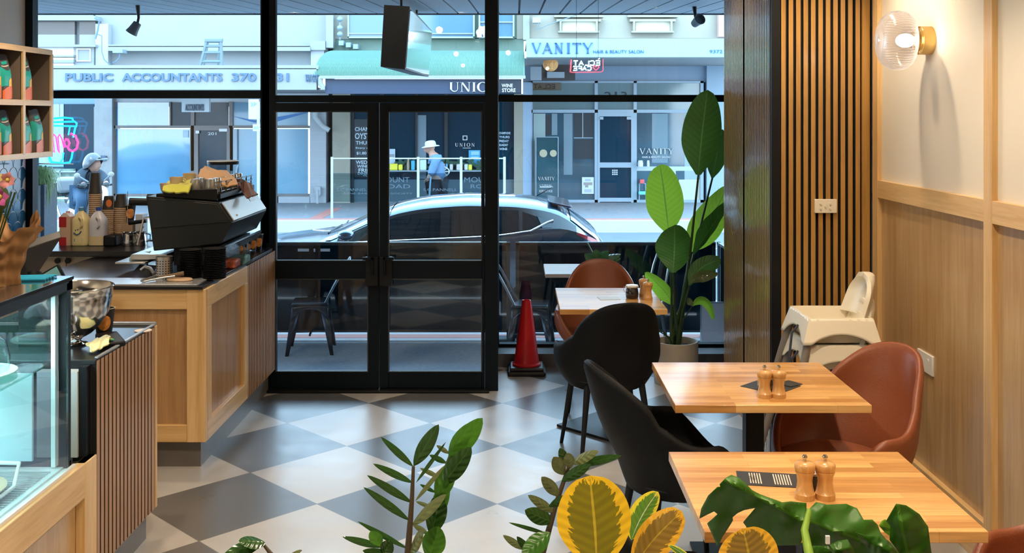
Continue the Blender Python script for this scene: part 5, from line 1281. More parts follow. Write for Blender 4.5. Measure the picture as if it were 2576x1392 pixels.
# ---------------------------------------------------------------- NEON SIGNS hanging inside the windows
CY_N = mat('neon_cyan', (.1,.7,1), .4, emit=2.4, ecol=(.0,.36,1.0)); PK_N = mat('neon_pink', (1,.1,.3), .4, emit=3.0, ecol=(1.0,.03,.16)); WH_N = mat('neon_white', (.8,.95,1), .4, emit=3, ecol=(.55,.85,1.0)); RD_N = mat('neon_red', (1,.15,.2), .4, emit=2, ecol=(1.0,.08,.12))
def pl(Y, *a): return [P(a[i],a[i+1],Y) for i in range(0,len(a),2)]
NY = 6.79
ns = thing('neon_sign', 'neon coffee cup sign in cyan and pink in the left window', 'neon sign', (XX(155,NY),NY,ZZ(415,NY)))
r_ = .0065
cy = MB(); cy.tube(pl(NY,113,300,160,296,182,298,184,304,193,310,192,318,116,316), r_, 8).tube(pl(NY,118,308,185,306), r_, 8).tube(pl(NY,118,318,122,346), r_, 8).tube(pl(NY,190,318,184,346), r_, 8).tube(pl(NY,176,318,172,340), r_*.8, 8)
cy.build('lid_outline', CY_N, ns, smooth=60); cy = MB()
cy.tube(pl(NY,123,380,127,400,132,408,160,411,175,409,180,398,183,380), r_, 8).tube(pl(NY,120,385,124,404,130,411), r_*.6, 8).tube(pl(NY,160,384,158,400,152,408), r_*.8, 8)
cy.build('cup_outline', CY_N, ns, smooth=60)
pk = MB(); pk.tube(pl(NY,178,336,190,342,196,358,193,374,183,381,174,377,170,370), r_*1.1, 8)
pk.tube(pl(NY,172,352,166,350,161,358,164,368,172,369,175,360,171,352), r_, 8)
pk.tube(pl(NY,161,372,156,350,150,338,146,345,150,385,146,378,141,345,136,338,133,346,138,384,132,376), r_*.8, 8)
pk.tube(pl(NY,131,360,126,352,121,358,125,368,131,370,124,352,117,354,113,362,116,368,124,369), r_*.8, 8)
pk.build('coffee_script', PK_N, ns, smooth=60)
MB().box(XX(112,NY),XX(192,NY),NY+.02,NY+.026,ZZ(414,NY),ZZ(296,NY)).build('backing_sheet', glass('acrylic',(.93,.96,.98),1.3), ns)
MB().tube(pl(NY,96,412,184,413), .004, 6).tube([P(150,296,NY),P(150,262,NY),P(150,262,NY+.04)], .0018, 5).tube([P(120,413,NY),P(120,413,NY+.05)], .003, 5).build('wire', WHITEPL, ns)
NY = 7.665
n2 = thing('neon_sign', 'small pink and cyan mirrored neon cafe sign in the top right window', 'neon sign', (XX(1476,NY),NY,ZZ(182,NY)))
STRK = {'E':[[(1,1),(0,1),(0,0),(1,0)],[(0,.5),(.8,.5)]],'C':[[(1,.85),(.7,1),(.25,1),(0,.75),(0,.25),(.25,0),(.7,0),(1,.15)]],'L':[[(0,1),(0,0),(.9,0)]],'A':[[(0,0),(.5,1),(1,0)],[(.2,.35),(.8,.35)]],'T':[[(0,1),(1,1)],[(.5,1),(.5,0)]],'F':[[(0,0),(0,1),(1,1)],[(0,.5),(.8,.5)]]}
def strokes(m, word, x0, x1, y0, y1, Y, r, mirror=True, gap=.3):
    n = len(word); w_ = (x1-x0)/(n+gap*(n-1))
    for i, ch in enumerate(word):
        a0 = (x1-i*w_*(1+gap)) if mirror else (x0+i*w_*(1+gap)); s_ = -1 if mirror else 1
        for pth in STRK[ch]: m.tube([P(a0+s_*u*w_, y1-(y1-y0)*(v), Y) for u, v in pth], r, 6)
m = MB(); strokes(m, 'ECLAT', 1443, 1509, 153, 164, NY, .0042); m.tube(pl(NY,1505,149,1509,147), .004, 6); strokes(m, 'CAFE', 1442, 1487, 167, 177, NY, .0040); m.build('lettering', WH_N, n2)
m = MB(); m.tube(pl(NY,1437,150,1435,181,1440,182,1513,181,1517,178,1517,148), .0025, 6).tube(pl(NY,1437,150,1435,181), .0045, 6).tube(pl(NY,1499,177,1492,170,1494,165,1499,168,1505,165,1507,170,1499,177), .0035, 6).build('border_tube', RD_N, n2)
MB().box(XX(1435,NY),XX(1518,NY),NY+.015,NY+.02,ZZ(182,NY),ZZ(146,NY)).build('backing_sheet', glass('acrylic2',(.85,.88,.9),1.4), n2)
MB().tube([P(1450,147,NY),V((XX(1450,NY),NY,CZ))], .0015, 5).tube([P(1505,147,NY),V((XX(1505,NY),NY,CZ))], .0015, 5).build('wire', BLACK, n2)
n3 = thing('window_decal', 'pale mirrored cafe name sticker on the top right window', 'sticker', (XX(1376,YW-.02),YW-.02,ZZ(227,YW)))
MB().box(XX(1340,YW),XX(1412,YW),YW+.000,YW+.004,ZZ(227,YW),ZZ(208,YW)).build('sticker_sheet', mat('sticker',(.50,.72,.95),.5), n3)
m = MB(); strokes(m, 'ECLAT', 1343, 1396, 213, 223, YW-.004, .0028); m.build('lettering', mat('sticker_ink',(.20,.27,.36),.5), n3)

# ---------------------------------------------------------------- WINDBREAK, OUTDOOR FURNITURE
WBY = 8.95; wz1 = ZZ(609,WBY); wz0 = ZZ(833,WBY)
WBM = mat('windbreak_fabric', (.002,.014,.024), .05, spec=.45); WBF = mat('windbreak_frame', (.03,.04,.05), .3)
WBT = mat('windbreak_rail', (.35,.42,.48), .25, .6)
for a, b, lb in ((-6.4,XX(1283,WBY),'long dark windbreak panel outside left of the mullion'),(XX(1297,WBY),XX(1800,WBY),'dark windbreak panel outside behind the window tables')):
    t = thing('windbreak', lb, 'windbreak', ((a+b)/2,WBY,ZG), 'dark windbreak panels at the kerb')
    MB().box(a+.02,b-.02,WBY,WBY+.008,wz0,wz1-.03).build('panel', WBM, t)
    m = MB(); m.box(a,b,WBY-.012,WBY+.02,wz1-.03,wz1-.008); m.box(a,a+.03,WBY-.012,WBY+.02,ZG,wz1); m.box(b-.03,b,WBY-.012,WBY+.02,ZG,wz1); m.box(a,b,WBY-.012,WBY+.02,wz0-.01,wz0+.012); m.build('frame', WBF, t)
    MB().box(a,b,WBY-.014,WBY+.022,wz1-.008,wz1).build('top_rail', WBT, t)
    MB().box(a,a+.12,WBY-.12,WBY+.10,ZG,ZG+.015).box(b-.12,b,WBY-.12,WBY+.10,ZG,ZG+.015).build('foot', WBF, t)
    if a < -5:
        m = MB()
        for p0, p1 in ((749,777),(806,830)): m.rect(p0,626,p1,633,WBY-.004,.003)
        m.rect(789,626,793,634,WBY-.004,.003); m.build('white_tab', mat('clip',(.7,.8,.9),.3), t)  # small pale slabs on the windbreak face
t = thing('windbreak', 'short end windbreak running back toward the cafe at the right', 'windbreak', (XX(1805,8.6),8.5,ZG), 'dark windbreak panels at the kerb')
xe = XX(1806,WBY)
MB().box(xe,xe+.01,8.0,WBY-.05,wz0,wz1-.02).build('panel', WBM, t)
m = MB(); m.box(xe-.01,xe+.02,7.98,WBY,wz1-.02,wz1); m.box(xe-.01,xe+.02,7.98,8.02,ZG,wz1); m.box(xe-.01,xe+.02,WBY-.04,WBY,ZG,wz1); m.build('frame', WBT, t)
# metal stools
TOL = mat('stool_metal', (.05,.065,.085), .3, .7)
ts = thing('metal_stool', 'dark metal stool outside the left door leaf', 'stool', (0,0,0), 'dark metal stools outside')
hS = .44
MB().box(-.155,.155,-.155,.155,hS-.025,hS).build('seat', TOL, ts, bev=.012)
for sx, sy in ((-1,-1),(1,-1),(1,1),(-1,1)):
    m = MB(); 
    m.add([(sx*.15,sy*.15,hS-.02),(sx*.08,sy*.15,hS-.02),(sx*.17,sy*.195,.0),(sx*.20,sy*.20,0),(sx*.15,sy*.08,hS-.02),(sx*.195,sy*.17,0)], [(0,1,2,3),(0,3,5,4)])
    o = m.build('leg', TOL, ts); md = o.modifiers.new('s','SOLIDIFY'); md.thickness = .006
m = MB()
for s_ in (-1,1):
    for ax in (0,1):
        def ap(u, v, s_=s_, ax=ax):
            x = (u*2-1)*.15; zt_ = hS-.02; zb_ = hS-.055-.10*abs(u*2-1)**3; z = zt_+(zb_-zt_)*v; k = .152+.05*(zt_-z)/.42
            return V((x, s_*k, z)) if ax == 0 else V((s_*k, x, z))
        m.grid(ap, 14, 3)
o = m.build('apron', TOL, ts); md = o.modifiers.new('s','SOLIDIFY'); md.thickness = .004
MB().box(-.16,.16,-.008,.008,.16,.175).box(-.008,.008,-.16,.16,.16,.175).build('cross_brace', TOL, ts)
MB().box(-.02,.02,-.07,.07,hS-.001,hS+.002).build('seat_slot', BLACK, ts)
MB().tube([(.12,-.13,hS-.02),(.20,-.12,.58),(.30,-.10,.76),(.325,-.05,.80),(.325,.05,.80),(.30,.10,.76),(.20,.12,.58),(.12,.13,hS-.02)], .011, 8).build('back_frame', mat('galv_dark',(.16,.20,.24),.3,.8), ts)
ts.scale = (.97,.97,.95); ts.location = (XX(783,8.53), 8.53, ZG); ts.rotation_euler = (0,0,.12)
dup(ts, (XX(1336,8.42),8.42,ZG), math.pi-.1, 'dark metal stool outside behind the red traffic cone')
# outdoor table and metal chairs
ot = thing('outdoor_table', 'small pale wood table outside the right window', 'table', (XX(1470,8.3),8.3,ZG))
zt2 = ZZ(690,7.97)
MB().box(XX(1372,7.97),XX(1372,7.97)+.62,7.97,8.52,zt2-.028,zt2).build('tabletop', wood('outdoor_wood', (.50,.33,.25), (.66,.46,.36), 'x', 1), ot, bev=.002)
MB().tube([(XX(1372,7.97)+.31,8.25,ZG+.01),(XX(1372,7.97)+.31,8.25,zt2-.02)], .025, 12).build('column', BLACK, ot); MB().box(XX(1372,7.97)+.10,XX(1372,7.97)+.52,8.05,8.45,ZG,ZG+.012).build('base_plate', BLACK, ot)
op = thing('potted_monstera', 'small split leaf plant on the outdoor table', 'potted plant', (XX(1505,8.35),8.35,zt2))
MB().lathe([(0,0),(.035,0),(.045,.07),(.04,.07),(0,.06)], (XX(1505,8.35),8.35,zt2), 20).build('pot', BLACK, op)
for a_, b_, hw_, N_ in (((1500,655),(1470,640),14,(0,-.8,.6)),((1505,655),(1530,632),16,(0,-.7,.8)),((1510,652),(1562,640),13,(0,-.6,.9)),((1500,652),(1500,628),12,(0,-.9,.3)),((1515,655),(1562,650),10,(.2,-.6,.5))):
    lp(op, px2(8.3,*a_,*b_), hw_*8.3/F, LF_ZZ if hw_ != 13 else LF_ZZS, N=N_, fold=.3, nj=3)
MB().tube(px2(8.35,1505,690,1502,655,1490,635,1478,612), .006, 6).tube(px2(8.35,1505,690,1512,652), .005, 6).build('stem', STEM, op)
def mchair(label, X_, Y_, rz):
    t = thing('metal_chair', label, 'chair', (0,0,0), None); r = .011
    MB().box(-.18,.18,-.18,.18,.42,.44).build('seat', TOL, t, bev=.01)
    m = MB(); m.tube([(-.17,-.17,.43),(-.15,-.23,.70),(-.12,-.26,.82),(-.06,-.27,.855),(.06,-.27,.855),(.12,-.26,.82),(.15,-.23,.70),(.17,-.17,.43)], r, 8).build('back_frame', mat('galv',(.45,.52,.55),.3,.8), t)
    MB().tube([(0,-.18,.43),(0,-.265,.85)], .022, 6).build('back_slat', TOL, t)
    for sx in (-1,1):
        for sy in (-1,1): MB().tube([(sx*.16,sy*.16,.43),(sx*.20,sy*.21,0)], [.018,.012], 6).build('leg', TOL, t)
    t.location = (X_,Y_,ZG); t.rotation_euler = (0,0,rz); return t
mc = mchair('grey metal chair with bright bent back behind the potted plant', XX(1632,8.5)-.12,8.45, math.radians(105))
ab = thing('notice_stand', 'clear standing notice panel outside right of the plant pot', 'notice stand', (XX(1793,8.2),8.2,ZG))
MB().rect(1764,762,1836,876,8.2,.012).build('panel', mat('notice_grey',(.33,.33,.38),.25), ab, bev=.002); MB().frame('y',XX(1762,8.2),XX(1838,8.2),ZG,ZZ(760,8.2),.01,8.195,8.215).build('frame', WBT, ab)
# outdoor planter with grass
gp = thing('grass_planter', 'tall dark planter with long pale green grass outside the left window', 'planter', (XX(118,9.4)+.0,8.6,ZG))
gy = 8.55
MB().box(XX(72,gy),XX(128,gy),gy-.12,gy+.12,ZG,ZZ(462,gy)).build('planter_body', mat('planter_blue',(.05,.075,.11),.4), gp, bev=.004)
MB().box(XX(113,gy),XX(119,gy),gy-.124,gy-.12,ZG,ZZ(464,gy)).build('bright_strip', mat('strip',(.5,.52,.5),.4), gp)
m = MB(); c0 = V((XX(100,gy),gy,ZZ(464,gy)))
for k in range(420):
    a = random.uniform(0,6.28); r = random.uniform(.03,.17); hgt = random.uniform(.05,.16); dn = random.uniform(.05,.32)
    p0 = c0+V((random.uniform(-.06,.06),random.uniform(-.05,.05),0)); p1 = p0+V((math.cos(a)*r*.5,math.sin(a)*r*.5,hgt)); p2 = p0+V((math.cos(a)*r,math.sin(a)*r,hgt-dn))
    s_ = V((-math.sin(a),math.cos(a),0))*.003; m1_ = p0.lerp(p1,.6)+V((0,0,.01)); m2_ = p1.lerp(p2,.5)+V((math.cos(a)*.02,0,.02))
    m.add([p0-s_,p0+s_,m1_-s_,m1_+s_,p1-s_,p1+s_,m2_-s_,m2_+s_,p2], [(0,1,3,2),(2,3,5,4),(4,5,7,6),(6,7,8)])
m.build('grass', mat('grass_pale',(.36,.52,.24),.6), gp)
# ---------------------------------------------------------------- CAR
def lerp_tab(tab, x):
    if x <= tab[0][0]: return tab[0][1]
    for (a, p), (b, q) in zip(tab, tab[1:]):
        if x <= b: return p+(q-p)*(x-a)/(b-a)
    return tab[-1][1]
def smooth_tab(tab, x, d=.10): return (lerp_tab(tab,x-d)+lerp_tab(tab,x-d/2)+lerp_tab(tab,x)+lerp_tab(tab,x+d/2)+lerp_tab(tab,x+d))/5
YC = 11.5; YN = 10.64
CARP = mat('car_paint', (.07,.12,.18), .20, .5, coat=1); CARG = mat('car_glass', (.003,.012,.018), .03, spec=.4); CHR = mat('chrome', (.75,.78,.8), .1, 1)
TYRE = mat('tyre', (.012,.012,.013), .7); TAIL = mat('tail_red', (.75,.05,.08), .15, coat=1); CTRIM = mat('car_trim', (.012,.013,.015), .3)
car = thing('car', 'dark blue hatchback parked facing left behind the windbreak', 'car', (-1.1, YC, ZR))
roof = [(-3.25,.20),(-3.15,.34),(-2.9,.43),(-2.6,.49),(-2.15,.545),(-1.98,.575),(-1.60,.745),(-1.33,.86),(-1.0,.925),(-.55,.958),(0,.945),(.30,.905),(.52,.84),(.62,.75),(.88,.565),(.95,.47),(.99,.30)]
belt = [(-3.25,.12),(-3.0,.33),(-2.6,.42),(-2.0,.50),(-1.5,.52),(-.8,.55),(-.2,.58),(.2,.64),(.5,.66),(.85,.54),(.95,.42),(.99,.30)]
cant = [(-1.98,.0),(-1.6,.55),(-1.2,1),(.35,1),(.62,.5),(.88,0)]   # how much greenhouse
def width(x): return .86*min(1, (max(0,(x+3.27))/.35)**.35)*min(1, (max(0,1.02-x)/.30)**.25)
def sect(x, v):
    """v 0 roof centre .. 1 sill, returns (yoff, z)"""
    zr = smooth_tab(roof,x); zb = min(smooth_tab(belt,x), zr-.01); w_ = width(x); g_ = lerp_tab(cant,x)
    wr = w_-.22*g_; wr = max(.05,wr)
    pts = [(0,zr),(wr*.5,zr-.012),(wr*.85,zr-.045),(wr*.97,zr-.085-.0*g_ if g_ > 0 else zb+.03),(w_*.985,zb),(w_,zb-.10),(w_*.985,zb-.35),(w_*.93,ZR+.20)]
    if g_ <= 0: pts[3] = (wr*.95,(zr-.045+zb)/2)
    t_ = v*(len(pts)-1); i = min(int(t_),len(pts)-2); f = t_-i
    return (pts[i][0]+(pts[i+1][0]-pts[i][0])*f, pts[i][1]+(pts[i+1][1]-pts[i][1])*f)
def body(u, v):
    x = -3.25+u*4.24; s_ = 1 if v > .5 else -1; y, z = sect(x, abs(v-.5)*2); return V((x, YC+s_*y, z))
m = MB(); m.grid(body, 110, 28); m.box(-3.1,.9,YC-.7,YC+.7,ZR+.17,ZR+.22); o = m.build('body', CARP, car, smooth=50)
def side_pt(x, k, off=.006):      # k 0 cant..1 belt on the near side
    y, z = sect(x, (3+k)/7); return V((x, YC-y-off, z))
def gl_part(name, mt, xs, k0, k1, off=.006):
    m = MB(); n = 14
    def f(u, v): x = xs[0]+(xs[1]-xs[0])*u; a = k0(x) if callable(k0) else k0; b = k1(x) if callable(k1) else k1; return side_pt(x, a+(b-a)*v, off)
    m.grid(f, n*2, 4); return m.build(name, mt, car, smooth=60)
gl_part('window_surround', CTRIM, (-1.86,.62), -.02, .98, .004)
gl_part('front_side_window', CARG, (-1.62,-.80), lambda x: .12+max(0,(-1.3-x))*.6, .93, .008)
gl_part('rear_side_window', CARG, (-.70,.02), .12, .93, .008)
gl_part('quarter_window', CARG, (.06,.36), lambda x: .15+(x-.06)*1.2, .90, .008)
MB().tube([side_pt(x,1.0,.012) for x in [-1.86+.1*i for i in range(21)]]+[side_pt(.22,.85,.012),side_pt(.32,.6,.012),side_pt(.38,.45,.012)], .011, 6).build('chrome_strip', CHR, car)
def ws(u, v): x = -1.99+v*.66; y, z = sect(x, (u*2-1 if u > .5 else 1-u*2)*.40); return V((x-.006, YC+(1 if u > .5 else -1)*y, z+.006))
MB().grid(ws, 16, 10).build('windscreen', mat('windscreen_glass',(.10,.15,.17),.04,coat=1), car, smooth=60)
def rw(u, v): x = .56+v*.30; y, z = sect(x, (u*2-1 if u > .5 else 1-u*2)*.38); return V((x+.008, YC+(1 if u > .5 else -1)*y, z+.006))
MB().grid(rw, 16, 8).build('rear_window', mat('rear_glass',(.16,.22,.28),.05,coat=1), car, smooth=60)
MB().prism([(.34,.908),(.56,.862),(.595,.848),(.56,.836),(.40,.875)], YC-.50, YC+.50).build('spoiler', CARP, car, bev=.006)
MB().tube([(.22,YC,.93),(.40,YC,1.03)], [.008,.003], 6).build('aerial', BLACK, car)
MB().grid(lambda u, v: side_pt(.62+.34*u, 1.0+.75*v*(.3+.7*u), .008), 12, 4).build('tail_light', TAIL, car, smooth=60)
MB().ell((-1.75,YC-.95,.60), (.09,.09,.055), 14, 9).tube([(-1.72,YC-.85,.56),(-1.74,YC-.92,.58)], .02).build('wing_mirror', CARP, car)
m = MB(); 
for k_ in (0,.18): m.tube([(-2.02+k_*.4,YC-.45+k_*3,.565),(-1.94,YC-.05+k_*2.4,.615)], .008, 6)
m.tube([(-2.04+.05*(i/10*2-1)**2,YC-.70+1.4*i/10,.555-.05*(i/10*2-1)**2) for i in range(11)], .016, 6).build('wiper', BLACK, car)
m = MB(); m.tube([(-1.52+.0*math.cos(a),YC-.35+.16*math.cos(a),.53+.16*math.sin(a)) for a in [2*PI*q/18 for q in range(18)]], .014, 6, closed=True).build('steering_wheel', BLACK, car)
for x_ in (-2.55,.20):
    for s_ in (-1,1):
        MB().lathe([(0,-.10),(.26,-.10),(.30,-.07),(.30,.07),(.26,.10),(0,.10)], (x_,YC+s_*.74,ZR+.30), 28, 'y').build('wheel', TYRE, car)
# second parked car, up the street (it shows as a reflection in the far shop window)
def dupcar(loc, label, paint):
    return dup(car, loc, None, label, swap={'body':paint,'spoiler':paint,'wing_mirror':paint})
car2 = dupcar((-12.6, 13.2, ZR), 'silver hatchback farther up the street, outside the frame', mat('silver_paint',(.5,.54,.58),.25,.7,coat=1)); car2.name = 'car'

# ---------------------------------------------------------------- PEOPLE
def skin(name, joints, edges, mt, parent, sub=2, root=0):
    me = bpy.data.meshes.new(name); me.from_pydata([Vector(j[:3]) for j in joints], edges, []); me.materials.append(mt)
    o = bpy.data.objects.new(name, me); COL.objects.link(o)
    if parent: o.parent = parent
    md = o.modifiers.new('skin','SKIN'); md.use_smooth_shade = True
    sv = me.skin_vertices[0].data if me.skin_vertices else None
    if sv is None:
        bm = bmesh.new(); bm.from_mesh(me); bm.verts.layers.skin.verify(); bm.to_mesh(me); bm.free(); sv = me.skin_vertices[0].data
    for i, j in enumerate(joints):
        r = j[3]; sv[i].radius = r if isinstance(r, tuple) else (r, r)
    sv[root].use_root = True
    s_ = o.modifiers.new('sub','SUBSURF'); s_.levels = sub; s_.render_levels = sub
    return o
SKIN = mat('skin', (.40,.21,.15), .55)
def head(par, c, face, s=1.0, name='head', tilt=0):
    """face: angle the face points to (radians, 0 = +x), own mesh with nose, mouth, ears, eyes"""
    c = Vector(c); R = Matrix.Rotation(face,3,'Z') @ Matrix.Rotation(tilt,3,'Y')
    def f(u, v):
        a = u*2*PI; ph = v*PI
        d = Vector((math.sin(ph)*math.cos(a), math.sin(ph)*math.sin(a), math.cos(ph)))
        r = Vector((d.x*.098, d.y*.076, d.z*.118))
        if d.x > 0 and d.z < 0: r.x *= 1-.10*abs(d.z); r.y *= 1-.25*abs(d.z)
        if d.x < 0 and d.z < -.3: r.x *= .8
        n = math.exp(-((d.y*.076)**2/.00016+(r.z+.012)**2/.0007))*(.026 if d.x > 0 else 0); r.x += n
        br = math.exp(-((r.z-.022)**2/.0001))*(.004 if d.x > .5 else 0); r.x += br
        ey = math.exp(-((abs(r.y)-.03)**2/.0002+(r.z-.004)**2/.00012))*(.010 if d.x > 0 else 0); r.x -= ey
        ch = math.exp(-((d.y*.076)**2/.0004+(r.z+.10)**2/.0003))*(.010 if d.x > 0 else 0); r.x += ch
        return c + (R @ r)*s
    return f, R
# pedestrian in front of the wine shop
pe = thing('person', 'stooped person in white sun hat and pale blue shirt walking left with a cane', 'person', (XX(1095,20.9),20.9,ZF))
K = lambda px, py, Y=20.9: P(px, py, Y)-pe.location
def J(px, py, r, dy=0): q = K(px, py, 20.9+dy); return (q.x, q.y, q.z, r)
js = [J(1098,455,.13),J(1099,430,.15),J(1097,408,.15),J(1090,392,.11),J(1086,384,.06),J(1083,372,.085,-.0),
      J(1096,402,.07,-.18),J(1088,428,.05,-.2),J(1078,446,.04,-.25),J(1075,452,.035,-.26),
      J(1096,402,.07,.18),J(1094,430,.05,.2),J(1085,450,.04,.2),
      J(1094,462,.10,-.1),J(1088,490,.07,-.12),J(1092,526,.05,-.12),J(1085,531,.045,-.12),
      J(1103,462,.10,.1),J(1108,490,.07,.12),J(1118,522,.05,.12),J(1111,529,.045,.12)]
ed = [(0,1),(1,2),(2,3),(3,4),(4,5),(3,6),(6,7),(7,8),(8,9),(3,10),(10,11),(11,12),(0,13),(13,14),(14,15),(15,16),(0,17),(17,18),(18,19),(19,20)]
skin('body', js, ed, SKIN, pe)
f, R = head(pe, P(1081,373,20.9), PI+.15, 1.05, tilt=.35)
MB().grid(f, 28, 22).build('head', SKIN, pe, smooth=80)
def hc_(px, py, dy=0): return P(px,py,20.9+dy)
m = MB()
for k, (dx_, dz_) in enumerate([(-.075,-.02),(-.08,-.035),(-.078,-.05),(-.070,-.062)]):
    p0 = hc_(1075,452,-.26); m.tube([p0+V((-.02,0,-.005*k)), p0+V((dx_*.6,-.01+.008*k,dz_*.5)), p0+V((dx_*.8,.0,dz_))], [.011,.010,.008], 6)
m.tube([p0, p0+V((-.01,-.03,.01)), p0+V((-.045,-.035,.0))], [.012,.010,.008], 6); m.ell(p0+V((-.01,0,-.01)), (.045,.02,.03)); m.build('hand', SKIN, pe, smooth=80)
SHIRT = mat('shirt_blue', (.09,.18,.30), .8, noise=.08, nscale=20)
def J2(px, py, r, dy=0): return J(px, py, r, dy)
skin('shirt', [J2(1099,458,.19),J2(1099,430,.19),J2(1096,408,.19),J2(1089,391,.12),J2(1097,402,.10,-.19),J2(1088,428,.085,-.21),J2(1080,443,.075,-.25),J2(1097,402,.10,.19),J2(1094,428,.085,.2),J2(1087,444,.07,.2)],
     [(0,1),(1,2),(2,3),(3,4),(4,5),(5,6),(3,7),(7,8),(8,9)], SHIRT, pe)
skin('trousers', [J2(1098,458,.18),J2(1094,466,.13,-.1),J2(1089,492,.10,-.12),J2(1092,522,.085,-.12),J2(1103,466,.14,.1),J2(1108,492,.10,.12),J2(1117,519,.085,.12)], [(0,1),(1,2),(2,3),(0,4),(4,5),(5,6)], mat('trouser_dark',(.02,.025,.035),.8), pe)
hatc = P(1083,366,20.9); Rt = Matrix.Rotation(-.12,4,'Y')
m = MB().lathe([(.19,-.03),(.165,-.012),(.115,.0),(.112,.05),(.095,.085),(.05,.10),(0,.103)], (0,0,0), 28, sx=1.0, sy=.95)
m.v = [tuple(hatc+(Rt.to_3x3() @ V(v_))) for v_ in m.v]; m.build('sun_hat', mat('hat_white',(.42,.40,.37),.8), pe)
cane = thing('walking_cane', 'blue white walking cane held by the stooped person', 'cane', tuple(P(1078,530,20.65)))
MB().tube([P(1076,449,20.64),P(1084,446,20.64),P(1083,452,20.64),P(1078,530,20.64)], .018, 8).build('shaft', mat('cane_white',(.32,.46,.55),.4), cane)
# scooter and rider
SYY = 14.5
sr = thing('motor_scooter', 'pale grey scooter with rear top box stopped at the far left', 'scooter', tuple(P(215,693,SYY)))
def Q(px, py, dy=0): return P(px, py, SYY+dy)
BODYS = mat('scooter_grey', (.15,.17,.19), .3, coat=.5); DARKS = mat('scooter_dark', (.03,.035,.04), .4)
m = MB(); m.tube([Q(185,560,.5),Q(200,540,.35),Q(225,545,.1),Q(240,560,-.1),Q(247,520,-.2),Q(252,490,-.25)], [.14,.17,.14,.13,.14,.11], 14); m.build('body_shell', BODYS, sr, smooth=60)
MB().obox(Q(171,465,.5), (.30,.34,.22), (0,0,.4)).build('top_box', mat('topbox_silver',(.24,.26,.28),.4), sr, bev=.05, seg=3)
MB().obox(Q(166,482,.55), (.34,.36,.12), (0,0,.4)).build('top_box_base', DARKS, sr, bev=.03)
MB().tube([Q(178,500,.45),Q(200,505,.3),Q(218,512,.1)], [.10,.12,.10], 12).build('seat', DARKS, sr, smooth=60)
for a_, d_ in ((160,.6),(262,-.35)):
    c_ = Q(a_,0,d_); MB().lathe([(.12,-.05),(.20,-.06),(.25,-.02),(.25,.02),(.20,.06),(.12,.05)], (c_.x,c_.y,ZR+.25), 24, 'y').build('wheel', TYRE, sr)
MB().ell(Q(256,486,-.35), (.085,.06,.10), 14, 10).build('headlight', mat('head_lamp',(1,.95,.85),.3,emit=1.6), sr)
m = MB(); m.tube([Q(196,466,-.3),Q(225,462,-.3),Q(250,470,-.28),Q(282,464,-.2)], .016, 8); m.build('handlebar', DARKS, sr, smooth=60)
for a_, b_, e_, f_ in ((194,442,222,458),(280,439,262,455)):
    MB().tube([Q(a_,b_,-.3),Q(e_,f_,-.3)], .012, 8).build('mirror_arm', BODYS, sr); MB().ell(Q(a_,b_,-.3), (.042,.014,.036), 14, 9).build('mirror', mat('mirror_white',(.32,.32,.29),.4), sr)
MB().tube([Q(168,495,.5),Q(176,482,.5),Q(190,483,.45),Q(188,500,.4)], .012, 8).tube([Q(120,498,.4),Q(182,499,.3)], .016, 8).build('grab_rail', CHR, sr)
MB().tube([Q(140,512,.2),Q(152,545,.1),Q(160,570,0)], .015, 8).build('kick_stand', CHR, sr)
MB().ell(Q(184,512,.2), (.085,.07,.08), 14, 10).build('exhaust_cover', BODYS, sr)
ri = thing('person', 'seated scooter rider in grey open helmet and dark jacket with blue jeans', 'person', tuple(P(215,500,SYY)))
def J3(px, py, r, dy=0): q = P(px, py, SYY+dy)-ri.location; return (q.x,q.y,q.z,r)
skin('body', [J3(212,490,.13,.2),J3(216,465,.14,.15),J3(222,442,.14,.1),J3(230,430,.06,.05),J3(234,420,.06,0),
  J3(206,440,.06,-.05),J3(200,458,.045,-.15),J3(212,466,.04,-.3),J3(250,440,.06,.05),J3(262,455,.045,-.1),J3(268,464,.04,-.22),
  J3(205,492,.09,0),J3(212,500,.08,-.25),J3(205,530,.06,-.2),J3(195,556,.05,-.2),J3(225,492,.09,.15),J3(238,505,.08,-.1),J3(236,540,.06,-.1),J3(238,560,.05,-.1)],
  [(0,1),(1,2),(2,3),(3,4),(2,5),(5,6),(6,7),(2,8),(8,9),(9,10),(0,11),(11,12),(12,13),(13,14),(0,15),(15,16),(16,17),(17,18)], SKIN, ri)
f, R = head(ri, P(236,415,SYY-.02), -.25, 1.0); MB().grid(f, 28, 22).build('head', SKIN, ri, smooth=80)
skin('jacket', [J3(212,488,.17,.2),J3(216,465,.19,.15),J3(222,443,.18,.1),J3(229,432,.10,.05),J3(206,440,.10,-.05),J3(199,457,.085,-.15),J3(210,465,.06,-.28),J3(250,441,.10,.05),J3(262,455,.08,-.1),J3(267,463,.06,-.2)],
  [(0,1),(1,2),(2,3),(2,4),(4,5),(5,6),(2,7),(7,8),(8,9)], mat('jacket_slate',(.02,.035,.052),.8), ri)
skin('jeans', [J3(212,492,.16,.15),J3(205,494,.12,0),J3(213,502,.11,-.25),J3(205,530,.09,-.2),J3(196,552,.075,-.2),J3(226,494,.12,.1),J3(239,506,.11,-.1),J3(236,538,.09,-.1),J3(237,556,.08,-.1)],
  [(0,1),(1,2),(2,3),(3,4),(0,5),(5,6),(6,7),(7,8)], mat('jeans_blue',(.03,.075,.135),.85), ri)
def hel(u, v):
    a = u*2*PI; ph = v*PI*(.62-.30*max(0,math.cos(a+.25))**1.5); d = V((math.sin(ph)*math.cos(a), math.sin(ph)*math.sin(a), math.cos(ph)))
    cut = 1.0
    return P(235,413,SYY-.02)+V((d.x*.135-.01, d.y*.125, d.z*.145+.015-.04*max(0,-d.x)*v))
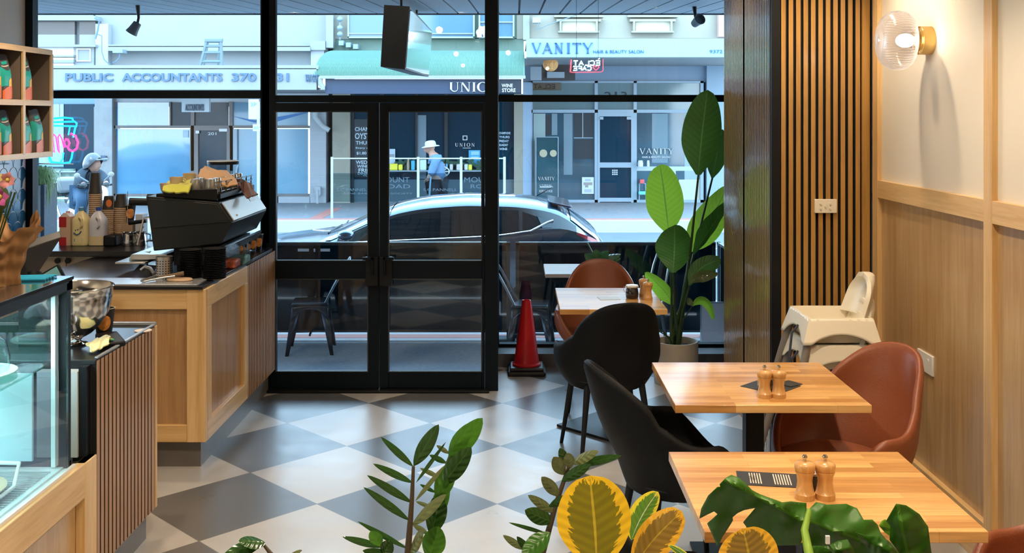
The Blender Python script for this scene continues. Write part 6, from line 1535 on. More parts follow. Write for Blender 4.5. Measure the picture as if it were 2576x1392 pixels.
MB().grid(hel, 28, 14).build('helmet', mat('helmet_grey',(.09,.105,.12),.25,coat=.4), ri, smooth=80)
MB().obox(P(252,402,SYY-.03), (.15,.16,.022), (0,-.12,-.25)).build('visor_peak', mat('visor',(.2,.23,.26),.25), ri, bev=.008)
m = MB()
for c_ in (P(211,466,SYY-.32),P(268,464,SYY-.24)):
    m.ell(c_, (.045,.035,.03), 10, 7)
    for k in range(4): m.tube([c_+V((-.03+.02*k,-.02,.01)), c_+V((-.03+.02*k,-.045,-.005)), c_+V((-.03+.02*k,-.03,-.03-.003*k))], [.010,.009,.007], 6)
    m.tube([c_+V((.04,0,0)), c_+V((.045,-.03,-.015)), c_+V((.03,-.04,-.02))], [.010,.009,.007], 6)
m.build('hand', mat('glove_dark',(.05,.055,.06),.6), ri, smooth=70)

# ---------------------------------------------------------------- FAR SIDE OF THE STREET
FY = 24.0; AY = 20.6
def pf(o, name, mt, rects, Y=FY, d=.05, **k):
    m = MB()
    for r_ in rects: m.rect(*r_, Y, d)
    return m.build(name, mt, o, **k)
WGLS = mat('shop_glass_sky_reflection', (.06,.24,.42), .05, coat=1, spec=.9); WGLD = mat('shop_glass_dark', (.002,.028,.052), .12, spec=.18); WGLM = mat('shop_glass_mid', (.035,.085,.12), .05, coat=1, noise=.5, nscale=.8)  # blue base colour of the first glass stands in for reflected sky
WWH = mat('render_white', (.27,.285,.29), .8, noise=.03, nscale=2); WCR = mat('render_cream', (.31,.29,.235), .8, noise=.04, nscale=2); WGN = mat('render_green', (.13,.19,.155), .8, noise=.06); SASH = mat('frame_taupe', (.17,.15,.145), .5)
ALW = mat('aluminium_pale', (.29,.36,.42), .4); PIL = mat('pillar_concrete', (.27,.285,.295), .8, noise=.1, nscale=3); TILEW = mat('tile_white', (.34,.36,.39), .35); DK = mat('interior_dark', (.012,.018,.025), .6)
# building A, far left
ba = thing('shop_building', 'shop with brown upper windows at the far left across the street', 'building', (XX(150,FY),FY,ZF))
pf(ba, 'upper_wall', WWH, [(-420,-60,235,118)], FY+.1, 1)
pf(ba, 'upper_window', mat('brown_glass',(.09,.075,.07),.15), [(-60,51,188,87),(200,51,240,87)], FY-.02, .1)
pf(ba, 'blind', mat('blind_grey',(.28,.28,.27),.7), [(-60,87,188,112),(200,87,240,112)], FY-.02, .1)
pf(ba, 'cornice', WWH, [(-60,112,240,118),(-60,40,240,51),(-60,138,185,143),(-60,150,185,158)], FY-.25, .4)
pf(ba, 'plaster_panel', WWH, [(185,113,236,165)], FY-.15, .3); pf(ba, 'plaster_moulding', mat('mould',(.62,.62,.6),.8), [(192,122,228,125),(192,152,228,155),(192,125,195,152),(225,125,228,152)], FY-.18, .05)
pf(ba, 'lower_wall', mat('ext_blue',(.16,.27,.36),.6), [(-420,225,238,510)], FY+.3, 1)
pf(ba, 'shopfront_glass', WGLD, [(-60,262,100,520),(160,262,236,505)], FY+.2, .06)
pf(ba, 'shopfront_glass', WGLS, [(98,262,160,420)], FY+.18, .06)
pf(ba, 'shelf_goods', mat('goods',(.16,.24,.20),.6,noise=.6,nscale=6), [(80,425,190,520)], FY+.16, .05)
pf(ba, 'shop_shelf', ALW, [(135,430,190,434),(135,450,185,453),(150,428,152,480)], FY+.1, .04)
pf(ba, 'fascia', WWH, [(-420,165,118,228)], AY, .3)
# accountants
bb = thing('shop_building', 'white accountants building with windows coloured like reflected sky across the street', 'building', (XX(530,FY),FY,ZF))
pf(bb, 'upper_wall', WWH, [(240,-90,822,165)], FY+.1, 1)
pf(bb, 'cornice', WWH, [(272,118,780,124),(272,124,780,128)], FY-.25, .4); pf(bb, 'cornice_top_band', WWH, [(272,112,780,116)], FY-.12, .3)  # thin band above the cornice is the same white render
pf(bb, 'corner_pier', TILEW, [(240,60,272,165),(782,105,815,165)], FY-.1, .3); pf(bb, 'pier_cap', WWH, [(780,103,818,126)], FY-.2, .4)
pf(bb, 'awning', WWH, [(120,172,796,226),(118,164,800,174)], AY, .2); 
aw2 = MB(); aw2.box(XX(120,AY),XX(796,AY),AY+.1,FY,ZZ(170,AY)-.06,ZZ(170,AY)); aw2.box(XX(120,AY),XX(796,AY),AY+.1,FY,ZZ(226,AY),ZZ(226,AY)+.05); aw2.build('awning_slab', WWH, bb)
sg = MB(); TY = AY-.01
for s_, a, b in (('PUBLIC',165,285),('ACCOUNTANTS',307,560),('370',583,645),('231',674,727)): sg.text(s_, XX(a,TY), XX(b,TY), ZZ(205,TY), ZZ(184,TY), TY, .02, bold=.03)
sg.build('sign_lettering', mat('sign_navy',(.07,.13,.21),.6), bb)
sg = MB().text('TAX CON', XX(768,TY), XX(802,TY), ZZ(206,TY), ZZ(187,TY), TY, .02, bold=.02); sg.build('sign_lettering', mat('sign_navy2',(.07,.13,.21),.6), bb)
pf(bb, 'lower_wall', mat('bb_wall',(.55,.58,.6),.7), [(238,226,822,268)], FY+.05, 1)
pf(bb, 'pillar', PIL, [(238,226,282,512)], FY-.15, .5); pf(bb, 'tiled_pillar', TILEW, [(779,250,820,516),(690,495,780,520),(655,495,700,520)], FY-.15, .5)
pf(bb, 'tile_joint', mat('joint',(.42,.45,.5),.6), [(779,z_,820,z_+.7) for z_ in range(268,510,22)]+[(x_,250,x_+.6,516) for x_ in (792,806)], FY-.152, .01)
pf(bb, 'shop_window', WGLS, [(290,258,425,318),(290,324,480,490)], FY+.02, .05); pf(bb, 'shop_window', WGLD, [(430,258,480,316),(488,258,575,316)], FY+.02, .05)
pf(bb, 'shop_window', mat('glass_frost',(.14,.30,.42),.25,coat=.5), [(585,258,775,316),(585,324,775,490)], FY+.02, .05)
m = MB(); m.prism([pj2 for pj2 in [(XX(583,FY),ZZ(292,FY)),(XX(640,FY),ZZ(309,FY)),(XX(700,FY),ZZ(305,FY)),(XX(775,FY),ZZ(283,FY)),(XX(775,FY),ZZ(281,FY)),(XX(700,FY),ZZ(294,FY)),(XX(640,FY),ZZ(303,FY))]], FY+.005, FY+.02); m.build('blue_swoosh', mat('swoosh',(.02,.16,.42),.4), bb)
pf(bb, 'window_frame', SASH, [(282,256,290,492),(282,316,780,323),(480,256,488,430),(576,256,585,430),(574,323,585,492),(282,488,780,495),(478,323,490,470),(426,256,429,316)], FY-.04, .10)
pf(bb, 'white_post', ALW, [(586,325,596,495)], FY-.06, .06)
dd = pf(bb, 'shop_door', SASH, [(490,322,578,328),(490,328,498,500),(570,328,578,500)], FY-.06, .10); pf(dd, 'door_glass', WGLD, [(498,328,570,500)], FY-.01, .04)
pf(dd, 'door_sticker', mat('stk',(.65,.66,.66),.5), [(492,329,501,336),(551,324,571,331)], FY-.075, .01)
q = MB().text('201', XX(524,FY), XX(545,FY), ZZ(340,FY), ZZ(333,FY), FY-.02, .01); q.build('street_number', mat('num',(.6,.65,.68),.5), dd)
q = thing('hanging_shop_sign', 'white hanging board reading accountants under the far awning', 'sign', (XX(490,22.2),22.2,ZZ(285,22.2)))
MB().rect(457,240,526,282,22.2,.12).build('board', mat('board_white',(.40,.46,.49),.5), q); MB().text('ACCOUNTANTS', XX(466,22.19), XX(513,22.19), ZZ(279,22.19), ZZ(262,22.19), 22.19, .01, bold=.03).build('lettering', mat('ink',(.02,.05,.09),.5), q)
m = MB(); m.rect(470,226,472,240,22.2,.03).rect(510,226,512,240,22.2,.03).build('hanger', SASH, q)
pf(bb, 'notice', mat('notice_white',(.38,.5,.58),.5), [(460,328,474,346)], FY-.0, .01)
# graffiti patch on the pillar
q = MB(); random.seed(3)
for k in range(6): q.tube([P(248+random.random()*22,392+random.random()*14,FY-.16) for _ in range(4)], .025, 5)
q.build('graffiti', mat('graf',(.12,.16,.24),.7), bb)
# downpipe, lights, conduit, ladder
lad = thing('step_ladder', 'pale metal step ladder standing on the accountants awning', 'ladder', tuple(P(533,165,AY+1.4)))
LY = AY+1.4; LW = mat('ladder_grey', (.13,.18,.20), .5); m = MB()
m.tube([P(520,103,LY),P(504,165,LY)], .035, 6).tube([P(556,103,LY),P(558,165,LY)], .035, 6).tube([P(516,102,LY),P(560,102,LY)], .05, 6).tube([P(553,106,LY+.4),P(548,165,LY+.5)], .025, 6).tube([P(523,106,LY+.4),P(512,165,LY+.5)], .025, 6)
m.build('ladder_rail', LW, lad); m = MB()
for y_ in (116,132,155): m.tube([P(520-(y_-103)*.26,y_,LY),P(557,y_,LY)], .03, 6)
m.build('rung', LW, lad)
fl = thing('flood_light', 'grey flood light with dangling cable above the accountants awning', 'light', tuple(P(292,140,FY-.4)))
MB().rect(283,124,308,133,FY-.5,.3).build('lamp_head', mat('flood_grey',(.22,.28,.32),.5), fl); MB().tube(px2(FY-.45,302,133,300,145,292,155,283,158), .012, 6).tube(px2(FY-.5,245,86,256,90,256,130,262,150,276,163), .012, 6).tube(px2(FY-.5,238,45,250,50,246,75,240,98), .02, 6).build('cable', mat('cable_blue',(.10,.18,.30),.6), fl)
# Union wine store
bu = thing('shop_building', 'wine store with green corrugated awning across the street', 'building', (XX(1070,FY),FY,ZF))
pf(bu, 'upper_wall', WCR, [(838,-90,875,98),(1300,-90,1318,98)], FY+.1, 1); pf(bu, 'green_wall', WGN, [(838,96,1318,160),(875,-90,1300,98)], FY+.12, 1)
pf(bu, 'party_wall', WWH, [(820,-90,838,120)], FY-.15, .6); pf(bu, 'dark_gap', DK, [(818,120,836,520)], FY+.3, .3)
WU = mat('upper_glass_blue', (.08,.17,.25), .08, coat=.5)
for a, b in ((878,975),(1040,1190),(1208,1290)):
    w_ = pf(bu, 'upper_window', WU, [(a,-60,b,93)], FY-.0, .1); pf(w_, 'window_frame', mat('sash_green',(.30,.45,.45),.5), [(a-4,-60,a,95),(b,-60,b+4,95),(a-4,92,b+4,96)], FY-.05, .12); pf(w_, 'sash_rail', WWH, [(a,83,b,86) if a < 1200 else (a,54,b,57)], FY-.04, .05)
fp_ = thing('potted_plant', 'small potted plants on the upstairs window ledge of wine store', 'potted plant', tuple(P(1218,93,FY-.3)))
MB().rect(1200,85,1212,94,FY-.3,.15).rect(1216,84,1228,94,FY-.3,.15).build('pot', mat('pot_pink',(.5,.32,.34),.6), fp_); m = MB()
for k in range(16): m.ell(P(1200+random.random()*30,72+random.random()*12,FY-.25), (.05,.03,.07), 6, 4)
m.build('foliage', mat('fol_pale',(.55,.60,.58),.6), fp_)
# bullnose corrugated awning
ag = MB(); AG = mat('awning_green', (.125,.235,.18), .5)
xa, xb = XX(790,AY), XX(1320,AY+.0)
prof_ = [(FY-.05,ZZ(132,FY))]+[(FY-.6-(FY-.6-AY)*math.sin(t_*PI/2), ZZ(192,AY)+(ZZ(134,FY-.6)-ZZ(192,AY))*math.cos(t_*PI/2)**1.0) for t_ in [i/12 for i in range(13)]]
nx = 620; vv = []
for i in range(nx+1):
    x_ = xa+(xb-xa)*i/nx; k = .018*math.cos(i*PI/2)
    for y__, z__ in prof_: vv.append((x_, y__-k*.7, z__+k))
ag.v = vv; L = len(prof_); ag.f = [(i*L+j, (i+1)*L+j, (i+1)*L+j+1, i*L+j+1) for i in range(nx) for j in range(L-1)]
o = ag.build('corrugated_awning', AG, bu, smooth=0); md = o.modifiers.new('s','SOLIDIFY'); md.thickness = .02
pf(bu, 'gutter', WWH, [(803,190,1322,198)], AY-.05, .15); MB().tube(px2(AY,806,198,806,212,812,218,812,226), .05, 8).build('downpipe', WWH, bu)
pf(bu, 'fascia', mat('union_navy',(.030,.045,.085),.4), [(818,199,1312,236)], AY+.05, .12)
# contrast serif lettering
def serif(m, ch, x0, x1, z0, z1, y, th=.03):
    w_, h_ = x1-x0, z1-z0
    def st(a, b, c, d, wd):
        p = Vector((x0+a*w_, z0+b*h_)); q = Vector((x0+c*w_, z0+d*h_)); hw = wd*h_/2
        m.prism([(p.x-hw,p.y),(p.x+hw,p.y),(q.x+hw,q.y),(q.x-hw,q.y)], y, y-th)
    def sr_(a, b, ww=.30): m.box(x0+a*w_-ww*h_/2, x0+a*w_+ww*h_/2, y-th, y, z0+b*h_-(.03*h_ if b else 0), z0+b*h_+(.03*h_ if not b else 0))
    K_, T_ = .20, .06
    if ch == 'U':
        st(.2,.22,.2,1,K_); st(.85,.25,.85,1,T_); sr_(.2,1); sr_(.85,1,.24)
        pts = [(.2+.325*(1-math.cos(a)), .25-.25*math.sin(a)) for a in [PI*i/10 for i in range(11)]]
        o_ = [(x0+a*w_, z0+b*h_) for a, b in pts]; i_ = [(x0+(.2+.10+.26*(1-math.cos(a)))*w_, z0+(.25-.17*math.sin(a))*h_) for a in [PI*i/10 for i in range(11)]]
        o_[0] = (o_[0][0]-K_*h_/2, o_[0][1])
        for i in range(10): m.prism([o_[i],o_[i+1],i_[i+1],i_[i]], y, y-th)
    elif ch == 'N': st(.15,0,.15,1,T_); st(.86,0,.86,1,T_); st(.80,0,.12,1,K_) if 0 else st(.84,0,.16,1,K_); sr_(.15,0); sr_(.1,1,.25); sr_(.86,1)
    elif ch == 'I': st(.5,0,.5,1,K_); sr_(.5,0,.36); sr_(.5,1,.36)
    elif ch == 'O':
        n = 28
        for i in range(n):
            a, b = 2*PI*i/n, 2*PI*(i+1)/n
            f_ = lambda t_, r: (x0+w_*(.5+.5*(1-r*.38)*math.cos(t_)), z0+h_*(.5+.52*(1-r*.10)*math.sin(t_)))
            m.prism([f_(a,0),f_(b,0),f_(b,1),f_(a,1)], y, y-th)
    elif ch == 'V': st(.5,0,.08,1,.15); st(.5,0,.92,1,T_); sr_(.1,1); sr_(.9,1,.24)
    elif ch == 'A': st(.08,0,.5,1,T_); st(.92,0,.5,1,.15); sr_(.08,0,.24); sr_(.92,0); m.box(x0+.25*w_, x0+.75*w_, y-th, y, z0+.32*h_, z0+.37*h_)
    elif ch == 'T': st(.5,0,.5,1,.15); m.box(x0, x1, y-th, y, z1-.06*h_, z1); st(.03,.8,.03,1,.05); st(.97,.8,.97,1,.05); sr_(.5,0)
    elif ch == 'Y': st(.5,0,.5,.45,.15); st(.5,.42,.08,1,.15); st(.5,.42,.92,1,T_); sr_(.5,0); sr_(.1,1,.26); sr_(.9,1,.24)
def sword(m, s_, spans, y0_, y1_, Y):
    for ch, (a, b) in zip(s_, spans): serif(m, ch, XX(a,Y), XX(b,Y), ZZ(y1_,Y), ZZ(y0_,Y), Y)
UWH = mat('letter_white', (.52,.54,.54), .5)
m = MB(); sword(m, 'UNION', [(1130,1155),(1158,1184),(1186,1199),(1200,1229),(1232,1258)], 207, 231, AY+.04); m.build('sign_lettering', UWH, bu)
pf(bu, 'small_sign', mat('black_board',(.015,.02,.03),.4), [(1249,200,1311,234)], AY+.0, .06); m = MB()
m.text('WINE', XX(1262,AY), XX(1290,AY), ZZ(220,AY), ZZ(211,AY), AY-.005, .01, bold=.02); m.text('STORE', XX(1263,AY), XX(1297,AY), ZZ(232,AY), ZZ(222.5,AY), AY-.005, .01, bold=.02); m.build('sign_lettering', UWH, bu)
pf(bu, 'cream_pillar', WCR, [(836,236,880,512),(1293,236,1316,512)], FY-.15, .5)
pf(bu, 'shopfront_glass', WGLD, [(880,236,1293,452)], FY+.0, .05); pf(bu, 'stall_riser', mat('riser',(.10,.15,.18),.6), [(880,452,1293,510)], FY-.02, .2); pf(bu, 'back_wall', DK, [(836,236,1316,510)], FY+.4, 1)
pf(bu, 'mullion', DK, [(880,236,890,510),(955,236,965,510),(1045,236,1050,452),(1118,236,1126,510),(1238,236,1246,510)], FY-.06, .08)
pf(bu, 'pale_post', mat('post_grey',(.16,.22,.27),.6), [(1050,290,1072,450)], FY-.02, .03)
CH = mat('chalk', (.50,.62,.70), .7); m = MB()
for s_, a, b, z_a, z_b in (('CHAMP',893,936,320,330),('OYSTER',893,948,335,350),('THURS',895,937,355,364),('Every week',895,945,370,376),('$1.80 ea',897,935,382,390),('WEDNES',895,946,404,413),('WINE FL',898,940,415,422),('FRID',902,933,424,433),('DINING',900,938,434,440),('YUM',912,934,440,444)): m.text(s_, XX(a,FY-.07), XX(b,FY-.07), ZZ(z_b,FY-.07), ZZ(z_a,FY-.07), FY-.07, .004, bold=.015)
m.build('window_writing', CH, bu)
pf(bu, 'window_chalk_panel', mat('panel_navy',(.010,.022,.032),.4), [(891,300,952,446)], FY-.06, .02)
m = MB()
for k, s_ in enumerate(('CHAMPAGNE','THURS','FRIDAY','SUNDAY','WINE')): m.text(s_, XX(1256,FY-.07), XX(1284-k*2,FY-.07), ZZ(338+k*10,FY-.07), ZZ(332+k*10,FY-.07), FY-.07, .004, bold=.02)
m.build('window_writing', CH, bu)
m = MB(); sword(m, 'UNION', [(1145,1153),(1156,1164),(1167,1171),(1174,1183),(1186,1194)], 360, 369, FY-.03); m.rect(1164,372,1184,373.5,FY-.03,.01); m.frame('y',XX(1164,FY),XX(1176,FY),ZZ(353,FY),ZZ(341,FY),.02,FY-.04,FY-.03); m.build('window_logo', UWH, bu)
for (a, b, c_, d_), cl, nm in (((979,375,994,415),(.45,.55,.66),'pale'),((1179,378,1208,418),(.05,.35,.62),'blue')):
    q = pf(bu, 'poster', mat('poster_'+nm,cl,.5), [(a,b,c_,d_)], FY-.07, .01); pf(q, 'poster_print', mat('poster_ink_'+nm,(.30,.55,.72) if nm == 'blue' else (.25,.28,.3),.5), [(a+6,b+3,c_-3,b+12),(a+6,b+16,c_-4,b+20)] if nm == 'blue' else [(a+1,b+13,c_-2,b+20)], FY-.075, .004)
# coloured boxes and bottles along the window shelf
pf(bu, 'window_shelf', mat('shelf_grey2',(.22,.30,.34),.6), [(980,429,1236,432)], FY-.35, .3)
cols = [((980,1000),412,(.75,.68,.05),'yellow'),((1002,1012),414,(.78,.70,.05),'yellow'),((1022,1030),398,(.40,.30,.22),'brown'),((1034,1043),404,(.05,.38,.62),'blue'),((1056,1072),402,(.55,.72,.76),'pale'),((1113,1119),412,(.62,.42,.58),'pink'),((1121,1126),412,(.10,.32,.55),'blue'),((1131,1139),413,(.55,.58,.58),'white'),((1148,1158),413,(.55,.58,.55),'white'),((1168,1177),413,(.58,.62,.66),'white'),((1178,1187),414,(.75,.68,.05),'yellow')]
words = ['yellow box nearest the door in the wine store window','second yellow box in the wine store window','brown bottle in the wine store window','blue box beside the brown bottle in wine store window','large pale box right of the first railing post','pink tin behind the walking person','blue tin beside the pink tin in wine store window','white box in the wine store window, right of person','rounded white box left of second railing post','white box under the blue poster','yellow box under the blue poster']
for ((a, b), t_, c_, n_), wd_ in zip(cols, words):
    z_ = ZZ(429,FY-.35)
    m = MB(); x0_, x1_ = XX(a,FY-.3), XX(b,FY-.3); zt_ = ZZ(t_,FY-.3)
    if n_ == 'brown': m.lathe([(0,z_),((x1_-x0_)/2,z_),((x1_-x0_)/2,z_+.13),(.02,z_+.22),(.02,zt_),(0,zt_)], ((x0_+x1_)/2,FY-.2,0), 14)
    else: m.box(x0_,x1_,FY-.3,FY-.18,z_,zt_)
    tag(m.build('display_box' if n_ != 'brown' else 'display_bottle', mat('disp_'+n_,c_,.5), None, bev=.02 if n_ != 'brown' else 0), wd_, 'box' if n_ != 'brown' else 'bottle', 'goods in the wine store window')
fo = thing('foliage_display', 'dark green leaves behind the goods in the wine store window', 'plants', tuple(P(1080,428,FY-.1)))
m = MB()
for k in range(160):
    c_ = P(995+random.random()*230,405+random.random()*22,FY-.12-.04*random.random()); d_ = V((random.uniform(-1,1),0,random.uniform(-.5,1))).normalized()*.12; s_ = V((d_.z,0,-d_.x)).normalized()*.035
    m.poly([c_,c_+d_*.5+s_,c_+d_,c_+d_*.5-s_])
m.build('leaves', mat('disp_leaf',(.01,.07,.04),.5), fo)
wh = thing('spoked_wheel', 'dark spoked wheel beside the walking person', 'wheel', tuple(P(1112,443,21.6)))  # spoked disc on a thin post
c_ = P(1112,432,21.6); m = MB(); m.tube([c_+V((.15*math.cos(a),0,.105*math.sin(a))) for a in [2*PI*q/24 for q in range(24)]], .012, 6, closed=True)
for k in range(8): a = k*PI/8*2; m.tube([c_, c_+V((.14*math.cos(a),0,.10*math.sin(a)))], .010, 5)
m.build('rim_and_spokes', mat('wheel_pale',(.45,.5,.52),.4), wh); MB().lathe([(0,0),(.14,0),(.14,.03),(0,.03)], c_+V((0,.01,0)), 24, 'y', 1, .72).build('disc', DK, wh); MB().box(c_.x-.02,c_.x+.02,21.6,21.63,ZF,c_.z).build('stand', DK, wh)
# downpipe on the tiled pillar
dp = thing('down_pipe', 'white bent downpipe on the tiled pillar', 'pipe', tuple(P(800,330,FY-.3)))
MB().tube(px2(FY-.3,792,283,793,296,812,318,828,328), .06, 10).build('pipe', mat('pipe_white',(.42,.45,.47),.5), dp); MB().tube(px2(FY-.3,799,515,799,495,798,478), .03, 8).rect(792,470,806,492,FY-.3,.1).build('pipe_base', TILEW, dp)
mt_ = thing('speaker_box', 'string of small grey speakers on the wine store upper wall', 'speaker', tuple(P(880,120,FY-.1)))
m = MB()
for a, b in ((858,108),(876,113),(894,117)): m.rect(a-6,b-6,a+6,b+6,FY-.2,.25)
for b in (48,70,86): m.ell(P(855,b,FY-.1), (.07,.08,.06), 10, 7)
m.tube(px2(FY-.05,855,40,855,100), .02, 5).build('speaker_body', mat('spk',(.22,.30,.36),.5), mt_)
# Vanity
bv = thing('shop_building', 'beauty salon with pale blue fascia across the street at right', 'building', (XX(1600,FY),FY,ZF))
pf(bv, 'upper_wall', WCR, [(1320,-90,1980,96)], FY+.1, 1); pf(bv, 'corner_strip', WWH, [(1316,-90,1332,100)], FY-.1, .4)
for a, b in ((1400,1512),(1585,1700)):
    w_ = pf(bv, 'blind_window', mat('cream_panel',(.70,.66,.52),.8), [(a+14,55,b-14,78)], FY-.0, .12); pf(w_, 'moulding', WCR, [(a,48,b,54),(a+4,78,b-4,82),(a+8,54,a+13,78),(b-13,54,b-8,78),(a-6,36,b+6,43)], FY-.12, .25)
pf(bv, 'brick_edge', mat('brick_pink',(.50,.30,.27),.8), [(1808,-60,1835,92)], FY-.15, .2)
pf(bv, 'fascia', mat('fascia_pale_blue',(.27,.43,.48),.5), [(1324,97,1980,144)], AY, .25); m = MB(); m.box(XX(1324,AY),XX(1980,AY),AY+.1,FY,ZZ(97,AY)-.05,ZZ(97,AY)); m.box(XX(1324,AY),XX(1980,AY),AY+.1,FY,ZZ(146,AY),ZZ(146,AY)+.04); m.build('awning_slab', WWH, bv)
SB_ = mat('sign_blue', (.02,.09,.26), .5); m = MB()
sword(m, 'VANITY', [(1338,1361),(1364,1389),(1395,1416),(1427,1433),(1440,1462),(1466,1491)], 108, 135, AY-.01); 
m.text('HAIR & BEAUTY SALON', XX(1492,AY), XX(1619,AY), ZZ(134.5,AY), ZZ(126,AY), AY-.01, .01); m.text('9372 5316', XX(1785,AY), XX(1855,AY), ZZ(134,AY), ZZ(125.5,AY), AY-.01, .01); m.build('sign_lettering', SB_, bv)
pf(bv, 'lower_wall', mat('bv_wall',(.26,.33,.42),.6), [(1316,146,1860,207)], FY+.05, 1); pf(bv, 'blue_grey_pillar', mat('pillar_blue',(.30,.40,.52),.7), [(1316,207,1337,512)], FY-.15, .4); pf(bv, 'side_pillar', mat('pillar_side',(.30,.38,.46),.7), [(1778,146,1860,512)], FY-.1, .4)
pf(bv, 'shopfront_glass', mat('salon_glass',(.13,.19,.20),.08,coat=.8), [(1340,209,1496,276),(1504,209,1594,276),(1602,209,1762,276)], FY+.02, .05)
pf(bv, 'shopfront_glass', WGLM, [(1340,284,1496,503),(1602,284,1762,503)], FY+.02, .05); pf(bv, 'back_wall', DK, [(1316,207,1860,510)], FY+.5, 1)
pf(bv, 'window_frame', ALW, [(1335,204,1770,209),(1335,276,1770,284),(1335,204,1340,510),(1496,204,1504,510),(1594,204,1602,510),(1762,204,1770,510),(1335,503,1506,510),(1594,503,1770,510)], FY-.05, .12)
dd = pf(bv, 'shop_door', ALW, [(1504,284,1594,293),(1504,293,1509,510),(1588,293,1594,510),(1509,409,1588,422),(1509,498,1588,508)], FY-.06, .12); pf(dd, 'door_glass', WGLD, [(1509,293,1588,409),(1509,422,1588,498)], FY+.0, .04)
m = MB()
for i in range(3):
    for j_ in range(3): m.rect(1540+i*5,427+j_*5,1543.5+i*5,430.5+j_*5,FY-.01,.005)
m.build('door_sticker', UWH, dd); pf(dd, 'closer', ALW, [(1509,294,1518,301),(1577,294,1588,301)], FY-.09, .03)
m = MB(); m.text('213', XX(1521,FY), XX(1577,FY), ZZ(252,FY), ZZ(231,FY), FY+.01, .01); m.build('street_number', DK, bv)
m = MB(); sword(m, 'VANITY', [(1609,1623),(1625,1639),(1642,1655),(1660,1664),(1666,1679),(1680,1694)], 373, 388, FY-.02); m.text('HAIR & BEAUTY SALON', XX(1615,FY), XX(1685,FY), ZZ(398,FY), ZZ(393,FY), FY-.01, .005, bold=.02); m.build('window_lettering', UWH, bv)
pf(bv, 'inner_wall', mat('salon_green',(.30,.38,.37),.6), [(1342,286,1372,500),(1722,286,1760,500)], FY+.01, .03); pf(bv, 'inner_curtain', mat('salon_curtain',(.16,.23,.27),.6), [(1640,286,1680,410),(1418,286,1440,440),(1388,286,1402,340)], FY+.012, .03)
pf(bv, 'inner_dark_window', DK, [(1444,284,1492,346),(1444,350,1492,400),(1372,290,1386,340)], FY+.008, .03); pf(bv, 'inner_sash', ALW, [(1465,284,1467,346),(1444,346,1492,348)], FY+.0, .02)
pf(bv, 'inner_counter', mat('salon_pale',(.45,.52,.55),.6), [(1602,419,1762,430),(1640,430,1700,440)], FY+.005, .03); pf(bv, 'inner_cabinet', mat('salon_wood',(.50,.50,.42),.6), [(1708,452,1762,503)], FY+.004, .03)
ad_ = thing('display_stand', 'tall framed glass display board reading vanity in the salon window', 'display stand', tuple(P(1376,503,FY-.3)))
m = MB(); m.frame('y', XX(1347,FY-.3), XX(1405,FY-.3), ZZ(503,FY-.3), ZZ(344,FY-.3), .02, FY-.32, FY-.28); m.build('frame', ALW, ad_, bev=.01); MB().rect(1349,346,1403,502,FY-.3,.02).build('panel', mat('stand_glass',(.02,.07,.09),.08,coat=1), ad_)
m = MB(); sword(m, 'VANITY', [(1354,1361),(1361,1368),(1370,1376),(1378,1380),(1381,1388),(1388,1395)], 445, 454, FY-.31)
m.text("L'OREAL", XX(1358,FY-.31), XX(1389,FY-.31), ZZ(469,FY-.31), ZZ(464,FY-.31), FY-.31, .005); m.text('KERASTASE', XX(1357,FY-.31), XX(1390,FY-.31), ZZ(484,FY-.31), ZZ(478,FY-.31), FY-.31, .005); m.rect(1358,469.5,1391,472,FY-.312,.005); m.build('lettering', UWH, ad_)
MB().lathe([(0,0),(.09,0),(.09,.02),(0,.02)], P(1367,386,FY-.33), 20, 'y').lathe([(0,0),(.08,0),(.08,.02),(0,.02)], P(1392,386,FY-.33), 20, 'y').build('round_print', mat('round_gold',(.42,.36,.24),.5), ad_)
q = pf(bv, 'poster', mat('poster_white',(.58,.62,.68),.5), [(1464,446,1494,488)], FY-.03, .01); pf(q, 'poster_print', mat('poster_tan',(.30,.26,.24),.6), [(1468,459,1490,466),(1472,466,1480,472)], FY-.035, .004); pf(q, 'poster_logo', mat('poster_mark',(.40,.42,.58),.6), [(1472,450,1486,456),(1470,476,1488,484)], FY-.035, .004)
for a, b, c_, d_, cl, lb in ((1604,403,1618,419,(.6,.62,.6),'white round vase with greenery on the salon window ledge'),(1627,409,1634,419,(.62,.64,.62),'small white pot on the salon window ledge')):
    q = tag(MB().lathe([(0,0),(.06*(c_-a)/14,0),(.065*(c_-a)/14,.07),(.05*(c_-a)/14,.14),(0,.14)], P((a+c_)/2,419,FY-.2), 16).build('vase', mat('vase_white',cl,.4), None), lb, 'vase')
for a, b, c_, d_, cl, nm in ((1610,452,1621,462,(.75,.10,.12),'red'),(1607,482,1626,490,(.15,.6,.65),'turquoise')):
    tag(MB().rect(a,b,c_,d_,FY-.2,.12).build('salon_box', mat('salon_'+nm,cl,.4), None, bev=.01), nm+' box on a small rack at the salon window', 'box')
m = MB(); m.tube(px2(FY-.15,1608,503,1609,462,1624,462,1625,503), .012, 5).tube(px2(FY-.15,1608,490,1625,490), .012, 5); tag(m.build('small_rack', ALW, None), 'small metal rack with boxes at the salon window', 'rack')
tag(MB().tube(px2(FY-1.0,1835,502,1835,472,1808,472,1808,502), .02, 6).build('salon_stool', ALW, None), 'metal frame outside the salon at the far right', 'stool')
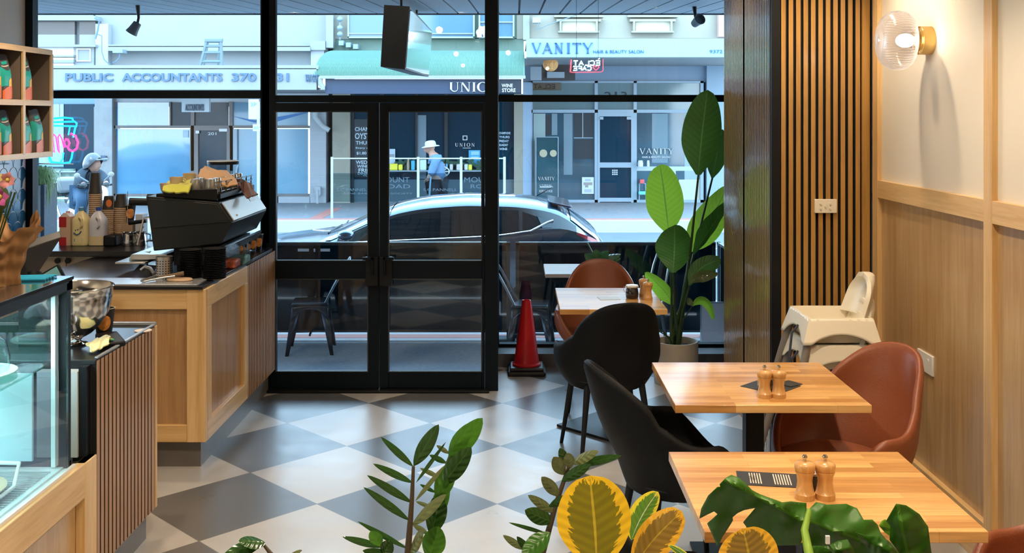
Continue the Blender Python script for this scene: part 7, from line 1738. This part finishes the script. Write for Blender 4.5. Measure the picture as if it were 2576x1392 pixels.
# flood light, cable and reflected pendant in front of far facades
fl2 = thing('flood_light', 'grey flood light on a cable above the salon fascia', 'light', tuple(P(1350,56,FY-.2)))
MB().rect(1340,44,1360,57,FY-.3,.25).build('lamp_head', mat('flood_g2',(.35,.42,.46),.5), fl2); MB().tube(px2(FY-.3,1356,56,1352,68,1348,74,1362,70,1380,62,1460,34), .010, 6).build('cable', mat('cable_b2',(.15,.2,.26),.6), fl2)
bk = thing('pendant_reflection', 'orange ball standing in for a cafe pendant reflected in the window', 'lamp', tuple(P(1385,178,21.5)))
MB().ell(P(1385,162,21.5), (.16,.16,.15), 18, 12).build('reflected_globe', mat('reflected_orange',(.45,.24,.08),.6,noise=.5,nscale=20,emit=.15,ecol=(1,.5,.2)), bk); MB().tube(px2(21.5,1385,145,1385,150), .01).build('cord', BLACK, bk)  # faintly glowing ball imitates an indoor pendant mirrored in the window glass
pf(bv, 'dark_soffit_sign', mat('soffit_brown',(.06,.045,.045),.6), [(1363,150,1447,202)], FY-.6, .1); pf(bv, 'pale_soffit_sign', mat('soffit_pale',(.38,.42,.46),.6), [(1376,181,1420,196),(1335,168,1362,202)], FY-.7, .1)
# far railing with screens
rl = thing('glazed_railing', 'white posted railing with printed glass screens across the street', 'railing', (XX(1050,20.3),20.3,ZF)); RY = 20.3
RLW = mat('rail_white', (.40,.43,.45), .4)
for px_ in (835,1052,1160,1269):
    MB().tube([P(px_,395,RY), V((XX(px_,RY),RY,ZF))], .026, 10).build('post', RLW, rl)
MB().tube([P(835,399,RY),P(1269,399,RY)], .013, 8).build('top_rail', RLW, rl)
scr = glass('screen_glass', (.62,.72,.76), 1.3)
for a, b in ((838,944),(948,1049),(1055,1157),(1163,1266)): MB().rect(a,436,b,508,RY,.01).build('screen', scr, rl)
INK = mat('screen_ink', (.06,.09,.11), .6); m = MB()
for s_, a, b, z_a, z_b in (('S.C.PANNELL',847,930,474,481),('WINE BAR',860,925,485,489),('S.C.PANNELL',1065,1150,474,481),('MOUNT',955,1030,446,459),('ROAD',958,1032,464,474),('C. SOCIETY',966,1038,485,489),('MOUNT',1168,1250,446,459),('ROAD',1184,1248,464,474)): m.text(s_, XX(a,RY), XX(b,RY), ZZ(z_b,RY), ZZ(z_a,RY), RY-.005, .004)
m.build('screen_lettering', INK, rl)
# parking sign
sgp = thing('parking_sign', 'white parking sign post in front of the accountants', 'sign', (XX(650,19.9),20.3,ZF))
MB().tube([P(650,256,20.3), V((XX(650,20.3),20.3,ZF))], .03, 10).build('pole', RLW, sgp); MB().rect(625,250,651,300,20.28,.012).rect(636,313,654,330,20.28,.012).build('sign_plate', mat('plate_white',(.42,.46,.49),.5), sgp)
m = MB(); m.text('2P', XX(629,20.26), XX(644,20.26), ZZ(267,20.26), ZZ(257,20.26), 20.27, .004, bold=.02); m.text('BUS', XX(639,20.26), XX(651,20.26), ZZ(325,20.26), ZZ(318,20.26), 20.27, .004); m.build('lettering', mat('sign_grn',(.25,.38,.45),.5), sgp)
